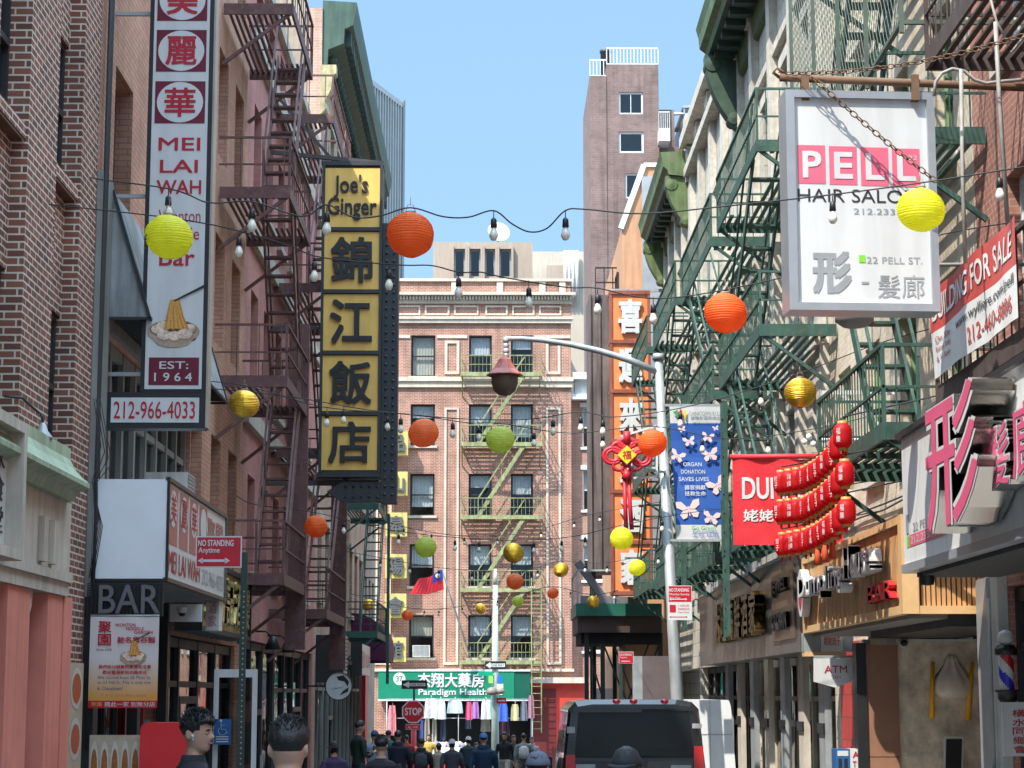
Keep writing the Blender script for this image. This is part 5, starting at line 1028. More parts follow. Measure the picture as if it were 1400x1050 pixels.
for (x, n) in ((a.x+.25, -.4), (a.x+.7, -.5), (a.x+2.3, -.5)): m.bar(f(x, a.z-.45, n), f(x, gz(57), n), .12)
for (xa, xb) in ((.7, 2.3), (2.3, .7), (.25, 1.4), (1.0, 2.4), (2.0, .5)): m.bar(f(a.x+xa, a.z-.7, -.55), f(a.x+xb, gz(57)+.3, -.55), .05)
build('brace', m, t)
m = MB(white); m.box(FY(64), 3.0, 4.0, gz(64), .2, -.3, 0); m.use(red); m.text(FY(64), '福', 3.2, 3.7, -1.0, -.3, .004, .02, .03); build('poster_board', m, label='pale board with a red character seen through the canopy braces', cat='board')
m = MB(M('taupe_panel', (.13, .1, .1), .5, .15)); a, b = at(879, 950, 47), at(916, 897, 47); m.box(FY(47), a.x, b.x, gz(47), b.z, -3, 0); m.use(galv); m.box(FY(47), at(866, 950, 47).x, a.x-.003, gz(47), b.z, -.3, -.03); build('kiosk', m, label='taupe box kiosk with a shiny side standing behind the grey street pole', cat='kiosk')

m = MB(M('cable_black', (.03, .03, .03)))
for k, z in enumerate((2.25, 2.3)): m.tube([FR(20+i*1.6, z+.03*math.sin(i*1.7+k), .06) for i in range(14)], .012, 5)
build('wall_cable', m, label='pair of slack black cables running along the right hand walls above the shops', cat='cables')
m = MB(M('meter_grey', (.3, .31, .3), .5, .2)); m.box(FR, 19.2, 19.4, -1.1, -.7, .101, .2); m.tube([FR(19.3, -.7, .15), FR(19.3, .9, .15)], .018, 6); build('meter_box', m, label='small grey meter box with a conduit on the pale strip beside the barber pole', cat='box')
# ---------------------------------------------------------------- big hanging salon sign and the salon box
def chain(m, p, q, n, r=.022, th=.006, sag=.0):
    p, q = Vector(p), Vector(q); d = (q-p)/n
    for i in range(n):
        c = p+d*(i+.5)+Vector((0, 0, -sag*4*((i+.5)/n)*(1-(i+.5)/n))); a = d.normalized(); b = a.cross(Vector((0, 1, 0)) if i % 2 else Vector((.3, .2, 1))).normalized(); L_ = d.length*.62
        m.tube([c+a*L_*math.cos(t*math.pi/4)+b*r*math.sin(t*math.pi/4) for t in range(9)], th, 5, caps=False)
t = thing('hanging_sign', 'large white PELL hair salon sign with pink letter squares hung from a rusty pole', 'sign', (2.9, 15.8, 2.97))
a, b = Vector((2.31, 15.8, 2.98)), Vector((3.51, 15.8, 4.75)); f = Frame((2.91, 15.8, 0), Vector((1, .06, 0)).normalized(), (0, 0, 1), Vector((.06, -1, 0)).normalized()); X0, X1, Z0, Z1 = -.6, .6, 2.98, 4.76
alu = M('sign_aluminium', (.42, .45, .48), .35, .1, metal=.5)
m = MB(alu); m.box(f, X0, X1, Z0, Z1, -.26, -.004)
for (p, q, r, s) in ((X0, X1, Z1-.06, Z1), (X0, X1, Z0, Z0+.06), (X0, X0+.07, Z0+.06, Z1-.06), (X1-.06, X1, Z0+.06, Z1-.06)): m.box(f, p, q, r, s, -.003, .035)
build('case', m, t)
m = MB(signwhite); x0, x1, z0, z1 = X0+.07, X1-.06, Z0+.06, Z1-.06; m.rect(f, x0, x1, z0, z1, .0); w_, h = x1-x0, z1-z0
pk = M('print_pink', (.68, .13, .2), .4, .03); m.use(pk)
U = lambda u: x0+(u-1088)/(1280-1088)*w_
V = lambda v: z1-(v-137)/(418-137)*h
for i in range(4): m.rect(f, U(1092+45.5*i), U(1132+45.5*i), V(255+.8*i), V(202+.8*i), .003)
m.use(signwhite)
for i, ch in enumerate('PELL'): m.text(f, ch, U(1099+45.5*i), U(1126+45.5*i), V(247+.8*i), V(210+.8*i), .006, 0, .03)
m.text(f, '22', U(1252), U(1265), V(220), V(214), .006); m.use(M('ink_black', (.03, .03, .035), .4, .05))
m.text(f, 'HAIR SALON', U(1091), U(1266), V(280), V(262), .004); m.use(grey); m.text(f, '212.233.1388', U(1171), U(1274), V(296), V(288), .004)
m.text(f, '形', U(1110), U(1166), V(405), V(347), .004, 0, .035); m.box(f, U(1180), U(1190), V(391), V(388), .002, .005); m.text(f, '髮廊', U(1203), U(1270), V(410), V(378), .004); m.text(f, '22 PELL ST.', U(1188), U(1268), V(363), V(354), .004)
m.use(M('print_lime', (.2, .6, .04), .4, .05)); m.rect(f, U(1177), U(1186), V(362), V(352), .004); build('panel', m, t)
rp = M('rusty_pole', (.16, .085, .045), .75, .35, 10); m = MB(rp); p, q = at(1066, 106, 15.8), at(1405, 120, 15.8); q2 = Vector((XR, 15.8, q.z+(XR-q.x)/(q.x-p.x)*(q.z-p.z))); m.tube([p, q2], .032, 10); m.tube([p+Vector((.0, 0, 0)), p+Vector((-.05, 0, .04)), p+Vector((-.02, 0, .08)), p+Vector((.05, 0, .03))], .014, 6)
for u in (1100, 1250): r = at(u, 112, 15.8); m.box(W, r.x-.03, r.x+.03, 15.76, 15.84, r.z-.16, r.z+.05)
chain(m, at(1075, 100, 15.75), at(1400, 48, 14.6), 34, .018, .005, .08); chain(m, at(1110, 105, 15.7), at(1280, 248, 15.5), 22, .02, .0055, .02); build('pole', m, t)
m = MB(M('conduit_grey', (.33, .3, .27), .6, .3, 8, streak=.2)); m.tube([at(u, v, 15.6) for u, v in ((1277, 131), (1279, 112), (1288, 100), (1302, 94), (1318, 97), (1332, 109), (1348, 114), (1372, 111), (1410, 108))], .014, 7)
m.tube([at(1314, 95, 15.3), at(1316, 240, 15.3), at(1320, 360, 15.3)], .016, 6); m.tube([at(1361, 30, 15.0), at(1366, 130, 15.0), at(1378, 312, 15.0)], .017, 6); m.tube([at(1352, -10, 15), at(1362, 28, 15), at(1378, 58, 15)], .01, 6); build('conduit_pipes', m, label='grey conduit pipes rising past the right edge of the white salon sign', cat='pipes')
q = at(1168, 436, 17.5); m = MB(M('grey_dome', (.25, .24, .22), .6, .2)); m.lathe(q+Vector((0, 0, -.02)), [(0, -.06), (.1, -.05), (.17, 0), (.17, .1), (.02, .15)], 18); m.tube([q+Vector((0, 0, .1)), q+Vector((.2, .1, .5)), Vector((XR, 17.8, q.z+.55))], .02, 6); build('dome_lamp', m, label='grey dome lamp peeping out below the white salon sign', cat='lamp')

t = thing('box_sign', 'wide white salon box sign with big chrome and pink characters along the near right shop', 'sign', (4.35, 15.5, 1.15)); KS = .9615; f = Frame((3.75, 0, 0), (0, KS, 0), (0, 0, KS), (-1, 0, 0))
m = MB(M('box_white_panel', (.68, .68, .66), .35, .1, 1.5, streak=.12)); m.box(f, 11, 19.45, 1.22, 2.42, -1.0, 0); build('case', m, t)
m = MB(black); m.box(f, 10.98, 19.5, 2.421, 2.47, -.85, .05); m.use(alu); m.box(f, 10.98, 19.5, 1.14, 1.219, -.85, .02); m.use(M('soffit_dark', (.05, .05, .05), .7, .2)); m.box(f, 11.1, 19.4, 1.1, 1.139, -.85, -.1); build('trim', m, t)
chrome = M('chrome', (.62, .6, .57), .18, .1, metal=1.0); ft = Frame((3.75, 0, 0), (0, -KS, 0), (0, 0, KS), (-1, 0, 0)); m = MB(chrome); pkf = M('letter_pink', (.68, .09, .2), .35, .05)
for ch, y0, y1, z0, z1, e, wt in (('形', 16.75, 14.95, 1.3, 2.36, .3, .03), ('髮', 15.35, 14.6, 1.5, 1.98, .16, .02), ('廊', 14.5, 13.8, 1.5, 2.05, .16, .02)):
    m = MB(chrome); m.text(ft, ch, -y0, -y1, z0, z1, .02, e, wt+.012); m.use(signwhite); m.text(ft, ch, -y0, -y1, z0, z1, .02+e+.004, 0, wt+.012); m.use(pkf); m.text(ft, ch, -y0-.02, -y1-.02, z0+.01, z1-.01, .02+e+.009, 0, wt*.4); build('letter', m, t)
m = MB(grey); m.text(ft, '22 PELL ST', -19.0, -17.9, 1.5, 1.58, .004); m.box(ft, -19.3, -19.2, 1.5, 1.68, .002, .006); m.use(M('print_lime', (.2, .6, .04))); m.rect(ft, -19.3, -19.2, 1.37, 1.48, .004); m.use(pk); m.rect(ft, -19.18, -17.6, 1.37, 1.48, .004); m.use(signwhite); m.text(ft, '212.233.1388', -19.1, -17.7, 1.39, 1.46, .007); build('letters', m, t)
m = MB(black); m.lathe((3.9, 18.45, 1.0), [(0, -.03), (.06, -.02), (.07, .08)], 12); build('lamp', m, t)
# barber pole and society sign
q = at(1374, 930, 18.8); t = thing('barber_pole', 'lit red white and blue barber pole with a white globe on the dark salon front', 'barber pole', at(1376, 966, 18.8))
def lz(v): return at(1375, v, 18.8).z
cx = at(1376, 920, 18.8); s = 2800/18.8; m = MB(black); c0 = Vector((cx.x, 18.8, 0))
m.lathe(c0, [(0, lz(966)), (.05, lz(964)), (.085, lz(955)), (.085, lz(947)), (.11, lz(946)), (.11, lz(943)), (.08, lz(943))], 20); m.box(W, cx.x-.04, XR, 18.84, 18.9, lz(958), lz(948)); build('base', m, t); m = MB(black); m.lathe(c0, [(.08, lz(896)), (.1, lz(895)), (.1, lz(886)), (.08, lz(885)), (.08, lz(882)), (0, lz(882))], 20); build('cap', m, t)
zb0, zb1 = lz(943), lz(896); mats = [signwhite, M('barber_red', (.45, .01, .02), .3, .05), signwhite, M('barber_blue', (.03, .03, .5), .3, .05)]; m = MB(signwhite); NS, NR = 24, 16
for i in range(NR):
    for j in range(NS):
        k = int((j/NS*4+i/NR*3) % 4); m.use(mats[k]); vs = []
        for (jj, ii) in ((j, i), (j+1, i), (j+1, i+1), (j, i+1)): a = 2*math.pi*jj/NS; vs.append((c0.x+.068*math.cos(a), 18.8+.068*math.sin(a), zb0+(zb1-zb0)*ii/NR))
        m.add(vs, [(0, 1, 2, 3)])
build('striped_cylinder', m, t); m = MB(signwhite); m.lathe((c0.x, 18.8, lz(872)), [(.075*math.cos(a), .075*math.sin(a)) for a in [-1.4+i*.28 for i in range(11)]], 18); build('globe', m, t)
a, b = at(1372, 1034, 18.7), at(1412, 960, 18.7); f = FY(18.7); m = MB(signwhite); m.box(f, a.x, b.x, a.z, b.z, -.03, 0); m.use(crimson); m.vtext(f, '橫水同鄉會', a.x+.09, b.x-.07, a.z+.02, b.z-.06, .004, 0, .01); build('notice_board', m, label='white notice board with a column of red characters below the barber pole', cat='sign')
# building for sale banner
t = thing('banner', 'creased red and white building for sale banner tied to the rusty fire escape', 'banner', (3.55, 15, 2.5)); N_ = 26
def bn(y, z): return .03+.014*math.sin(y*4.1+z*3)+.004*math.sin(y*11-z*7)
f = Frame((3.82, 0, 0), (0, -1.064, 0), (0, 0, 1.064), (-1, 0, 0)); sw = M('banner_white', (.7, .69, .67), .5, .06, 3); br = M('banner_red', (.52, .07, .06), .5, .06, 3)
m = MB(sw); za, zc, zb = 2.53, 2.9, 3.24
for (zz0, zz1, mt) in ((za, zc, sw), (zc, zb, br)):
    m.use(mt)
    for i in range(N_):
        for k in range(4):
            y0, y1 = 16.38-2.75*i/N_, 16.38-2.75*(i+1)/N_; p, q = zz0+(zz1-zz0)*k/4, zz0+(zz1-zz0)*(k+1)/4
            m.add([f(-y0, p, bn(y0, p)), f(-y1, p, bn(y1, p)), f(-y1, q, bn(y1, q)), f(-y0, q, bn(y0, q))], [(0, 1, 2, 3)])
build('cloth', m, t)
n_ = .003
class Hug:
    def __init__(s, fr, fn): s.fr, s.fn, s.flip = fr, fn, fr.flip
    def __call__(s, u, v, n): return s.fr(u, v, n+s.fn(u, v))
fh = Hug(f, lambda u, v: bn(-u, v))
for s_, c0, c1, c2, c3, mt in [('BUILDING FOR SALE', -16.3, -13.75, 2.98, 3.17, sw), ('www.wylliere.com/pell', -15.5, -13.7, 2.76, 2.86, M('ink_black', (.03, .03, .035))), ('212-460-8886', -15.1, -13.75, 2.6, 2.72, br)]+[(s2, -16.25, -15.75, 2.8-.08*k, 2.85-.08*k, pink) for k, s2 in enumerate(('On Site', 'Retail Shop', '& 5 Apts'))]:
    m = MB(mt); m.text(fh, s_, c0, c1, c2, c3, n_+.003, 0, .02 if mt is sw else .005); build('lettering', m, t)
# dumpling banner
t = thing('banner', 'red dumpling banner with white lettering hung from a pole across the pavement', 'banner', at(1003, 745, 27)); f = FY(27.0); a, b = at(1003, 745, 27), at(1150, 622, 27)
m = MB(M('banner_scarlet', (.62, .02, .03), .6, .08, 4)); n = 40; fn = lambda i, k: .02*math.sin((a.x+(b.x-a.x)*i/n)*11+(a.z+(b.z-a.z)*k/5)*3)
zs = [a.z+(b.z-.06-a.z)*k/5 for k in range(6)]
for i in range(n):
    for k in range(5):
        u0, u1 = a.x+(b.x-a.x)*i/n, a.x+(b.x-a.x)*(i+1)/n; m.add([f(u0, zs[k], fn(i, k)), f(u1, zs[k], fn(i+1, k)), f(u1, zs[k+1], fn(i+1, k+1)), f(u0, zs[k+1], fn(i, k+1))], [(0, 1, 2, 3)])
build('cloth', m, t); m = MB(M('banner_scarlet', (.62, .02, .03))); m.tube([(a.x-.03, 27, b.z-.03), (XR, 27, b.z-.01)], .035, 8); build('pole', m, t)
f = Hug(f, lambda u, v: .02*math.sin(u*11+v*3)-.027)
m = MB(signwhite); p, q = at(1015, 682, 26.96), at(1148, 652, 26.96); m.text(f, 'DUMPLING', p.x, q.x, p.z, q.z, .035, 0, .02); build('lettering', m, t); m = MB(signwhite); p, q = at(1017, 713, 26.96), at(1058, 696, 26.96); m.text(f, '姥姥', p.x, q.x, p.z, q.z, .035, 0, .02); build('lettering', m, t); m = MB(signwhite); p, q = at(1085, 716, 26.96), at(1128, 698, 26.96); m.text(f, '餃子', p.x, q.x, p.z, q.z, .035, 0, .02); build('lettering', m, t)
# white lamp arm over the lanterns
t = thing('lamp_arm', 'white tube arm with small bulbs and a diagonal stay above the red lanterns', 'lamp', at(1118, 601, 24)); m = MB(white); p, q = at(1120, 601, 24), at(1214, 602, 24); m.tube([p, (XR, 24, q.z)], .022, 8); p2, q2 = at(1124, 537, 24.3), at(1206, 537, 24.3); m.bar(p2, Vector((XR, 24.3, q2.z)), .05); m.bar(at(1150, 540, 24.3), at(1200, 580, 24.3), .04); build('arm', m, t); m = MB(M('bulb_white', (.8, .78, .7), .15, .05)); 
for u, v in ((1106, 597), (1100, 604), (1112, 607)): m.lathe(at(u, v, 24), [(0, -.04), (.035, -.02), (.035, .02), (0, .04)], 10)
build('bulbs', m, t)
# rows of red lanterns
lr = paper('lantern_scarlet', (.75, .012, .02)); lgold = M('lantern_gold_trim', (.5, .25, .06), .4, .2)
def red_lantern_mesh():
    t = thing('red_lantern', 'x', 'lantern', (0, 0, 0)); m = MB(lr); pr_ = []
    for i in range(25):
        z = -1+2*i/24; r = .098*(1-abs(z)**3.5*.5); pr_.append((r*(1+.02*math.cos(i*math.pi)), z*.125))
    m.lathe((0, 0, 0), pr_, 20); build('shade', m, t)
    m = MB(lgold); m.lathe((0, 0, 0), [(.0, -.15), (.05, -.15), (.052, -.122)], 14); build('base', m, t); m = MB(lgold); m.lathe((0, 0, 0), [(.052, .122), (.05, .15), (.0, .15)], 14); m.tube([(0, 0, .15), (0, 0, .2)], .004, 4); build('cap', m, t)
    m = MB(red); m.tube([(0, 0, -.15), (0, 0, -.2)], .014, 6); build('tassel', m, t)
    m = MB(signwhite)
    for k in range(4):
        a = k*math.pi/2-.6; e = Vector((math.cos(a), math.sin(a), 0)); fr = Frame(e*.1, Vector((-e.y, e.x, 0)), (0, 0, 1), e); m.vtext(fr, '福樂' if k % 2 else '餃子', -.022, .022, -.08, .08, .003)
    build('lettering', m, t); return t
proto = red_lantern_mesh(); first = True
rows = [('top', [(1152, 596, 20.3), (1140, 626, 20.9), (1120, 645, 22.1), (1100, 655, 23.3), (1068, 660, 24.3)]), ('middle', [(1155, 648, 20.3), (1140, 670, 20.9), (1122, 685, 22.1), (1100, 697, 23.3), (1068, 700, 24.3)]), ('bottom', [(1157, 700, 20.3), (1142, 718, 20.9), (1125, 730, 22.1), (1102, 740, 23.3), (1070, 745, 24.3)])]
for nm, pts in rows:
    P_ = [at(*p) for p in pts]; seg = [(P_[i+1]-P_[i]).length for i in range(4)]; tot = sum(seg); n = 12; path = []
    for k in range(n+1):
        s_ = tot*k/n; i = 0
        while i < 3 and s_ > seg[i]: s_ -= seg[i]; i += 1
        path.append(P_[i].lerp(P_[i+1], s_/seg[i]))
    for k, p in enumerate(path):
        lab = 'end red lantern nearest the viewer in the %s row, larger looking than the rest' % nm if k == 0 else 'red lantern in the %s row strung before the dumpling banner' % nm
        if first: proto.location = p; proto['label'] = lab; L_ = proto; first = False
        else: L_ = copy_tree(proto, p, lab)
        L_.rotation_euler.z = k*.9; L_['group'] = 'red lanterns in the %s row' % nm
    m = MB(M('cable_black', (.03, .03, .03))); top = [p+Vector((0, 0, .19)) for p in path]; m.tube([Vector((XR, path[0].y-.5, top[0].z+.25))]+top+[Vector((XR, 25.2, top[-1].z+.3))], .008, 5); build('lantern_cable', m, label='thin cable carrying the %s row of red lanterns' % nm, cat='cable', group='cables of the red lanterns')
for k, (u, v) in enumerate(((1128, 752), (1138, 748), (1118, 756))): m = MB(M('tassel_orange', (.7, .1, .03), .7, .2, 30)); q = at(u, v, 21.9+.2*k); m.lathe(q, [(.005, .16), (.02, .13), (.015, .1), (.03, .02), (.045, -.13), (0, -.13)], 9); m.tube([q+Vector((0, 0, .15)), q+Vector((0, 0, .34))], .004, 4); build('tassel', m, label='orange red tassel dangling below the bottom row of red lanterns', cat='tassel', group='tassels below the red lanterns')
# chain link screen
m = MB(M('mesh_wire', (.12, .15, .12), .5, .1, metal=.4)); y0, y1, z0, z1 = 17.6, 24.2, 5.95, 8.6; s_ = .13; f = FRx(3.66)
for d in (1, -1):
    c = -(z1-z0)/1.6
    while c < (y1-y0):
        ya, yb = (y0+c, y0+c+(z1-z0)/1.6) if d > 0 else (y0+c+(z1-z0)/1.6, y0+c); za, zb = z0, z1
        def clip(ya, za, yb, zb):
            for lo, hi in ((y0, y1),):
                pts = [(ya, za), (yb, zb)]; out = []
                for (p, q), (p2, q2) in ((pts[0], pts[1]), (pts[1], pts[0])):
                    if p < lo: q = q+(q2-q)*(lo-p)/(p2-p); p = lo
                    elif p > hi: q = q+(q2-q)*(hi-p)/(p2-p); p = hi
                    out.append((p, q))
                return out
        (p, q), (p2, q2) = clip(ya, za, yb, zb)
        if abs(p-p2) > .02: m.bar(f(p, q, .003*d), f(p2, q2, .003*d), .006)
        c += s_
for y in (17.6, 19.3, 20.9, 22.5, 24.2): m.bar(f(y, z0-.1, .02), f(y, z1+.1, .02), .04)
m.bar(f(y0, z0, .02), f(y1, z0, .02), .04); m.bar(f(y0, z0, .0), FRx(XR)(y0, z0, 0), .04); m.bar(f(y1, z0, .0), FRx(XR)(y1, z0, 0), .04); m.bar(f(19.3, z1, .0), FRx(XR)(19.3, z1, 0), .04); m.bar(f(22.5, z1, .0), FRx(XR)(22.5, z1, 0), .04)
build('mesh_screen', m, label='green posted chain link screen high above the white salon sign', cat='screen')

# ---------------------------------------------------------------- street pole, banners, signs
t = thing('street_lamp', 'tall grey steel street pole with a long curved arm and a red pagoda shaped lamp', 'street lamp', (2.98, 33.5, gz(33.5)+.13))
p0 = at(926, 960, 33.5); p1 = at(900, 492, 33.5); bt = p0+(p0-p1)*((p0.z-gz(33.5)-.1)/(p1.z-p0.z)); m = MB(galv); m.tube([bt, p0, p1], [.17, .105, .07], 12); m.tube([p1, p1+Vector((0, 0, .1))], [.1, .09], 12); m.lathe(bt, [(.26, 0), (.26, .3), (.18, .4)], 12); build('pole', m, t)
m = MB(galv); m.tube([at(u, v, 33.5) for u, v in ((898, 508), (860, 492), (820, 480), (780, 471), (740, 465), (712, 463), (693, 463))], [.06, .056, .052, .048, .045, .042, .04], 9); build('arm', m, t)
m = MB(galv); c0 = at(692, 463, 33.5)
for v, r in ((465, .06), (473, .05), (480, .055), (486, .05)): m.lathe(at(692, v, 33.5), [(0, -.07), (r*.8, -.04), (r, 0), (r*.8, .04), (0, .07)], 12)
build('finial', m, t)
m = MB(M('lamp_red', (.42, .10, .075), .5, .12, streak=.15)); c1 = at(690, 513, 33.5); hz = (513-487)*33.5/2800; m.lathe(c1, [(.05, hz), (.1, hz*.85), (.14, hz*.6), (.2, hz*.32), (.28, hz*.1), (.31, 0), (.27, -.02), (.1, .08)], 10, smooth=False); build('roof', m, t)
m = MB(M('lamp_bowl', (.12, .075, .055), .4, .2)); m.lathe(c1+Vector((0, 0, -.02)), [(.22, 0), (.22, -.12), (.18, -.24), (.1, -.31), (0, -.33)], 20); build('bowl', m, t)
# butterfly banner
t = thing('banner', 'blue organ donation banner with pale butterflies on the grey street pole', 'banner', at(955, 738, 33.4)); ux = (at(997, 738, 33.4)-at(925, 738, 33.4)).normalized(); f = Frame(at(925, 738, 33.4), ux, (at(915, 555, 33.4)-at(925, 738, 33.4)).normalized(), (0, -1, 0)); BW = .86; BH = (at(915, 555, 33.4)-at(925, 738, 33.4)).length
bb = M('banner_blue', (.02, .09, .36), .6, .08, 3); m = MB(bb); n = 12
fz = lambda v: .03*math.sin(v*7)
for (v0, v1, mt) in ((0, .11, white), (.11, .87, bb), (.87, 1, white)):
    m.use(mt)
    for k in range(6): a, b = v0+(v1-v0)*k/6, v0+(v1-v0)*(k+1)/6; m.add([f(0, a*BH, fz(a)), f(BW, a*BH, fz(a)), f(BW, b*BH, fz(b)), f(0, b*BH, fz(b))], [(0, 1, 2, 3)])
build('cloth', m, t); bpk = M('butterfly_pink', (.72, .55, .52), .6, .08)
def bfly(u, v, s, r):
    def R(x, y): c, sn = math.cos(r), math.sin(r); return (u+(x*c-y*sn)*s, v+(x*sn+y*c)*s)
    m = MB(bpk)
    for sg in (1, -1):
        m.flat(f, [R(*p) for p in ((0, .1), (sg*.5, .75), (sg*1.0, .8), (sg*.95, .3), (sg*.5, .02))], .04); m.flat(f, [R(*p) for p in ((0, .05), (sg*.5, -.02), (sg*.8, -.3), (sg*.6, -.7), (sg*.25, -.6))], .041)
    m.flat(f, [R(*p) for p in ((-.06, .3), (.06, .3), (.04, -.5), (-.04, -.5))], .043)
    build('butterfly', m, t)
for u, v, s, r in ((.22, .82, .06, .3), (.34, .73, .1, .2), (.7, .76, .1, -.2), (.1, .62, .12, -.4), (.72, .63, .14, .15), (.84, .4, .17, .5), (.26, .22, .2, .15), (.68, .16, .14, -.2), (.86, .83, .05, .2)): bfly(u*BW, v*BH, s, r)
m = MB(signwhite)
for k, s_ in enumerate(('ORGAN', 'DONATION', 'SAVES LIVES')): m.text(f, s_, (.2-.05*k)*BW, (.55+.06*k)*BW, (.545-.055*k)*BH, (.575-.055*k)*BH, .045, 0, .01)
m.text(f, '器官捐獻', .2*BW, .6*BW, .37*BH, .405*BH, .045, 0, .01); m.text(f, '拯救生命', .2*BW, .6*BW, .325*BH, .36*BH, .045, 0, .01); m.use(M('ink_grey', (.08, .12, .14), .5)); m.text(f, 'CHINATOWN B.I.D.', .37*BW, .96*BW, .925*BH, .955*BH, .04); m.text(f, '華埠商業改進區', .4*BW, .96*BW, .89*BH, .915*BH, .04)
for k, c in enumerate(((.05, .3, .1), (.6, .05, .04), (.7, .5, .05))): m.use(M('logo_%d' % k, c, .5)); m.flat(f, [((.06+.09*k)*BW, .95*BH), ((.15+.09*k)*BW, .97*BH), ((.19+.05*k)*BW, .89*BH)], .042+.001*k)
m.use(M('logo_0', (.05, .3, .1))); m.text(f, 'Go Green', .3*BW, .75*BW, .07*BH, .1*BH, .04); m.use(bb); m.text(f, '生命 延續', .3*BW, .8*BW, .02*BH, .055*BH, .04); build('print', m, t)
for vv in (BH+.01, -.01): m = MB(galv); m.bar(f(-.1, vv, 0), f(BW+.03, vv, 0), .04); build('bracket', m, t)
# parking sign
a, b = at(913, 848, 33.3), at(945, 801, 33.3); f = FY(33.2); t = thing('street_sign', 'red over white parking rule sign on the grey street pole', 'sign', at(929, 848, 33.3)); m = MB(signwhite); m.box(f, a.x, b.x, a.z, b.z, -.01, 0); m.use(M('traffic_red', (.5, .012, .03))); zc = b.z-(b.z-a.z)*.47; m.rect(f, a.x+.01, b.x-.01, zc, b.z-.01, .003); wd = b.x-a.x; m.use(signwhite)
m.text(f, 'NO STANDING', a.x+.04*wd, b.x-.12*wd, b.z-.1, b.z-.045, .006, 0, .02); m.text(f, 'Monday-Sunday', a.x+.06*wd, b.x-.1*wd, b.z-.17, b.z-.12, .006); m.text(f, '8am-7pm', a.x+.06*wd, b.x-.5*wd, b.z-.225, b.z-.18, .006)
def arrow(f, u0, u1, z, s, n): m.rect(f, u0+s, u1-s, z-s*.25, z+s*.25, n); m.flat(f, [(u0, z), (u0+s*1.1, z-s*.8), (u0+s*1.1, z+s*.8)], n); m.flat(f, [(u1, z), (u1-s*1.1, z-s*.8), (u1-s*1.1, z+s*.8)], n)
arrow(f, a.x+.05*wd, b.x-.2*wd, zc+.04, .03, .006); m.use(M('traffic_red', (.5, .012, .03))); arrow(f, a.x+.05*wd, b.x-.2*wd, a.z+.05, .02, .003)
for k, s_ in enumerate(('1 HOUR', 'PARKING', '7am-7pm')): m.text(f, s_, a.x+.42*wd, b.x-.12*wd, zc-.08-.055*k, zc-.045-.055*k, .003)
m.rect(f, a.x+.06*wd, a.x+.32*wd, zc-.17, zc-.05, .003); build('plate', m, t)
# knot decoration with its bracket frame
t = thing('knot_ornament', 'red Chinese knot ornament with a yellow diamond and two long tassels', 'ornament', at(858, 720, 32.8)); kr = M('knot_red', (.6, .02, .04), .5, .12); c = at(857, 622, 32.8); S = 32.8/2800; m = MB(kr)
def loop(cu, cv, ru, rv, th): m.tube([at(cu+ru*math.cos(a*math.pi/9), cv+rv*math.sin(a*math.pi/9), 32.8) for a in range(19)], th, 7, caps=False)
for cu, cv, r in ((838, 623, 13), (838, 623, 9), (877, 626, 13), (877, 626, 9), (857, 606, 9), (845, 612, 8), (869, 612, 8), (846, 636, 8), (868, 636, 8), (857, 643, 7), (851, 606, 6), (863, 606, 6)): loop(cu, cv, r, r*.85, .03)
m.tube([at(857, 590, 32.8), at(857, 606, 32.8)], .06, 8); m.tube([at(857, 642, 32.8), at(857, 655, 32.8)], [.05, .09], 8); build('knot', m, t)
m = MB(M('knot_yellow', (.75, .58, .02), .5, .1)); f = FY(32.68); m.prism(f, [(at(857, 610, 32.7).x, at(857, 609, 32.7).z), (at(870, 622, 32.7).x, at(870, 622, 32.7).z), (at(857, 636, 32.7).x, at(857, 635, 32.7).z), (at(844, 622, 32.7).x, at(844, 622, 32.7).z)], -.05, 0); m.use(M('traffic_red', (.5, .012, .03))); p, q = at(851, 628, 32.7), at(863, 616, 32.7); m.text(f, '福', p.x, q.x, p.z, q.z, .004, 0, .01); build('diamond', m, t)
for du in (-3.2, 3.2):
    m = MB(kr); m.tube([at(857+du, 654, 32.8), at(858+du, 690, 32.8), at(860+du*1.2, 724, 32.8)], [.03, .034, .036], 8); build('tassel', m, t)
for (u0, v0, u1, v1) in ((848, 597, 898, 582), (898, 582, 898, 650), (860, 654, 898, 652), (880, 590, 880, 600), (880, 640, 896, 640), (880, 640, 880, 650)): m = MB(signwhite); m.bar(at(u0, v0, 33.0), at(u1, v1, 33.0), .035); build('bracket', m, t)
for u0, u1, v0 in ((898, 906, 592), (898, 909, 645)): m = MB(signwhite); m.bar(at(u0, v0, 33.0), at(u1, v0, 33.45), .04); build('bracket', m, t)
# far signs by the crossing
t = thing('stop_sign', 'red STOP sign with an ALL WAY plate on a red post at the crossing', 'stop sign', (at(565, 990, 70.4).x, 70.4, gz(70)+.13)); f = FY(70.3); c = at(565, 973, 70.3); R8 = .39; oc = lambda r: [(c.x+r*math.cos(math.pi/8+k*math.pi/4), c.z+r*math.sin(math.pi/8+k*math.pi/4)) for k in range(8)]
m = MB(signwhite); m.prism(f, oc(R8+.02), -.02, 0); m.use(M('traffic_red', (.5, .012, .03))); m.flat(f, oc(R8-.02), .004); m.use(signwhite); m.text(f, 'STOP', c.x-.28, c.x+.28, c.z-.12, c.z+.13, .008, 0, .02); m.box(f, c.x-.25, c.x+.25, c.z-.6, c.z-.42, -.02, 0); m.use(M('traffic_red', (.5, .012, .03))); m.rect(f, c.x-.24, c.x+.24, c.z-.59, c.z-.43, .004); m.use(signwhite); m.text(f, 'ALL WAY', c.x-.18, c.x+.18, c.z-.56, c.z-.47, .008); build('plate', m, t)
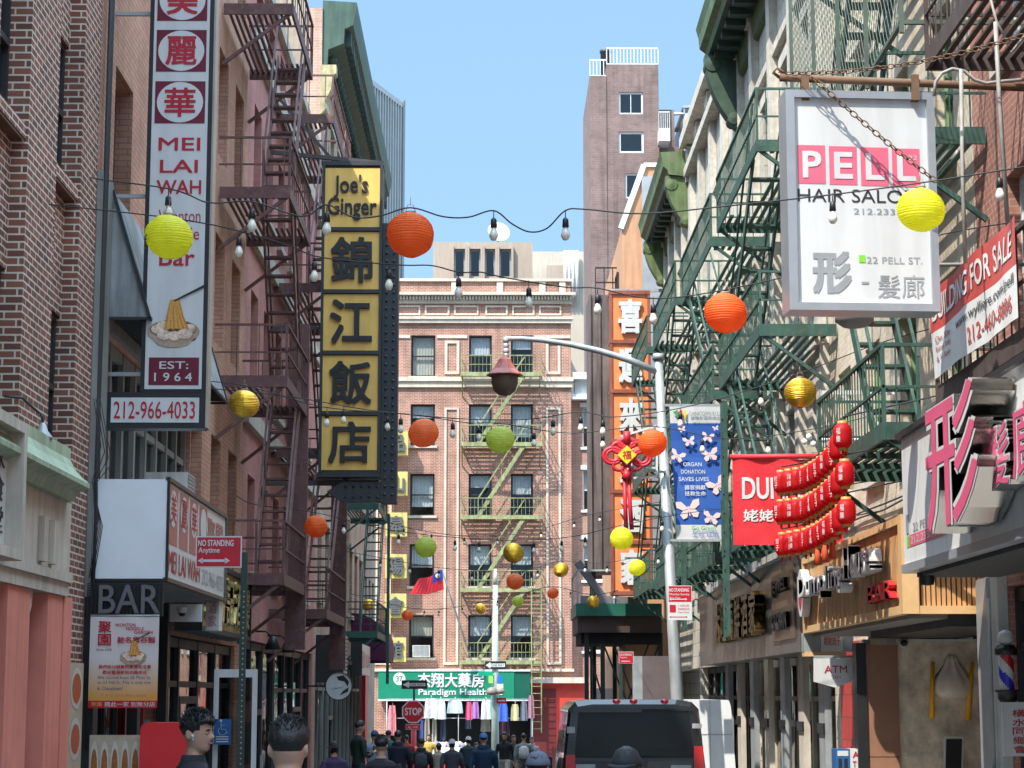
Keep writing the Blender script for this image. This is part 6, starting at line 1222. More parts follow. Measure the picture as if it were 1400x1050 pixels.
m = MB(M('post_red', (.5, .03, .03), .5, .15)); m.tube([(c.x+.02, 70.4, gz(70)+.1), (c.x+.02, 70.4, c.z-.4)], .09, 10); m.lathe((c.x+.02, 70.4, gz(70)+.13), [(.3, 0), (.3, .2), (.2, .3), (.2, .9), (.24, .95), (.22, 1.1), (.1, 1.2)], 12); m.use(black); m.tube([(c.x+.02, 70.36, c.z-.4), (c.x+.02, 70.36, c.z+1.0)], .04, 8); build('post', m, t)
m = MB(black); f = FY(70.2); p, q = at(549, 942, 70.2), at(584, 930, 70.2); m.box(f, p.x, q.x, p.z, q.z, -.02, 0); m.use(signwhite); w_ = q.x-p.x; zc = (p.z+q.z)/2; m.flat(f, [(p.x+.04, zc), (p.x+.25, zc-.11), (p.x+.25, zc-.05), (q.x-.06, zc-.05), (q.x-.06, zc+.05), (p.x+.25, zc+.05), (p.x+.25, zc+.11)], .004); m.use(black); m.text(f, 'ONE WAY', p.x+.28, q.x-.1, zc-.035, zc+.035, .008, 0, .01); build('one_way_plate', m, t)
t = thing('street_lamp', 'pale green lamp pole with ONE WAY and street name plates at the far crossing', 'street lamp', (at(676, 1000, 84).x, 84, gz(84)+.0)); pp = M('pole_pale', (.42, .5, .44), .5, .15, streak=.2); f = FY(83.8); m = MB(pp); b0 = at(677, 1000, 84); m.tube([(b0.x, 84, gz(84)), (b0.x, 84, at(676, 800, 84).z)], [.17, .1], 10); m.tube([(b0.x, 84, at(676, 800, 84).z), (b0.x, 84, at(676, 778, 84).z)], [.1, .06], 10); build('pole', m, t)
m = MB(black); p, q = at(663, 915, 83.8), at(692, 904, 83.8); m.box(f, p.x, q.x, p.z, q.z, -.02, 0); m.use(signwhite); zc = (p.z+q.z)/2; m.flat(f, [(p.x+.03, zc), (p.x+.22, zc-.13), (p.x+.22, zc-.07), (q.x-.05, zc-.07), (q.x-.05, zc+.07), (p.x+.22, zc+.07), (p.x+.22, zc+.13)], .004); m.use(black); m.text(f, 'ONE WAY', p.x+.25, q.x-.08, zc-.05, zc+.05, .008); build('one_way_plate', m, t)
m = MB(M('plate_green', (.0, .3, .16), .4)); p, q = at(654, 924, 83.8), at(674, 918, 83.8); m.box(f, p.x, q.x, p.z, q.z, -.02, 0); p, q = at(668, 934, 83.8), at(674, 924, 83.8); m.use(M('plate_lime', (.3, .6, .1), .4)); m.box(f, p.x, q.x, p.z, q.z, -.02, 0); m.use(M('plate_blue', (.03, .15, .55), .4)); p, q = at(680, 933, 83.8), at(687, 924, 83.8); m.box(f, p.x, q.x, p.z, q.z, -.02, 0); m.use(white); p, q = at(679, 946, 83.8), at(688, 935, 83.8); m.box(f, p.x, q.x, p.z, q.z, -.02, 0); build('name_plates', m, t)
m = MB(M('traffic_red', (.5, .012, .03))); p, q = at(679, 962, 83.8), at(692, 954, 83.8); m.box(f, p.x, q.x, p.z, q.z, -.02, 0); m.use(signwhite); m.rect(f, p.x+.05, q.x-.05, (p.z+q.z)/2-.02, (p.z+q.z)/2+.03, .004); build('red_plate', m, t)
m = MB(M('lamp_dull', (.2, .17, .14), .6, .3)); m.lathe(at(672, 946, 83.6), [(0, -.15), (.2, -.1), (.25, 0), (.15, .15), (0, .2)], 12); m.lathe(at(684, 945, 83.6), [(0, -.12), (.15, -.1), (.2, 0), (.12, .12), (0, .15)], 12); build('signal_head', m, t)
a, b = at(846, 907, 45), at(866, 891, 45); f = FY(45.0); t = thing('street_sign', 'small red no standing sign on a thin green post before the canopy braces', 'sign', (at(850, 950, 45).x, 45, gz(45)+.13)); m = MB(signwhite); m.box(f, a.x, b.x, a.z, b.z, -.01, 0); m.use(M('traffic_red', (.5, .012, .03))); m.rect(f, a.x+.01, b.x-.01, a.z+.01, b.z-.01, .003); m.use(signwhite); m.text(f, 'NO STANDING', a.x+.03, b.x-.04, b.z-.09, b.z-.04, .006, 0, .01); m.text(f, 'Anytime', a.x+.03, b.x-.14, b.z-.15, b.z-.105, .006); m.rect(f, a.x+.05, b.x-.08, a.z+.04, a.z+.055, .006); build('plate', m, t); m = MB(pg); m.box(f, a.x+.02, a.x+.08, gz(45), b.z+.04, -.07, -.012); build('pole', m, t)
# flag on a slanted staff
t = thing('flag', 'red flag with a blue canton on a slanted staff before the corner house', 'flag', at(640, 890, 88)); p, q = at(641, 893, 89.5), at(603, 775, 86.5); m = MB(galv); m.tube([p, q], [.05, .03], 8); m.tube([p, Vector((p.x, 90, p.z-.1))], .05, 8); build('staff', m, t)
C4 = [at(605, 780, 86.6), at(607, 808, 86.7), at(560, 814, 86.3), at(572, 793, 86.3)]; m = MB(M('flag_red', (.6, .02, .03), .7, .1, 4)); fb_ = M('flag_blue', (.02, .05, .3), .7, .1); nn = 10
def fp(s_, r): return C4[0].lerp(C4[3], s_).lerp(C4[1].lerp(C4[2], s_), r)+Vector((0, -.12*math.sin(s_*8+r*2), .05*math.sin(s_*7+1)))
for i in range(nn):
    for j in range(8): m.use(fb_ if i < 4 and j < 4 else M('flag_red', (.6, .02, .03))); m.add([fp(i/nn, j/8), fp(i/nn, (j+1)/8), fp((i+1)/nn, (j+1)/8), fp((i+1)/nn, j/8)], [(0, 1, 2, 3)])
m.use(signwhite); cc = fp(.2, .22)+Vector((0, -.05, 0)); m.disc(FY(cc.y), cc.x, cc.z, .09, .09, 0, 12); build('cloth', m, t)

# ---------------------------------------------------------------- paper lanterns and strings of bulbs
PC = {'yellow': paper('paper_yellow', (.92, .9, .07)), 'orange': paper('paper_orange', (.95, .23, .045)), 'red': paper('paper_red_orange', (.96, .3, .1)), 'lime': paper('paper_lime', (.68, .75, .17)), 'gold': M('foil_gold', (.85, .5, .05), .38, .2, 20, metal=.75)}
lan = [(231, 324, 67, 'yellow', 'big yellow paper lantern in front of the tall white noodle sign'), (561, 321, 67, 'orange', 'big orange paper lantern beside the gold Joe panel sign, against the sky'), (1259, 287, 68, 'yellow', 'big yellow paper lantern over the corner of the white salon sign'), (992, 428, 60, 'orange', 'orange paper lantern in front of the right green fire escapes'),
 (1094, 537, 45, 'gold', 'gold foil lantern below the left corner of the white salon sign'), (334, 552, 42, 'gold', 'gold foil lantern under the brown fire escape on the left'), (579, 592, 42, 'red', 'red orange lantern before the left windows of the brick corner house'), (684, 601, 40, 'lime', 'lime lantern before the upper landings of the pale green fire escape'),
 (892, 606, 40, 'orange', 'orange lantern beside the red knot ornament on the street pole'), (432, 720, 32, 'orange', 'small orange lantern below the brown fire escapes on the left'), (582, 748, 30, 'lime', 'lime lantern just above the red flag'), (702, 756, 29, 'gold', 'dull gold lantern in the middle of the corner house fire escape'),
 (850, 736, 32, 'yellow', 'yellow lantern over the fifth character of the orange sign'), (871, 776, 24, 'yellow', 'small yellow lantern over the last character of the orange sign'), (767, 779, 21, 'gold', 'small gold lantern right of the corner house fire escape'), (704, 795, 24, 'red', 'red orange lantern under the dull gold one on the corner house'),
 (756, 811, 16, 'red', 'tiny red orange lantern right of the corner house fire escape'), (503, 827, 17, 'gold', 'tiny gold lantern before the dark green fire escape on the left'), (811, 823, 18, 'gold', 'tiny gold lantern in front of the green edged canopy'), (708, 822, 16, 'lime', 'tiny lime lantern low on the corner house fire escape'),
 (657, 832, 15, 'gold', 'tiny dull gold lantern left of the far pale green pole'), (557, 841, 16, 'red', 'tiny red orange lantern beside the yellow character signs')]
for (u, v, d, c, lab) in lan:
    Y = .36*2800/d; q = at(u, v, Y); R0 = .18; t = thing('paper_lantern', lab, 'lantern', q, 'round paper lanterns strung over the street'); m = MB(PC[c]); pf = []; n = 66
    for i in range(n+1):
        a = -math.pi/2+.22+(math.pi-.44)*i/n; r = R0*math.cos(a)*(1-.03*(i % 3 == 0)); pf.append((r, R0*.97*math.sin(a)))
    rl = random.Random(int(u*7+v)); sq = rl.uniform(.93, 1.0); ax = Vector((rl.uniform(-.09, .09), rl.uniform(-.09, .09), 1)); m.lathe(q, [(r*(1+rl.uniform(-.006, .006)), z*sq) for r, z in pf], 30, ax, smooth=False); m.V = [tuple(Vector(p)+(Vector(p)-q)*(.012*math.sin(p[0]*37+p[2]*23))) for p in m.V]; build('shade', m, t); m = MB(M('lantern_wire', (.35, .3, .25), .5, .1)); z = R0*.97*math.sin(math.pi/2-.22)
    m.lathe(q, [(.036, z-.004), (.042, z+.004), (.036, z+.008)], 12); m.tube([q+Vector((-.04, 0, z)), q+Vector((-.02, 0, z+.06)), q+Vector((.02, 0, z+.06)), q+Vector((.04, 0, z))], .003, 4); m.tube([q+Vector((0, 0, z+.06)), q+Vector((0, 0, z+.12))], .003, 4); build('hanger', m, t)
    if lab.startswith('big yellow paper lantern in front'):
        m = MB(black); e = Vector((-.93, -.36, 0)).normalized(); fr = Frame(q+e*.172, Vector((-e.y, e.x, 0)), (0, 0, 1), e); m.text(fr, '吉', -.05, .05, -.12, .02, .004, 0, .03); build('painted_character', m, t)
bulbg = M('bulb_glass', (.78, .74, .62), .12, .05, coat=.5)
def light_string(label, pts, bulbs, r=.006, drop=.05):
    P_ = [at(*p) for p in pts]; P_ = [Vector((XL, P_[0].y+.2, P_[0].z+.15))]+P_+[Vector((XR, P_[-1].y+.2, P_[-1].z+.2))]; path = []
    for i in range(len(P_)-1):                                     # smooth run through the hanging points
        p0, p1, p2, p3 = P_[max(i-1, 0)], P_[i], P_[i+1], P_[min(i+2, len(P_)-1)]
        for k in range(6):
            s = k/6; path.append(.5*((2*p1)+(p2-p0)*s+(2*p0-5*p1+4*p2-p3)*s*s+(3*p1-p0-3*p2+p3)*s**3))
    path.append(P_[-1]); t = thing('string_light', label, 'string lights', path[len(path)//2], 'bulb strings across the street'); m = MB(M('cable_black', (.03, .03, .03))); m.tube(path, r, 5); build('wire', m, t)
    for u in bulbs:
        q = min(path, key=lambda p: abs(700+2800*((p.dot(CR))/p.dot(CF))-u)); q = q.copy(); i = path.index(q)
        if i+1 < len(path):
            ua, ub = [700+2800*(x.dot(CR)/x.dot(CF)) for x in (path[max(i-1, 0)], path[i+1])]; s = min(max((u-ua)/(ub-ua), 0), 1); q = path[max(i-1, 0)].lerp(path[i+1], s)
        s = MB(M('socket_black', (.02, .02, .022), .5, .1)); s.tube([q+Vector((0, 0, .01)), q+Vector((0, 0, -drop))], .005, 4); e = q+Vector((0, 0, -drop)); s.lathe(e, [(.008, .0), (.022, -.015), (.026, -.075), (0, -.078)], 9); so_ = build('socket', s, t)
        b = MB(bulbg); b.lathe(e, [(.014, -.076), (.02, -.09), (.034, -.125), (.034, -.145), (.02, -.172), (0, -.178)], 10); build('bulb', b, so_)
light_string('nearest bulb string, carrying the big orange lantern against the sky', [(125, 243, 20), (231, 258, 15), (285, 277, 15), (345, 276, 15), (413, 296, 15), (446, 280, 15), (483, 297, 15), (520, 295, 15), (561, 284, 15), (605, 296, 15), (640, 297, 15), (675, 288, 15), (700, 306, 15), (724, 317, 15), (748, 312, 15), (773, 288, 15), (800, 286, 15), (880, 292, 15), (1000, 281, 15), (1138, 266, 15), (1259, 250, 14.8), (1400, 228, 14.5)], [231, 345, 447, 675, 773, 1138, 1366])
light_string('bulb string passing above the roof edge of the brick corner house', [(210, 295, 18), (283, 306, 17), (327, 316, 17), (393, 335, 17), (440, 352, 17), (543, 362, 17), (590, 363, 17), (627, 372, 17), (657, 372, 17), (683, 378, 17), (723, 385, 17), (777, 393, 17), (817, 394, 17), (893, 408, 17), (992, 396, 17), (1150, 360, 17), (1290, 320, 17)], [327, 430, 532, 627, 723, 817, 893])
light_string('bulb string carrying the two gold lanterns at the height of the salon sign foot', [(250, 518, 23), (334, 527, 23), (440, 556, 23), (543, 565, 23), (620, 572, 23), (690, 574, 23), (735, 572, 23), (794, 563, 23), (840, 570, 23), (920, 560, 23), (1000, 540, 23), (1094, 510, 22.5), (1200, 470, 22)], [447, 548, 619, 756, 794, 824, 930, 1040])
light_string('bulb string carrying three lanterns level with the red knot ornament', [(380, 540, 25.2), (500, 560, 25.2), (579, 569, 24.2), (640, 578, 25.2), (684, 579, 25.2), (780, 592, 25.2), (892, 583, 25.2), (1000, 600, 25.2), (1120, 585, 25.2)], [470, 530, 655, 730, 824, 960, 1050])
light_string('bulb string carrying four lanterns above the red flag', [(350, 690, 32), (432, 701, 31.5), (520, 722, 33), (582, 731, 33.6), (640, 736, 34), (702, 739, 34.7), (780, 734, 33), (850, 718, 31.5), (950, 700, 32)], [470, 545, 622, 655, 730, 768, 800, 905])
light_string('bulb string crossing low over the canopy and the orange sign foot', [(480, 755, 44), (560, 770, 44), (620, 778, 43), (704, 781, 42), (735, 776, 45), (767, 767, 48), (820, 770, 45), (871, 762, 42), (930, 750, 42)], [520, 560, 600, 645, 735, 800, 830, 900])
light_string('farthest bulb string, carrying six tiny lanterns', [(480, 812, 58), (503, 817, 59), (557, 831, 63), (610, 832, 63), (657, 823, 67), (708, 813, 63), (756, 802, 63), (811, 813, 56), (870, 800, 56)], [530, 580, 600, 632, 680, 730, 780, 840], .01)
light_string('thin bulb string halfway up the brick corner house', [(490, 700, 50), (560, 722, 50), (640, 733, 50), (720, 728, 50), (800, 705, 50), (880, 690, 50)], [520, 552, 590, 635, 680, 740, 785, 820], .008)

# ---------------------------------------------------------------- vehicle and shed
carb = M('car_black', (.01, .011, .012), .25, .3, 3, coat=.5); y0 = 26.6; x0, x1 = .86, 2.74; zt = -.06; zg = gz(26.6)
t = thing('parked_car', 'black boxy car seen from behind, parked at the right kerb', 'car', ((x0+x1)/2, 29, gz(29)))
def sect(y, zt, inset=0, zb=None):
    zb = zg+.35 if zb is None else zb; cx = (x0+x1)/2; hw = (x1-x0)/2-inset; zs = zg+1.15; tw = hw-.13
    return [Vector((cx+sx*a, y, b)) for sx, a, b in ((-1, hw-.05, zb), (-1, hw, zb+.15), (-1, hw, zs), (-1, tw+.03, zt-.12), (-1, tw-.06, zt-.03), (-1, tw-.25, zt), (1, tw-.25, zt), (1, tw-.06, zt-.03), (1, tw+.03, zt-.12), (1, hw, zs), (1, hw, zb+.15), (1, hw-.05, zb))]
m = MB(carb); m.loft([sect(y0+.02, zt-.06, .03), sect(y0+.1, zt, 0), sect(y0+3.0, zt, 0), sect(y0+3.3, zt-.05, .02), sect(y0+4.0, zg+1.2, .04), sect(y0+5.1, zg+1.05, .1), sect(y0+5.25, zg+.8, .15)], smooth=False); build('body', m, t)
f = FY(y0+.015); cx = (x0+x1)/2; a, b = at(786, 1034, y0), at(946, 972, y0); m = MB(dglass); gm2 = M('car_glass', (.012, .014, .015), .1, .1, 1.2, spec=.22, bump=.05); m = MB(gm2); m.flat(f, [(a.x, a.z), (b.x+.02, a.z), (b.x-.04, b.z), (a.x+.05, b.z)], .012); m.use(gm2)
for sx, nx in ((x0, -1), (x1, 1)): 
    for (ya, yb) in ((.5, 1.5), (1.65, 2.6), (2.7, 3.2)): m.add([(sx+nx*-.005, y0+ya, zg+1.2), (sx+nx*-.005, y0+yb, zg+1.2), (sx-nx*.1, y0+yb-.03, zt-.2), (sx-nx*.1, y0+ya+.03, zt-.2)], [(0, 1, 2, 3)], nx < 0)
build('window', m, t)
m = MB(M('car_trim', (.05, .05, .055), .4, .1)); p, q = at(783, 974, y0), at(885, 966, y0); m.box(f, x0+.16, cx+.1, zt-.16, zt-.09, .0, .05); m.box(f, x0+.1, x1-.1, a.z-.06, a.z-.02, .0, .03); m.box(f, cx+.12, cx+.17, zg+.5, a.z-.061, .0, .025); m.box(f, x0+.05, x1-.05, zg+.3, zg+.6, .0, .12); m.use(galv); m.box(f, b.x-.0, b.x+.12, b.z-.22, b.z-.16, .013, .05); m.box(f, a.x-.1, a.x+.0, b.z-.28, b.z-.2, .013, .05); m.box(f, b.x-.28, b.x-.02, a.z-.16, a.z-.11, .013, .02); build('rear_trim', m, t)
m = MB(M('rubber_seal', (.008, .008, .008), .7, .1))
for p, q in ((a.x-.02, b.x+.04),): m.box(f, p, q, a.z-.02, a.z, .0, .022); m.box(f, p+.05, q-.04, b.z, b.z+.025, .0, .022)
build('window_seal', m, t)
m = MB(black); m.bar(f(cx-.1, a.z+.01, .05), f(cx+.62, a.z+.12, .035), .018); m.lathe(f(cx-.1, a.z+.0, .02), [(.04, 0), (.04, .05), (0, .06)], 10, (0, -1, 0)); build('wiper', m, t)
m = MB(M('plate_yellow', (.6, .45, .12), .4, .1)); m.box(f, cx-.5, cx-.18, zg+.75, zg+.92, .002, .03); build('number_plate', m, t)
m = MB(galv); m.box(f, cx-.75, cx-.5, a.z-.15, a.z-.1, .012, .02); m.lathe(f(cx+.05, a.z-.14, .012), [(.05, 0), (.045, .012), (0, .014)], 14, (0, -1, 0)); build('badge', m, t)
m = MB(M('seat_dark', (.03, .03, .032), .9, .2)); m.box(W, x0+.25, x0+.7, y0+1.2, y0+1.35, zg+1.2, zg+1.75); build('headrest', m, t)
for xx, w2 in ((x0+.06, .12), (x1-.18, .12)):
    m = MB(M('tail_red', (.5, .01, .012), .2, .1, coat=.5)); zz = at(950, 1020, y0).z if xx > cx else at(780, 1032, y0).z; m.box(f, xx, xx+w2, zz-.28, zz, .005, .05); m.use(M('tail_clear', (.6, .45, .4), .2, .1)); m.box(f, xx, xx+w2, zz-.42, zz-.281, .005, .05); build('tail_light', m, t)
for xx in (cx-.22, cx, cx+.4): m = MB(M('tail_red', (.5, .01, .012))); m.lathe((xx, y0+.08, zt-.05), [(.055, -.03), (.055, .03), (.045, .05), (0, .055)], 12); build('marker_lamp', m, t)
for yy in (y0+.95, y0+4.1):
    for xx, s in ((x0-.01, 1), (x1+.01, -1)):
        m = MB(M('tyre', (.02, .02, .02), .85, .1)); c = Vector((xx, yy, gz(yy)+.34)); m.lathe(c, [(.2, 0), (.3, 0), (.34, .04), (.34, .2), (.3, .24)], 22, (s, 0, 0)); m.use(galv); m.lathe(c, [(0, .03), (.1, .02), (.2, .02), (.22, .0)], 16, (s, 0, 0)); build('wheel', m, t)
m = MB(carb); m.box(W, x0-.22, x0-.02, y0+3.2, y0+3.3, zg+1.15, zg+1.4); build('mirror', m, t)
m = MB(M('shed_white', (.7, .7, .69), .4, .06, streak=.05)); f = FY(34.4); a, b = at(940, 957, 34.4), at(1000, 957, 34.4); rr = .2; P_ = [(a.x, gz(34)+.13), (b.x+.12, gz(34)+.13)]+[(b.x-.06+.06*math.cos(k*math.pi/12)-.0, b.z-.3+.3*math.sin(k*math.pi/12)) for k in range(7)]+[(a.x, b.z)]
t = thing('white_van', 'white panelled van end with a rounded shoulder standing behind the black car', 'van', (3.4, 34.4, gz(34)+.13)); m.prism(f, P_, -4, 0); build('body', m, t); m = MB(grey); zc = at(960, 1004, 34.4).z; m.box(f, a.x, b.x+.0, zc-.006, zc+.006, .001, .006); xc = at(971, 1000, 34.4).x; m.box(f, xc-.005, xc+.005, gz(34)+.2, b.z, .001, .005); build('seam', m, t)
m = MB(M('tyre', (.02, .02, .02)));  m.lathe((b.x+.1, 35.3, gz(35)+.45), [(.0, 0), (.2, 0), (.34, .02), (.34, .2), (.0, .2)], 20, (-1, 0, 0)); build('wheel', m, t)
# ---------------------------------------------------------------- people
skin1 = M('skin_light', (.46, .27, .19), .55, .08, 20); skin2 = M('skin_tan', (.36, .2, .13), .55, .08, 20); skin3 = M('skin_brown', (.12, .06, .04), .5, .1, 20)
def cloth(n, c): return M('wear_'+n, c, .9, .2, 14, bump=.25)
hairm = M('hair_black', (.012, .01, .01), .5, .3, 60, bump=.5)
def lerp_tab(T, z):
    for (z0, v0), (z1, v1) in zip(T, T[1:]):
        if z <= z1: s = max(0, (z-z0)/(z1-z0)); return v0+(v1-v0)*s
    return T[-1][1]
FR_ = [(0, .058), (.012, .078), (.03, .083), (.05, .08), (.07, .086), (.1, .088), (.125, .092), (.14, .094), (.165, .092), (.195, .078), (.22, .048), (.235, .006)]
BK_ = [(0, .035), (.03, .05), (.06, .07), (.09, .088), (.125, .1), (.155, .102), (.19, .088), (.218, .056), (.235, .006)]
SD_ = [(0, .03), (.012, .045), (.035, .056), (.06, .064), (.09, .07), (.13, .075), (.16, .075), (.19, .065), (.218, .042), (.235, .005)]
def head_ring(z, grow=0.0, nose=True):
    out = []
    for j in range(40):
        a = 2*math.pi*j/40; c, s = math.cos(a), math.sin(a); e = lerp_tab(FR_, z) if c > 0 else lerp_tab(BK_, z)
        x = (e+grow)*c; y = (lerp_tab(SD_, z)+grow)*s
        aa = min(a, 2*math.pi-a)
        if nose and c > 0:
            n = lerp_tab([(.0, 0), (.066, 0), (.076, .018), (.088, .036), (.1, .028), (.125, .008), (.137, 0), (1, 0)], z); x += n*math.exp(-(aa/.21)**2)
            x += lerp_tab([(.0, 0), (.04, 0), (.046, .009), (.053, -.002), (.06, .01), (.067, 0), (1, 0)], z)*math.exp(-(aa/.4)**2)
            x -= lerp_tab([(.0, 0), (.1, 0), (.118, .016), (.132, 0), (1, 0)], z)*math.exp(-((aa-.38)/.18)**2)
        out.append((x, y))
    return out
def person(label, u, v, Y, face, top, legs, skin, hair='short', hat=None, hatm=None, coat=False, pose='walk', near=False, scale=1.0, hood=False, turn=0, z_from=None, extra=None, vol=0.0):
    """u, v: where the middle of the head is seen; face: heading in degrees, 0 = walking away from the viewer, 90 = to the right"""
    q = at(u, v, Y); ground = gz(Y)+(.13 if q.x < -2.5 or q.x > 2.95 else .004); hh = .235*scale; H = q.z+hh*.48-ground; s = H/1.75
    t = thing('person', label, 'person', (q.x, Y, ground)); th = rad(90-face)
    fw = Vector((math.cos(th), math.sin(th), 0)); sd = Vector((-fw.y, fw.x, 0)); up = Vector((0, 0, 1)); O = Vector((q.x, Y, ground))
    def B(f_, l, z): return O+(fw*f_+sd*l+up*z)*s
    mb = MB(); mb.use(skin)
    def rings(L): mb.loft([[B(cf+rf*math.cos(2*math.pi*j/16), cl+rl*math.sin(2*math.pi*j/16), z) for j in range(16)] for cf, cl, rf, rl, z in L])
    cw = 1.12 if coat else 1.0
    rings([(0, 0, .1, .15, .82), (0, 0, .125*cw, .175*cw, .9), (0, 0, .115*cw, .155*cw, 1.02), (.0, 0, .12*cw, .165*cw, 1.15), (.0, 0, .125*cw, .195*cw, 1.28), (-.01, 0, .11*cw, .205*cw, 1.38), (-.01, 0, .085, .17, 1.43), (-.005, 0, .062, .08, 1.465), (.0, 0, .055, .058, 1.5), (.01, 0, .055, .056, 1.56)])
    def limb(P_, R_):
        L = []; k = len(P_); pts = [B(*p) for p in P_]
        for i, p in enumerate(pts):
            tn = (pts[min(i+1, k-1)]-pts[max(i-1, 0)]).normalized(); e1 = tn.cross(fw if abs(tn.dot(fw)) < .9 else sd).normalized(); e2 = tn.cross(e1)
            L.append([p+(e1*math.cos(2*math.pi*j/12)+e2*math.sin(2*math.pi*j/12))*R_[i]*s for j in range(12)])
        mb.loft(L)
    hands = []
    for sg in (1, -1):
        st = {'walk': .16*sg, 'stand': .02*sg, 'hold': .02*sg}[pose]
        limb([(0, .09*sg, .88), (st*.3, .095*sg, .7), (st*.55, .1*sg, .48), (st*.7, .1*sg, .3), (st-.03, .1*sg, .08)], [.1, .085, .062, .058, .042])
        rings_f = [B(st+.16-.03, .1*sg, .025)]; limb([(st-.07, .1*sg, .04), (st+.02, .1*sg, .05), (st+.1, .105*sg, .035), (st+.17, .105*sg, .025)], [.038, .045, .04, .022])
        if pose == 'hold' : A_ = [(0, .19*sg, 1.39), (-.01, .235*sg, 1.28), (.0, .25*sg, 1.1), (.12, .2*sg, 1.08), (.26, .1*sg, 1.14)]
        else: A_ = [(0, .19*sg, 1.39), (-.01, .235*sg, 1.27), (-.02-st*.3, .26*sg, 1.1), (.0-st*.6, .265*sg, .98), (.04-st*.9, .26*sg, .85)]
        limb(A_, [.065, .062*cw, .052*cw, .042*cw, .03])
        hd = B(*A_[-1]); d = (B(*A_[-1])-B(*A_[-2])).normalized(); hands.append(hd)
        pl = sd*(-sg) if pose != 'hold' else up; wd = d.cross(pl).normalized()
        mb.loft([[hd+d*k*s+(wd*a+pl*b)*s for a, b in ((-r, -.012), (0, -.015), (r, -.012), (r, .012), (0, .015), (-r, .012))] for k, r in ((-.01, .026), (.03, .036), (.07, .042), (.095, .04))])
        for k in range(4):
            b0 = hd+(d*.085+wd*(-.03+.02*k))*s; ln = (.062, .075, .072, .055)[k]; mb.tube([b0, b0+(d*ln*.5+pl*.004)*s, b0+(d*ln*.95+pl*.02)*s], [.0098*s, .009*s, .0075*s], 6)
        b0 = hd+(d*.02+fw*.03)*s; mb.tube([b0, b0+(d*.03+fw*.03)*s, b0+(d*.07+fw*.035)*s], [.012*s, .011*s, .009*s], 6)
    # head
    hz = 1.75-.235; tr = rad(turn); hf = fw*math.cos(tr)+sd*math.sin(tr); hs = Vector((-hf.y, hf.x, 0))
    def HB(x, y, z): return O+up*hz*s+(hf*(x+.02)+hs*y+up*z)*s
    zs = [0, .006, .014, .025, .035, .044, .05, .056, .063, .07, .078, .086, .094, .104, .114, .124, .134, .145, .16, .175, .19, .203, .214, .224, .231, .235]
    mb.loft([[HB(x, y, z) for x, y in head_ring(z)] for z in zs])
    for sg in (1, -1):
        mb.loft([[HB(-.005-.012*k+.022*math.cos(2*math.pi*j/12)*w2, sg*(.066+.008*k), .108+.032*math.sin(2*math.pi*j/12)*w2) for j in range(12)] for k, w2 in ((0, .6), (1, 1), (2, 1.05), (2.4, .7))])
    me = bpy.data.meshes.new('tmp'); me.from_pydata([tuple(Vector(p)-O) for p in mb.V], [], mb.F); ob = bpy.data.objects.new('tmp', me); COL.objects.link(ob)
    bm_ = bmesh.new(); bm_.from_mesh(me); bmesh.ops.recalc_face_normals(bm_, faces=bm_.faces); bm_.to_mesh(me); bm_.free()
    r = ob.modifiers.new('r', 'REMESH'); r.mode = 'VOXEL'; r.voxel_size = .0085*s if near else .016*s; sm = ob.modifiers.new('s', 'SMOOTH'); sm.factor = .5; sm.iterations = 1 if near else 2
    m2 = bpy.data.meshes.new_from_object(ob.evaluated_get(bpy.context.evaluated_depsgraph_get())); bpy.data.objects.remove(ob); bpy.data.meshes.remove(me)
    m2.name = 'body'; tm, lm = cloth(*top), cloth(*legs); shoe = M('shoe_dark', (.03, .03, .03), .6, .2)
    for k in (skin, tm, lm, shoe): m2.materials.append(k)
    hcut = 1.475*s
    for p in m2.polygons:
        c = p.center; w_ = Vector(c)+O; k = 1
        if c.z > hcut: k = 0
        elif any((w_-h).dot(Vector((0, 0, 1)) if pose != 'hold' else fw) * (-1 if pose != 'hold' else 1) > -.0 and (w_-h).length < .2*s for h in hands): k = 0
        elif c.z < .09*s: k = 3
        elif c.z < (.78 if coat else .92)*s and abs(Vector((c.x, c.y, 0)).dot(sd)) < .22*s: k = 2
        p.material_index = k; p.use_smooth = True
    b = bpy.data.objects.new('body', m2); COL.objects.link(b); b.parent = t; WL[b.name] = O
    # eyes, brows
    for sg in (1, -1):
        e = MB(M('eye_white', (.38, .35, .32), .4, .03)); c = HB(.079, sg*.031, .117); e.lathe(c, [(.0, .009), (.006, .0075), (.0105, .001), (.008, -.006)], 10, hf); e.use(black); e.lathe(c+hf*.0085*s, [(0, .0015), (.0045, .001), (.005, -.002)], 8, hf); build('eye', e, t)
    if near:
        for sg in (1, -1):
            m = MB(hairm); m.tube([HB(.088, sg*.014, .134), HB(.089, sg*.03, .139), HB(.08, sg*.046, .134)], [.004*s, .005*s, .003*s], 6); build('eyebrow', m, t)
        m = MB(M('lip_rose', (.36, .13, .11), .5, .1)); m.tube([HB(.083, .022, .053), HB(.093, .008, .056), HB(.0935, 0, .055), HB(.093, -.008, .056), HB(.083, -.022, .053)], [.002*s, .006*s, .006*s, .006*s, .002*s], 7); build('lips', m, t)
    rn = random.Random(int(u))
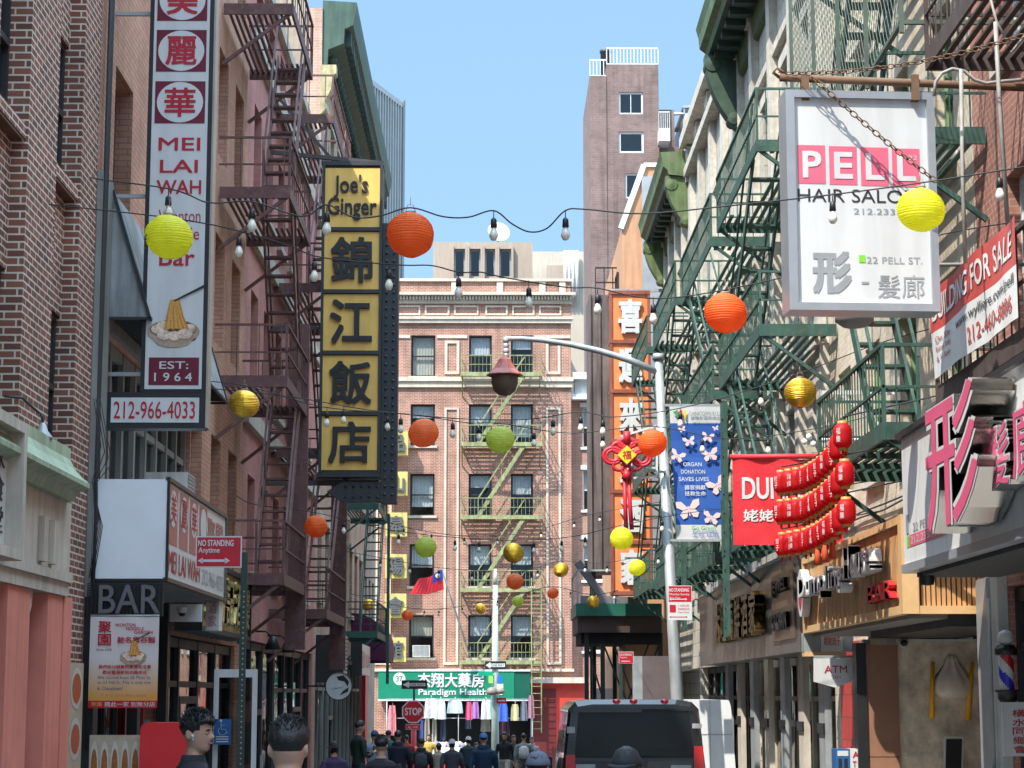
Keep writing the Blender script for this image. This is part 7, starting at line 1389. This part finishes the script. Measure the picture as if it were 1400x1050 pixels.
    if hair:
        m = MB(hairm); low = {'short': .075, 'bob': .0, 'long': -.12, 'bald': .3}[hair]; R_ = []
        for z in [low+(0.238-low)*k/12 for k in range(13)]:
            zz = max(z, .03); ring = head_ring(zz, .0, False); back = hair != 'short'; g = .009+(.004+vol)*(z > .12); out = []
            for j, (x, y) in enumerate(ring):
                a = 2*math.pi*j/40; c = math.cos(a); lim = .172 if c > .55 else (.125 if c > .0 else low)
                e = g if z > lim else -.012
                if hair == 'short' and c < .55: e = min(g, -.006+.02*max(0, min(1, (z-.085-.03*(c > 0))/.07)))
                if hat: e = min(e, .009)
                if hair != 'short' and z < .05: y *= 1.12
                e += .005*rn.random()*(z > .14)
                L_ = math.hypot(x, y)+1e-6; out.append(HB(x*(1+e/L_), y*(1+e/L_), z+.01*(z > .2)+.006*rn.random()*(z > .17)))
            R_.append(out)
        m.loft(R_)
        if near and hair == 'short' and not hat:
            for k in range(420):                                  # tousled strands on top
                a = rn.uniform(0, 6.28); rr = rn.uniform(0, 1)**.5; x, y = rr*(.085+vol)*math.cos(a)-.005, rr*(.068+vol)*math.sin(a); z = .15+(.085+vol)*math.sqrt(max(0, 1-rr*rr)); p = HB(x, y, z); dr = (hf*(x*3+rn.uniform(-.3, .5))+hs*(y*3+rn.uniform(-.4, .4))+up*.6).normalized(); m.tube([p, p+dr*.022*s, p+(dr*.04+up*-.004)*s], [.005*s, .004*s, .001*s], 4, caps=False)
        build('hair', m, t)
    if hat:
        m = MB(hatm); g = .016
        if hat == 'beanie': m.loft([[HB(x, y, z+.008*(z > .2)) for x, y in head_ring(z, g if z > .13 else .022, False)] for z in (.128, .135, .15, .158, .165, .18, .2, .216, .228, .236)])
        else:
            m.loft([[HB(x, y, z+.012*(z > .2)) for x, y in head_ring(z, g, False)] for z in (.14, .15, .165, .18, .2, .216, .228, .236)])
            if hat == 'cap':
                pts = [(.07+.115*math.cos(a), .078*math.sin(a)*1.05) for a in [-1.45+k*.29 for k in range(11)]]; m.loft([[HB(x, y, .148-.25*(x-.07)**1.3*(x > .07)+dz) if True else 0 for x, y in pts] for dz in (-.004, .004)])
            if hat == 'brim': m.loft([[HB(r*math.cos(2*math.pi*j/24)*1.1, r*math.sin(2*math.pi*j/24), z) for j in range(24)] for r, z in ((.09, .15), (.15, .135), (.15, .13), (.09, .14))])
        build('hat', m, t)
    if hood:
        m = MB(tm); m.loft([[B(-.01+r*math.cos(2*math.pi*j/16)*.8, r*math.sin(2*math.pi*j/16), z) for j in range(16)] for r, z in ((.12, 1.4), (.13, 1.45), (.115, 1.5), (.1, 1.515), (.09, 1.49))], caps=False); build('hood', m, t)
    if extra: extra(t, B, HB, s, hf, hs, fw, sd)
    return t
def ex_bud(t, B, HB, s, hf, hs, fw, sd):
    m = MB(signwhite); c = HB(.0, -.076, .1); m.lathe(c, [(0, -.012), (.011, -.005), (.011, .006), (0, .01)], 10, -hs); m.tube([c, c-Vector((0, 0, .03))+hf*.008], .005, 6); build('earbud', m, t)
    col = MB(cloth('black_coat', (.016, .017, .022))); col.loft([[B(-.005+r*math.cos(2*math.pi*j/20)*.95, r*math.sin(2*math.pi*j/20), z) for j in range(20)] for r, z in ((.1, 1.43), (.085, 1.46), (.074, 1.5), (.066, 1.5), (.064, 1.45))], caps=False); build('collar', col, t)
def ex_collar(t, B, HB, s, hf, hs, fw, sd):
    col = MB(cloth('grey_knit', (.3, .32, .32))); col.loft([[B(-.005+r*math.cos(2*math.pi*j/20)*.95, r*math.sin(2*math.pi*j/20), z) for j in range(20)] for r, z in ((.1, 1.44), (.085, 1.46), (.072, 1.485), (.066, 1.48))], caps=False); build('collar', col, t)
def ex_phone(t, B, HB, s, hf, hs, fw, sd): m = MB(black); p = B(.34, 0, 1.2); m.bar(p-up_(.07), p+up_(.07), .012, .07); build('phone', m, None, label='dark phone held by the man in the green black jacket', cat='phone')
def up_(z): return Vector((0, 0, z))
def ex_pack(col):
    def fn(t, B, HB, s, hf, hs, fw, sd): m = MB(cloth('pack_%d' % int(col[2]*1000), col)); m.loft([[B(-.19+.07*w*math.cos(2*math.pi*j/14), .15*w*math.sin(2*math.pi*j/14), z) for j in range(14)] for w, z in ((.3, .98), (1, 1.0), (1.1, 1.15), (1, 1.32), (.4, 1.38))]); build('backpack', m, label='backpack on the back of a walker in the distance, coloured '+('grey' if col[2] < .2 else 'pale'), cat='backpack')
    return fn
bc = ('black_coat', (.016, .017, .022)); jn = ('dark_jeans', (.04, .045, .06)); bt_ = M('knit_black', (.012, .012, .014), .95, .3, 60, bump=.4)
person('man in a black coat with thick black hair and a white earbud, looking right', 266, 999, 14.2, 62, bc, jn, skin1, 'short', near=True, turn=-44, extra=ex_bud, vol=.016)
person('man seen from behind with short black tousled hair and a grey collar', 394, 1019, 9.4, 0, ('grey_knit', (.3, .32, .32)), jn, skin1, 'short', near=True, extra=ex_collar)
person('person in a black cap, only the cap and brow showing before the black car', 858, 1052, 11.6, 200, bc, jn, skin3, 'short', 'cap', M('cap_black', (.015, .016, .02), .8, .15), near=True)
person('person in a slate grey cap with pale lettering in front of the red shop door', 735, 1051, 14.5, 10, ('slate', (.12, .13, .17)), jn, skin1, 'short', 'cap', M('cap_slate', (.13, .14, .19), .9, .15), near=True)
person('man in a black T shirt seen from behind among the walkers on the left', 521, 1019, 26.5, 0, ('black_tee', (.02, .02, .024)), jn, skin1, 'short', near=True)
person('walker in a dark brown hat and purple coat near the left shops', 457, 1024, 34, -30, ('purple_coat', (.05, .03, .08)), jn, skin1, 'bob', 'brim', M('hat_brown', (.03, .02, .02), .9, .2), coat=True)
person('man in a green black jacket looking down at his phone by the left wall', 491, 993, 44, 60, ('green_black', (.02, .035, .03)), ('navy', (.015, .018, .035)), skin1, 'short', pose='hold', extra=ex_phone)
person('walker in a pale blue top with a striped bag on the left', 512, 1006, 46, 10, ('pale_blue', (.22, .27, .36)), jn, skin1, 'short', 'cap', M('cap_blue', (.03, .06, .15), .8, .1), coat=True)
person('walker in a dark navy jacket beside the stop sign post', 544, 1006, 48, 5, ('navy_jacket', (.012, .014, .03)), jn, skin1, 'short', coat=True, hood=True)
person('walker in a long black coat with cropped hair in the middle of the street', 576, 1016, 50, 0, bc, jn, skin2, 'short', coat=True, hood=True, extra=ex_pack((.05, .05, .06)))
person('woman in a pale brimmed hat and dark striped coat in the middle of the street', 618, 1017, 50, 0, ('stripe_dark', (.05, .05, .07)), jn, skin1, 'bob', 'brim', M('hat_pale', (.45, .42, .45), .9, .1), coat=True)
person('walker in a bright blue cap and navy hooded jacket', 661, 1010, 43, 0, ('navy_hood', (.01, .03, .07)), jn, skin1, 'short', 'cap', M('cap_bright_blue', (.05, .14, .36), .8, .1), coat=True, hood=True)
person('walker with a white scarf standing at the market table', 640, 1012, 62, 20, ('dark_teal', (.03, .05, .06)), jn, skin1, 'bob', 'beanie', M('scarf_white', (.7, .68, .66), .9, .1), coat=True)
person('woman with long dark hair and a black top right of the pale pole', 690, 1006, 66, -160, ('black_top', (.015, .015, .018)), ('cream', (.5, .46, .4)), skin1, 'long')
person('walker with dark hair and bare arms right of the pale pole', 702, 1010, 68, 170, ('dark_green', (.03, .06, .05)), ('tan_trousers', (.3, .26, .2)), skin1, 'bob')
person('walker in a grey jacket with a white bag strap near the red shop', 716, 1008, 64, 0, ('grey_jacket', (.2, .2, .2)), ('grey_trousers', (.14, .14, .15)), skin1, 'short', coat=True, extra=ex_pack((.6, .58, .55)))

person('walker in a beige coat with black hair left of the market table', 600, 1022, 57, 15, ('beige_coat', (.36, .3, .22)), jn, skin1, 'bob', coat=True)
person('walker in a red jacket beyond the stop sign post', 556, 1010, 66, -20, ('red_jacket', (.3, .03, .03)), jn, skin2, 'short', coat=True)
person('woman in a white blouse at the right end of the market table', 651, 1020, 70, 150, ('white_blouse', (.55, .54, .52)), jn, skin1, 'long')
person('walker in a teal jacket near the purple awning', 531, 1004, 60, 0, ('teal_jacket', (.03, .12, .14)), jn, skin1, 'short', coat=True)
person('walker in a grey hooded top between the capped walker and the red shop', 727, 1012, 72, 170, ('grey_hoodie', (.26, .26, .27)), ('brown_trousers', (.1, .07, .05)), skin2, 'short', coat=True, hood=True)
person('short walker in a mustard top before the clothes stall', 586, 1008, 78, 180, ('mustard', (.45, .3, .06)), jn, skin1, 'bob')
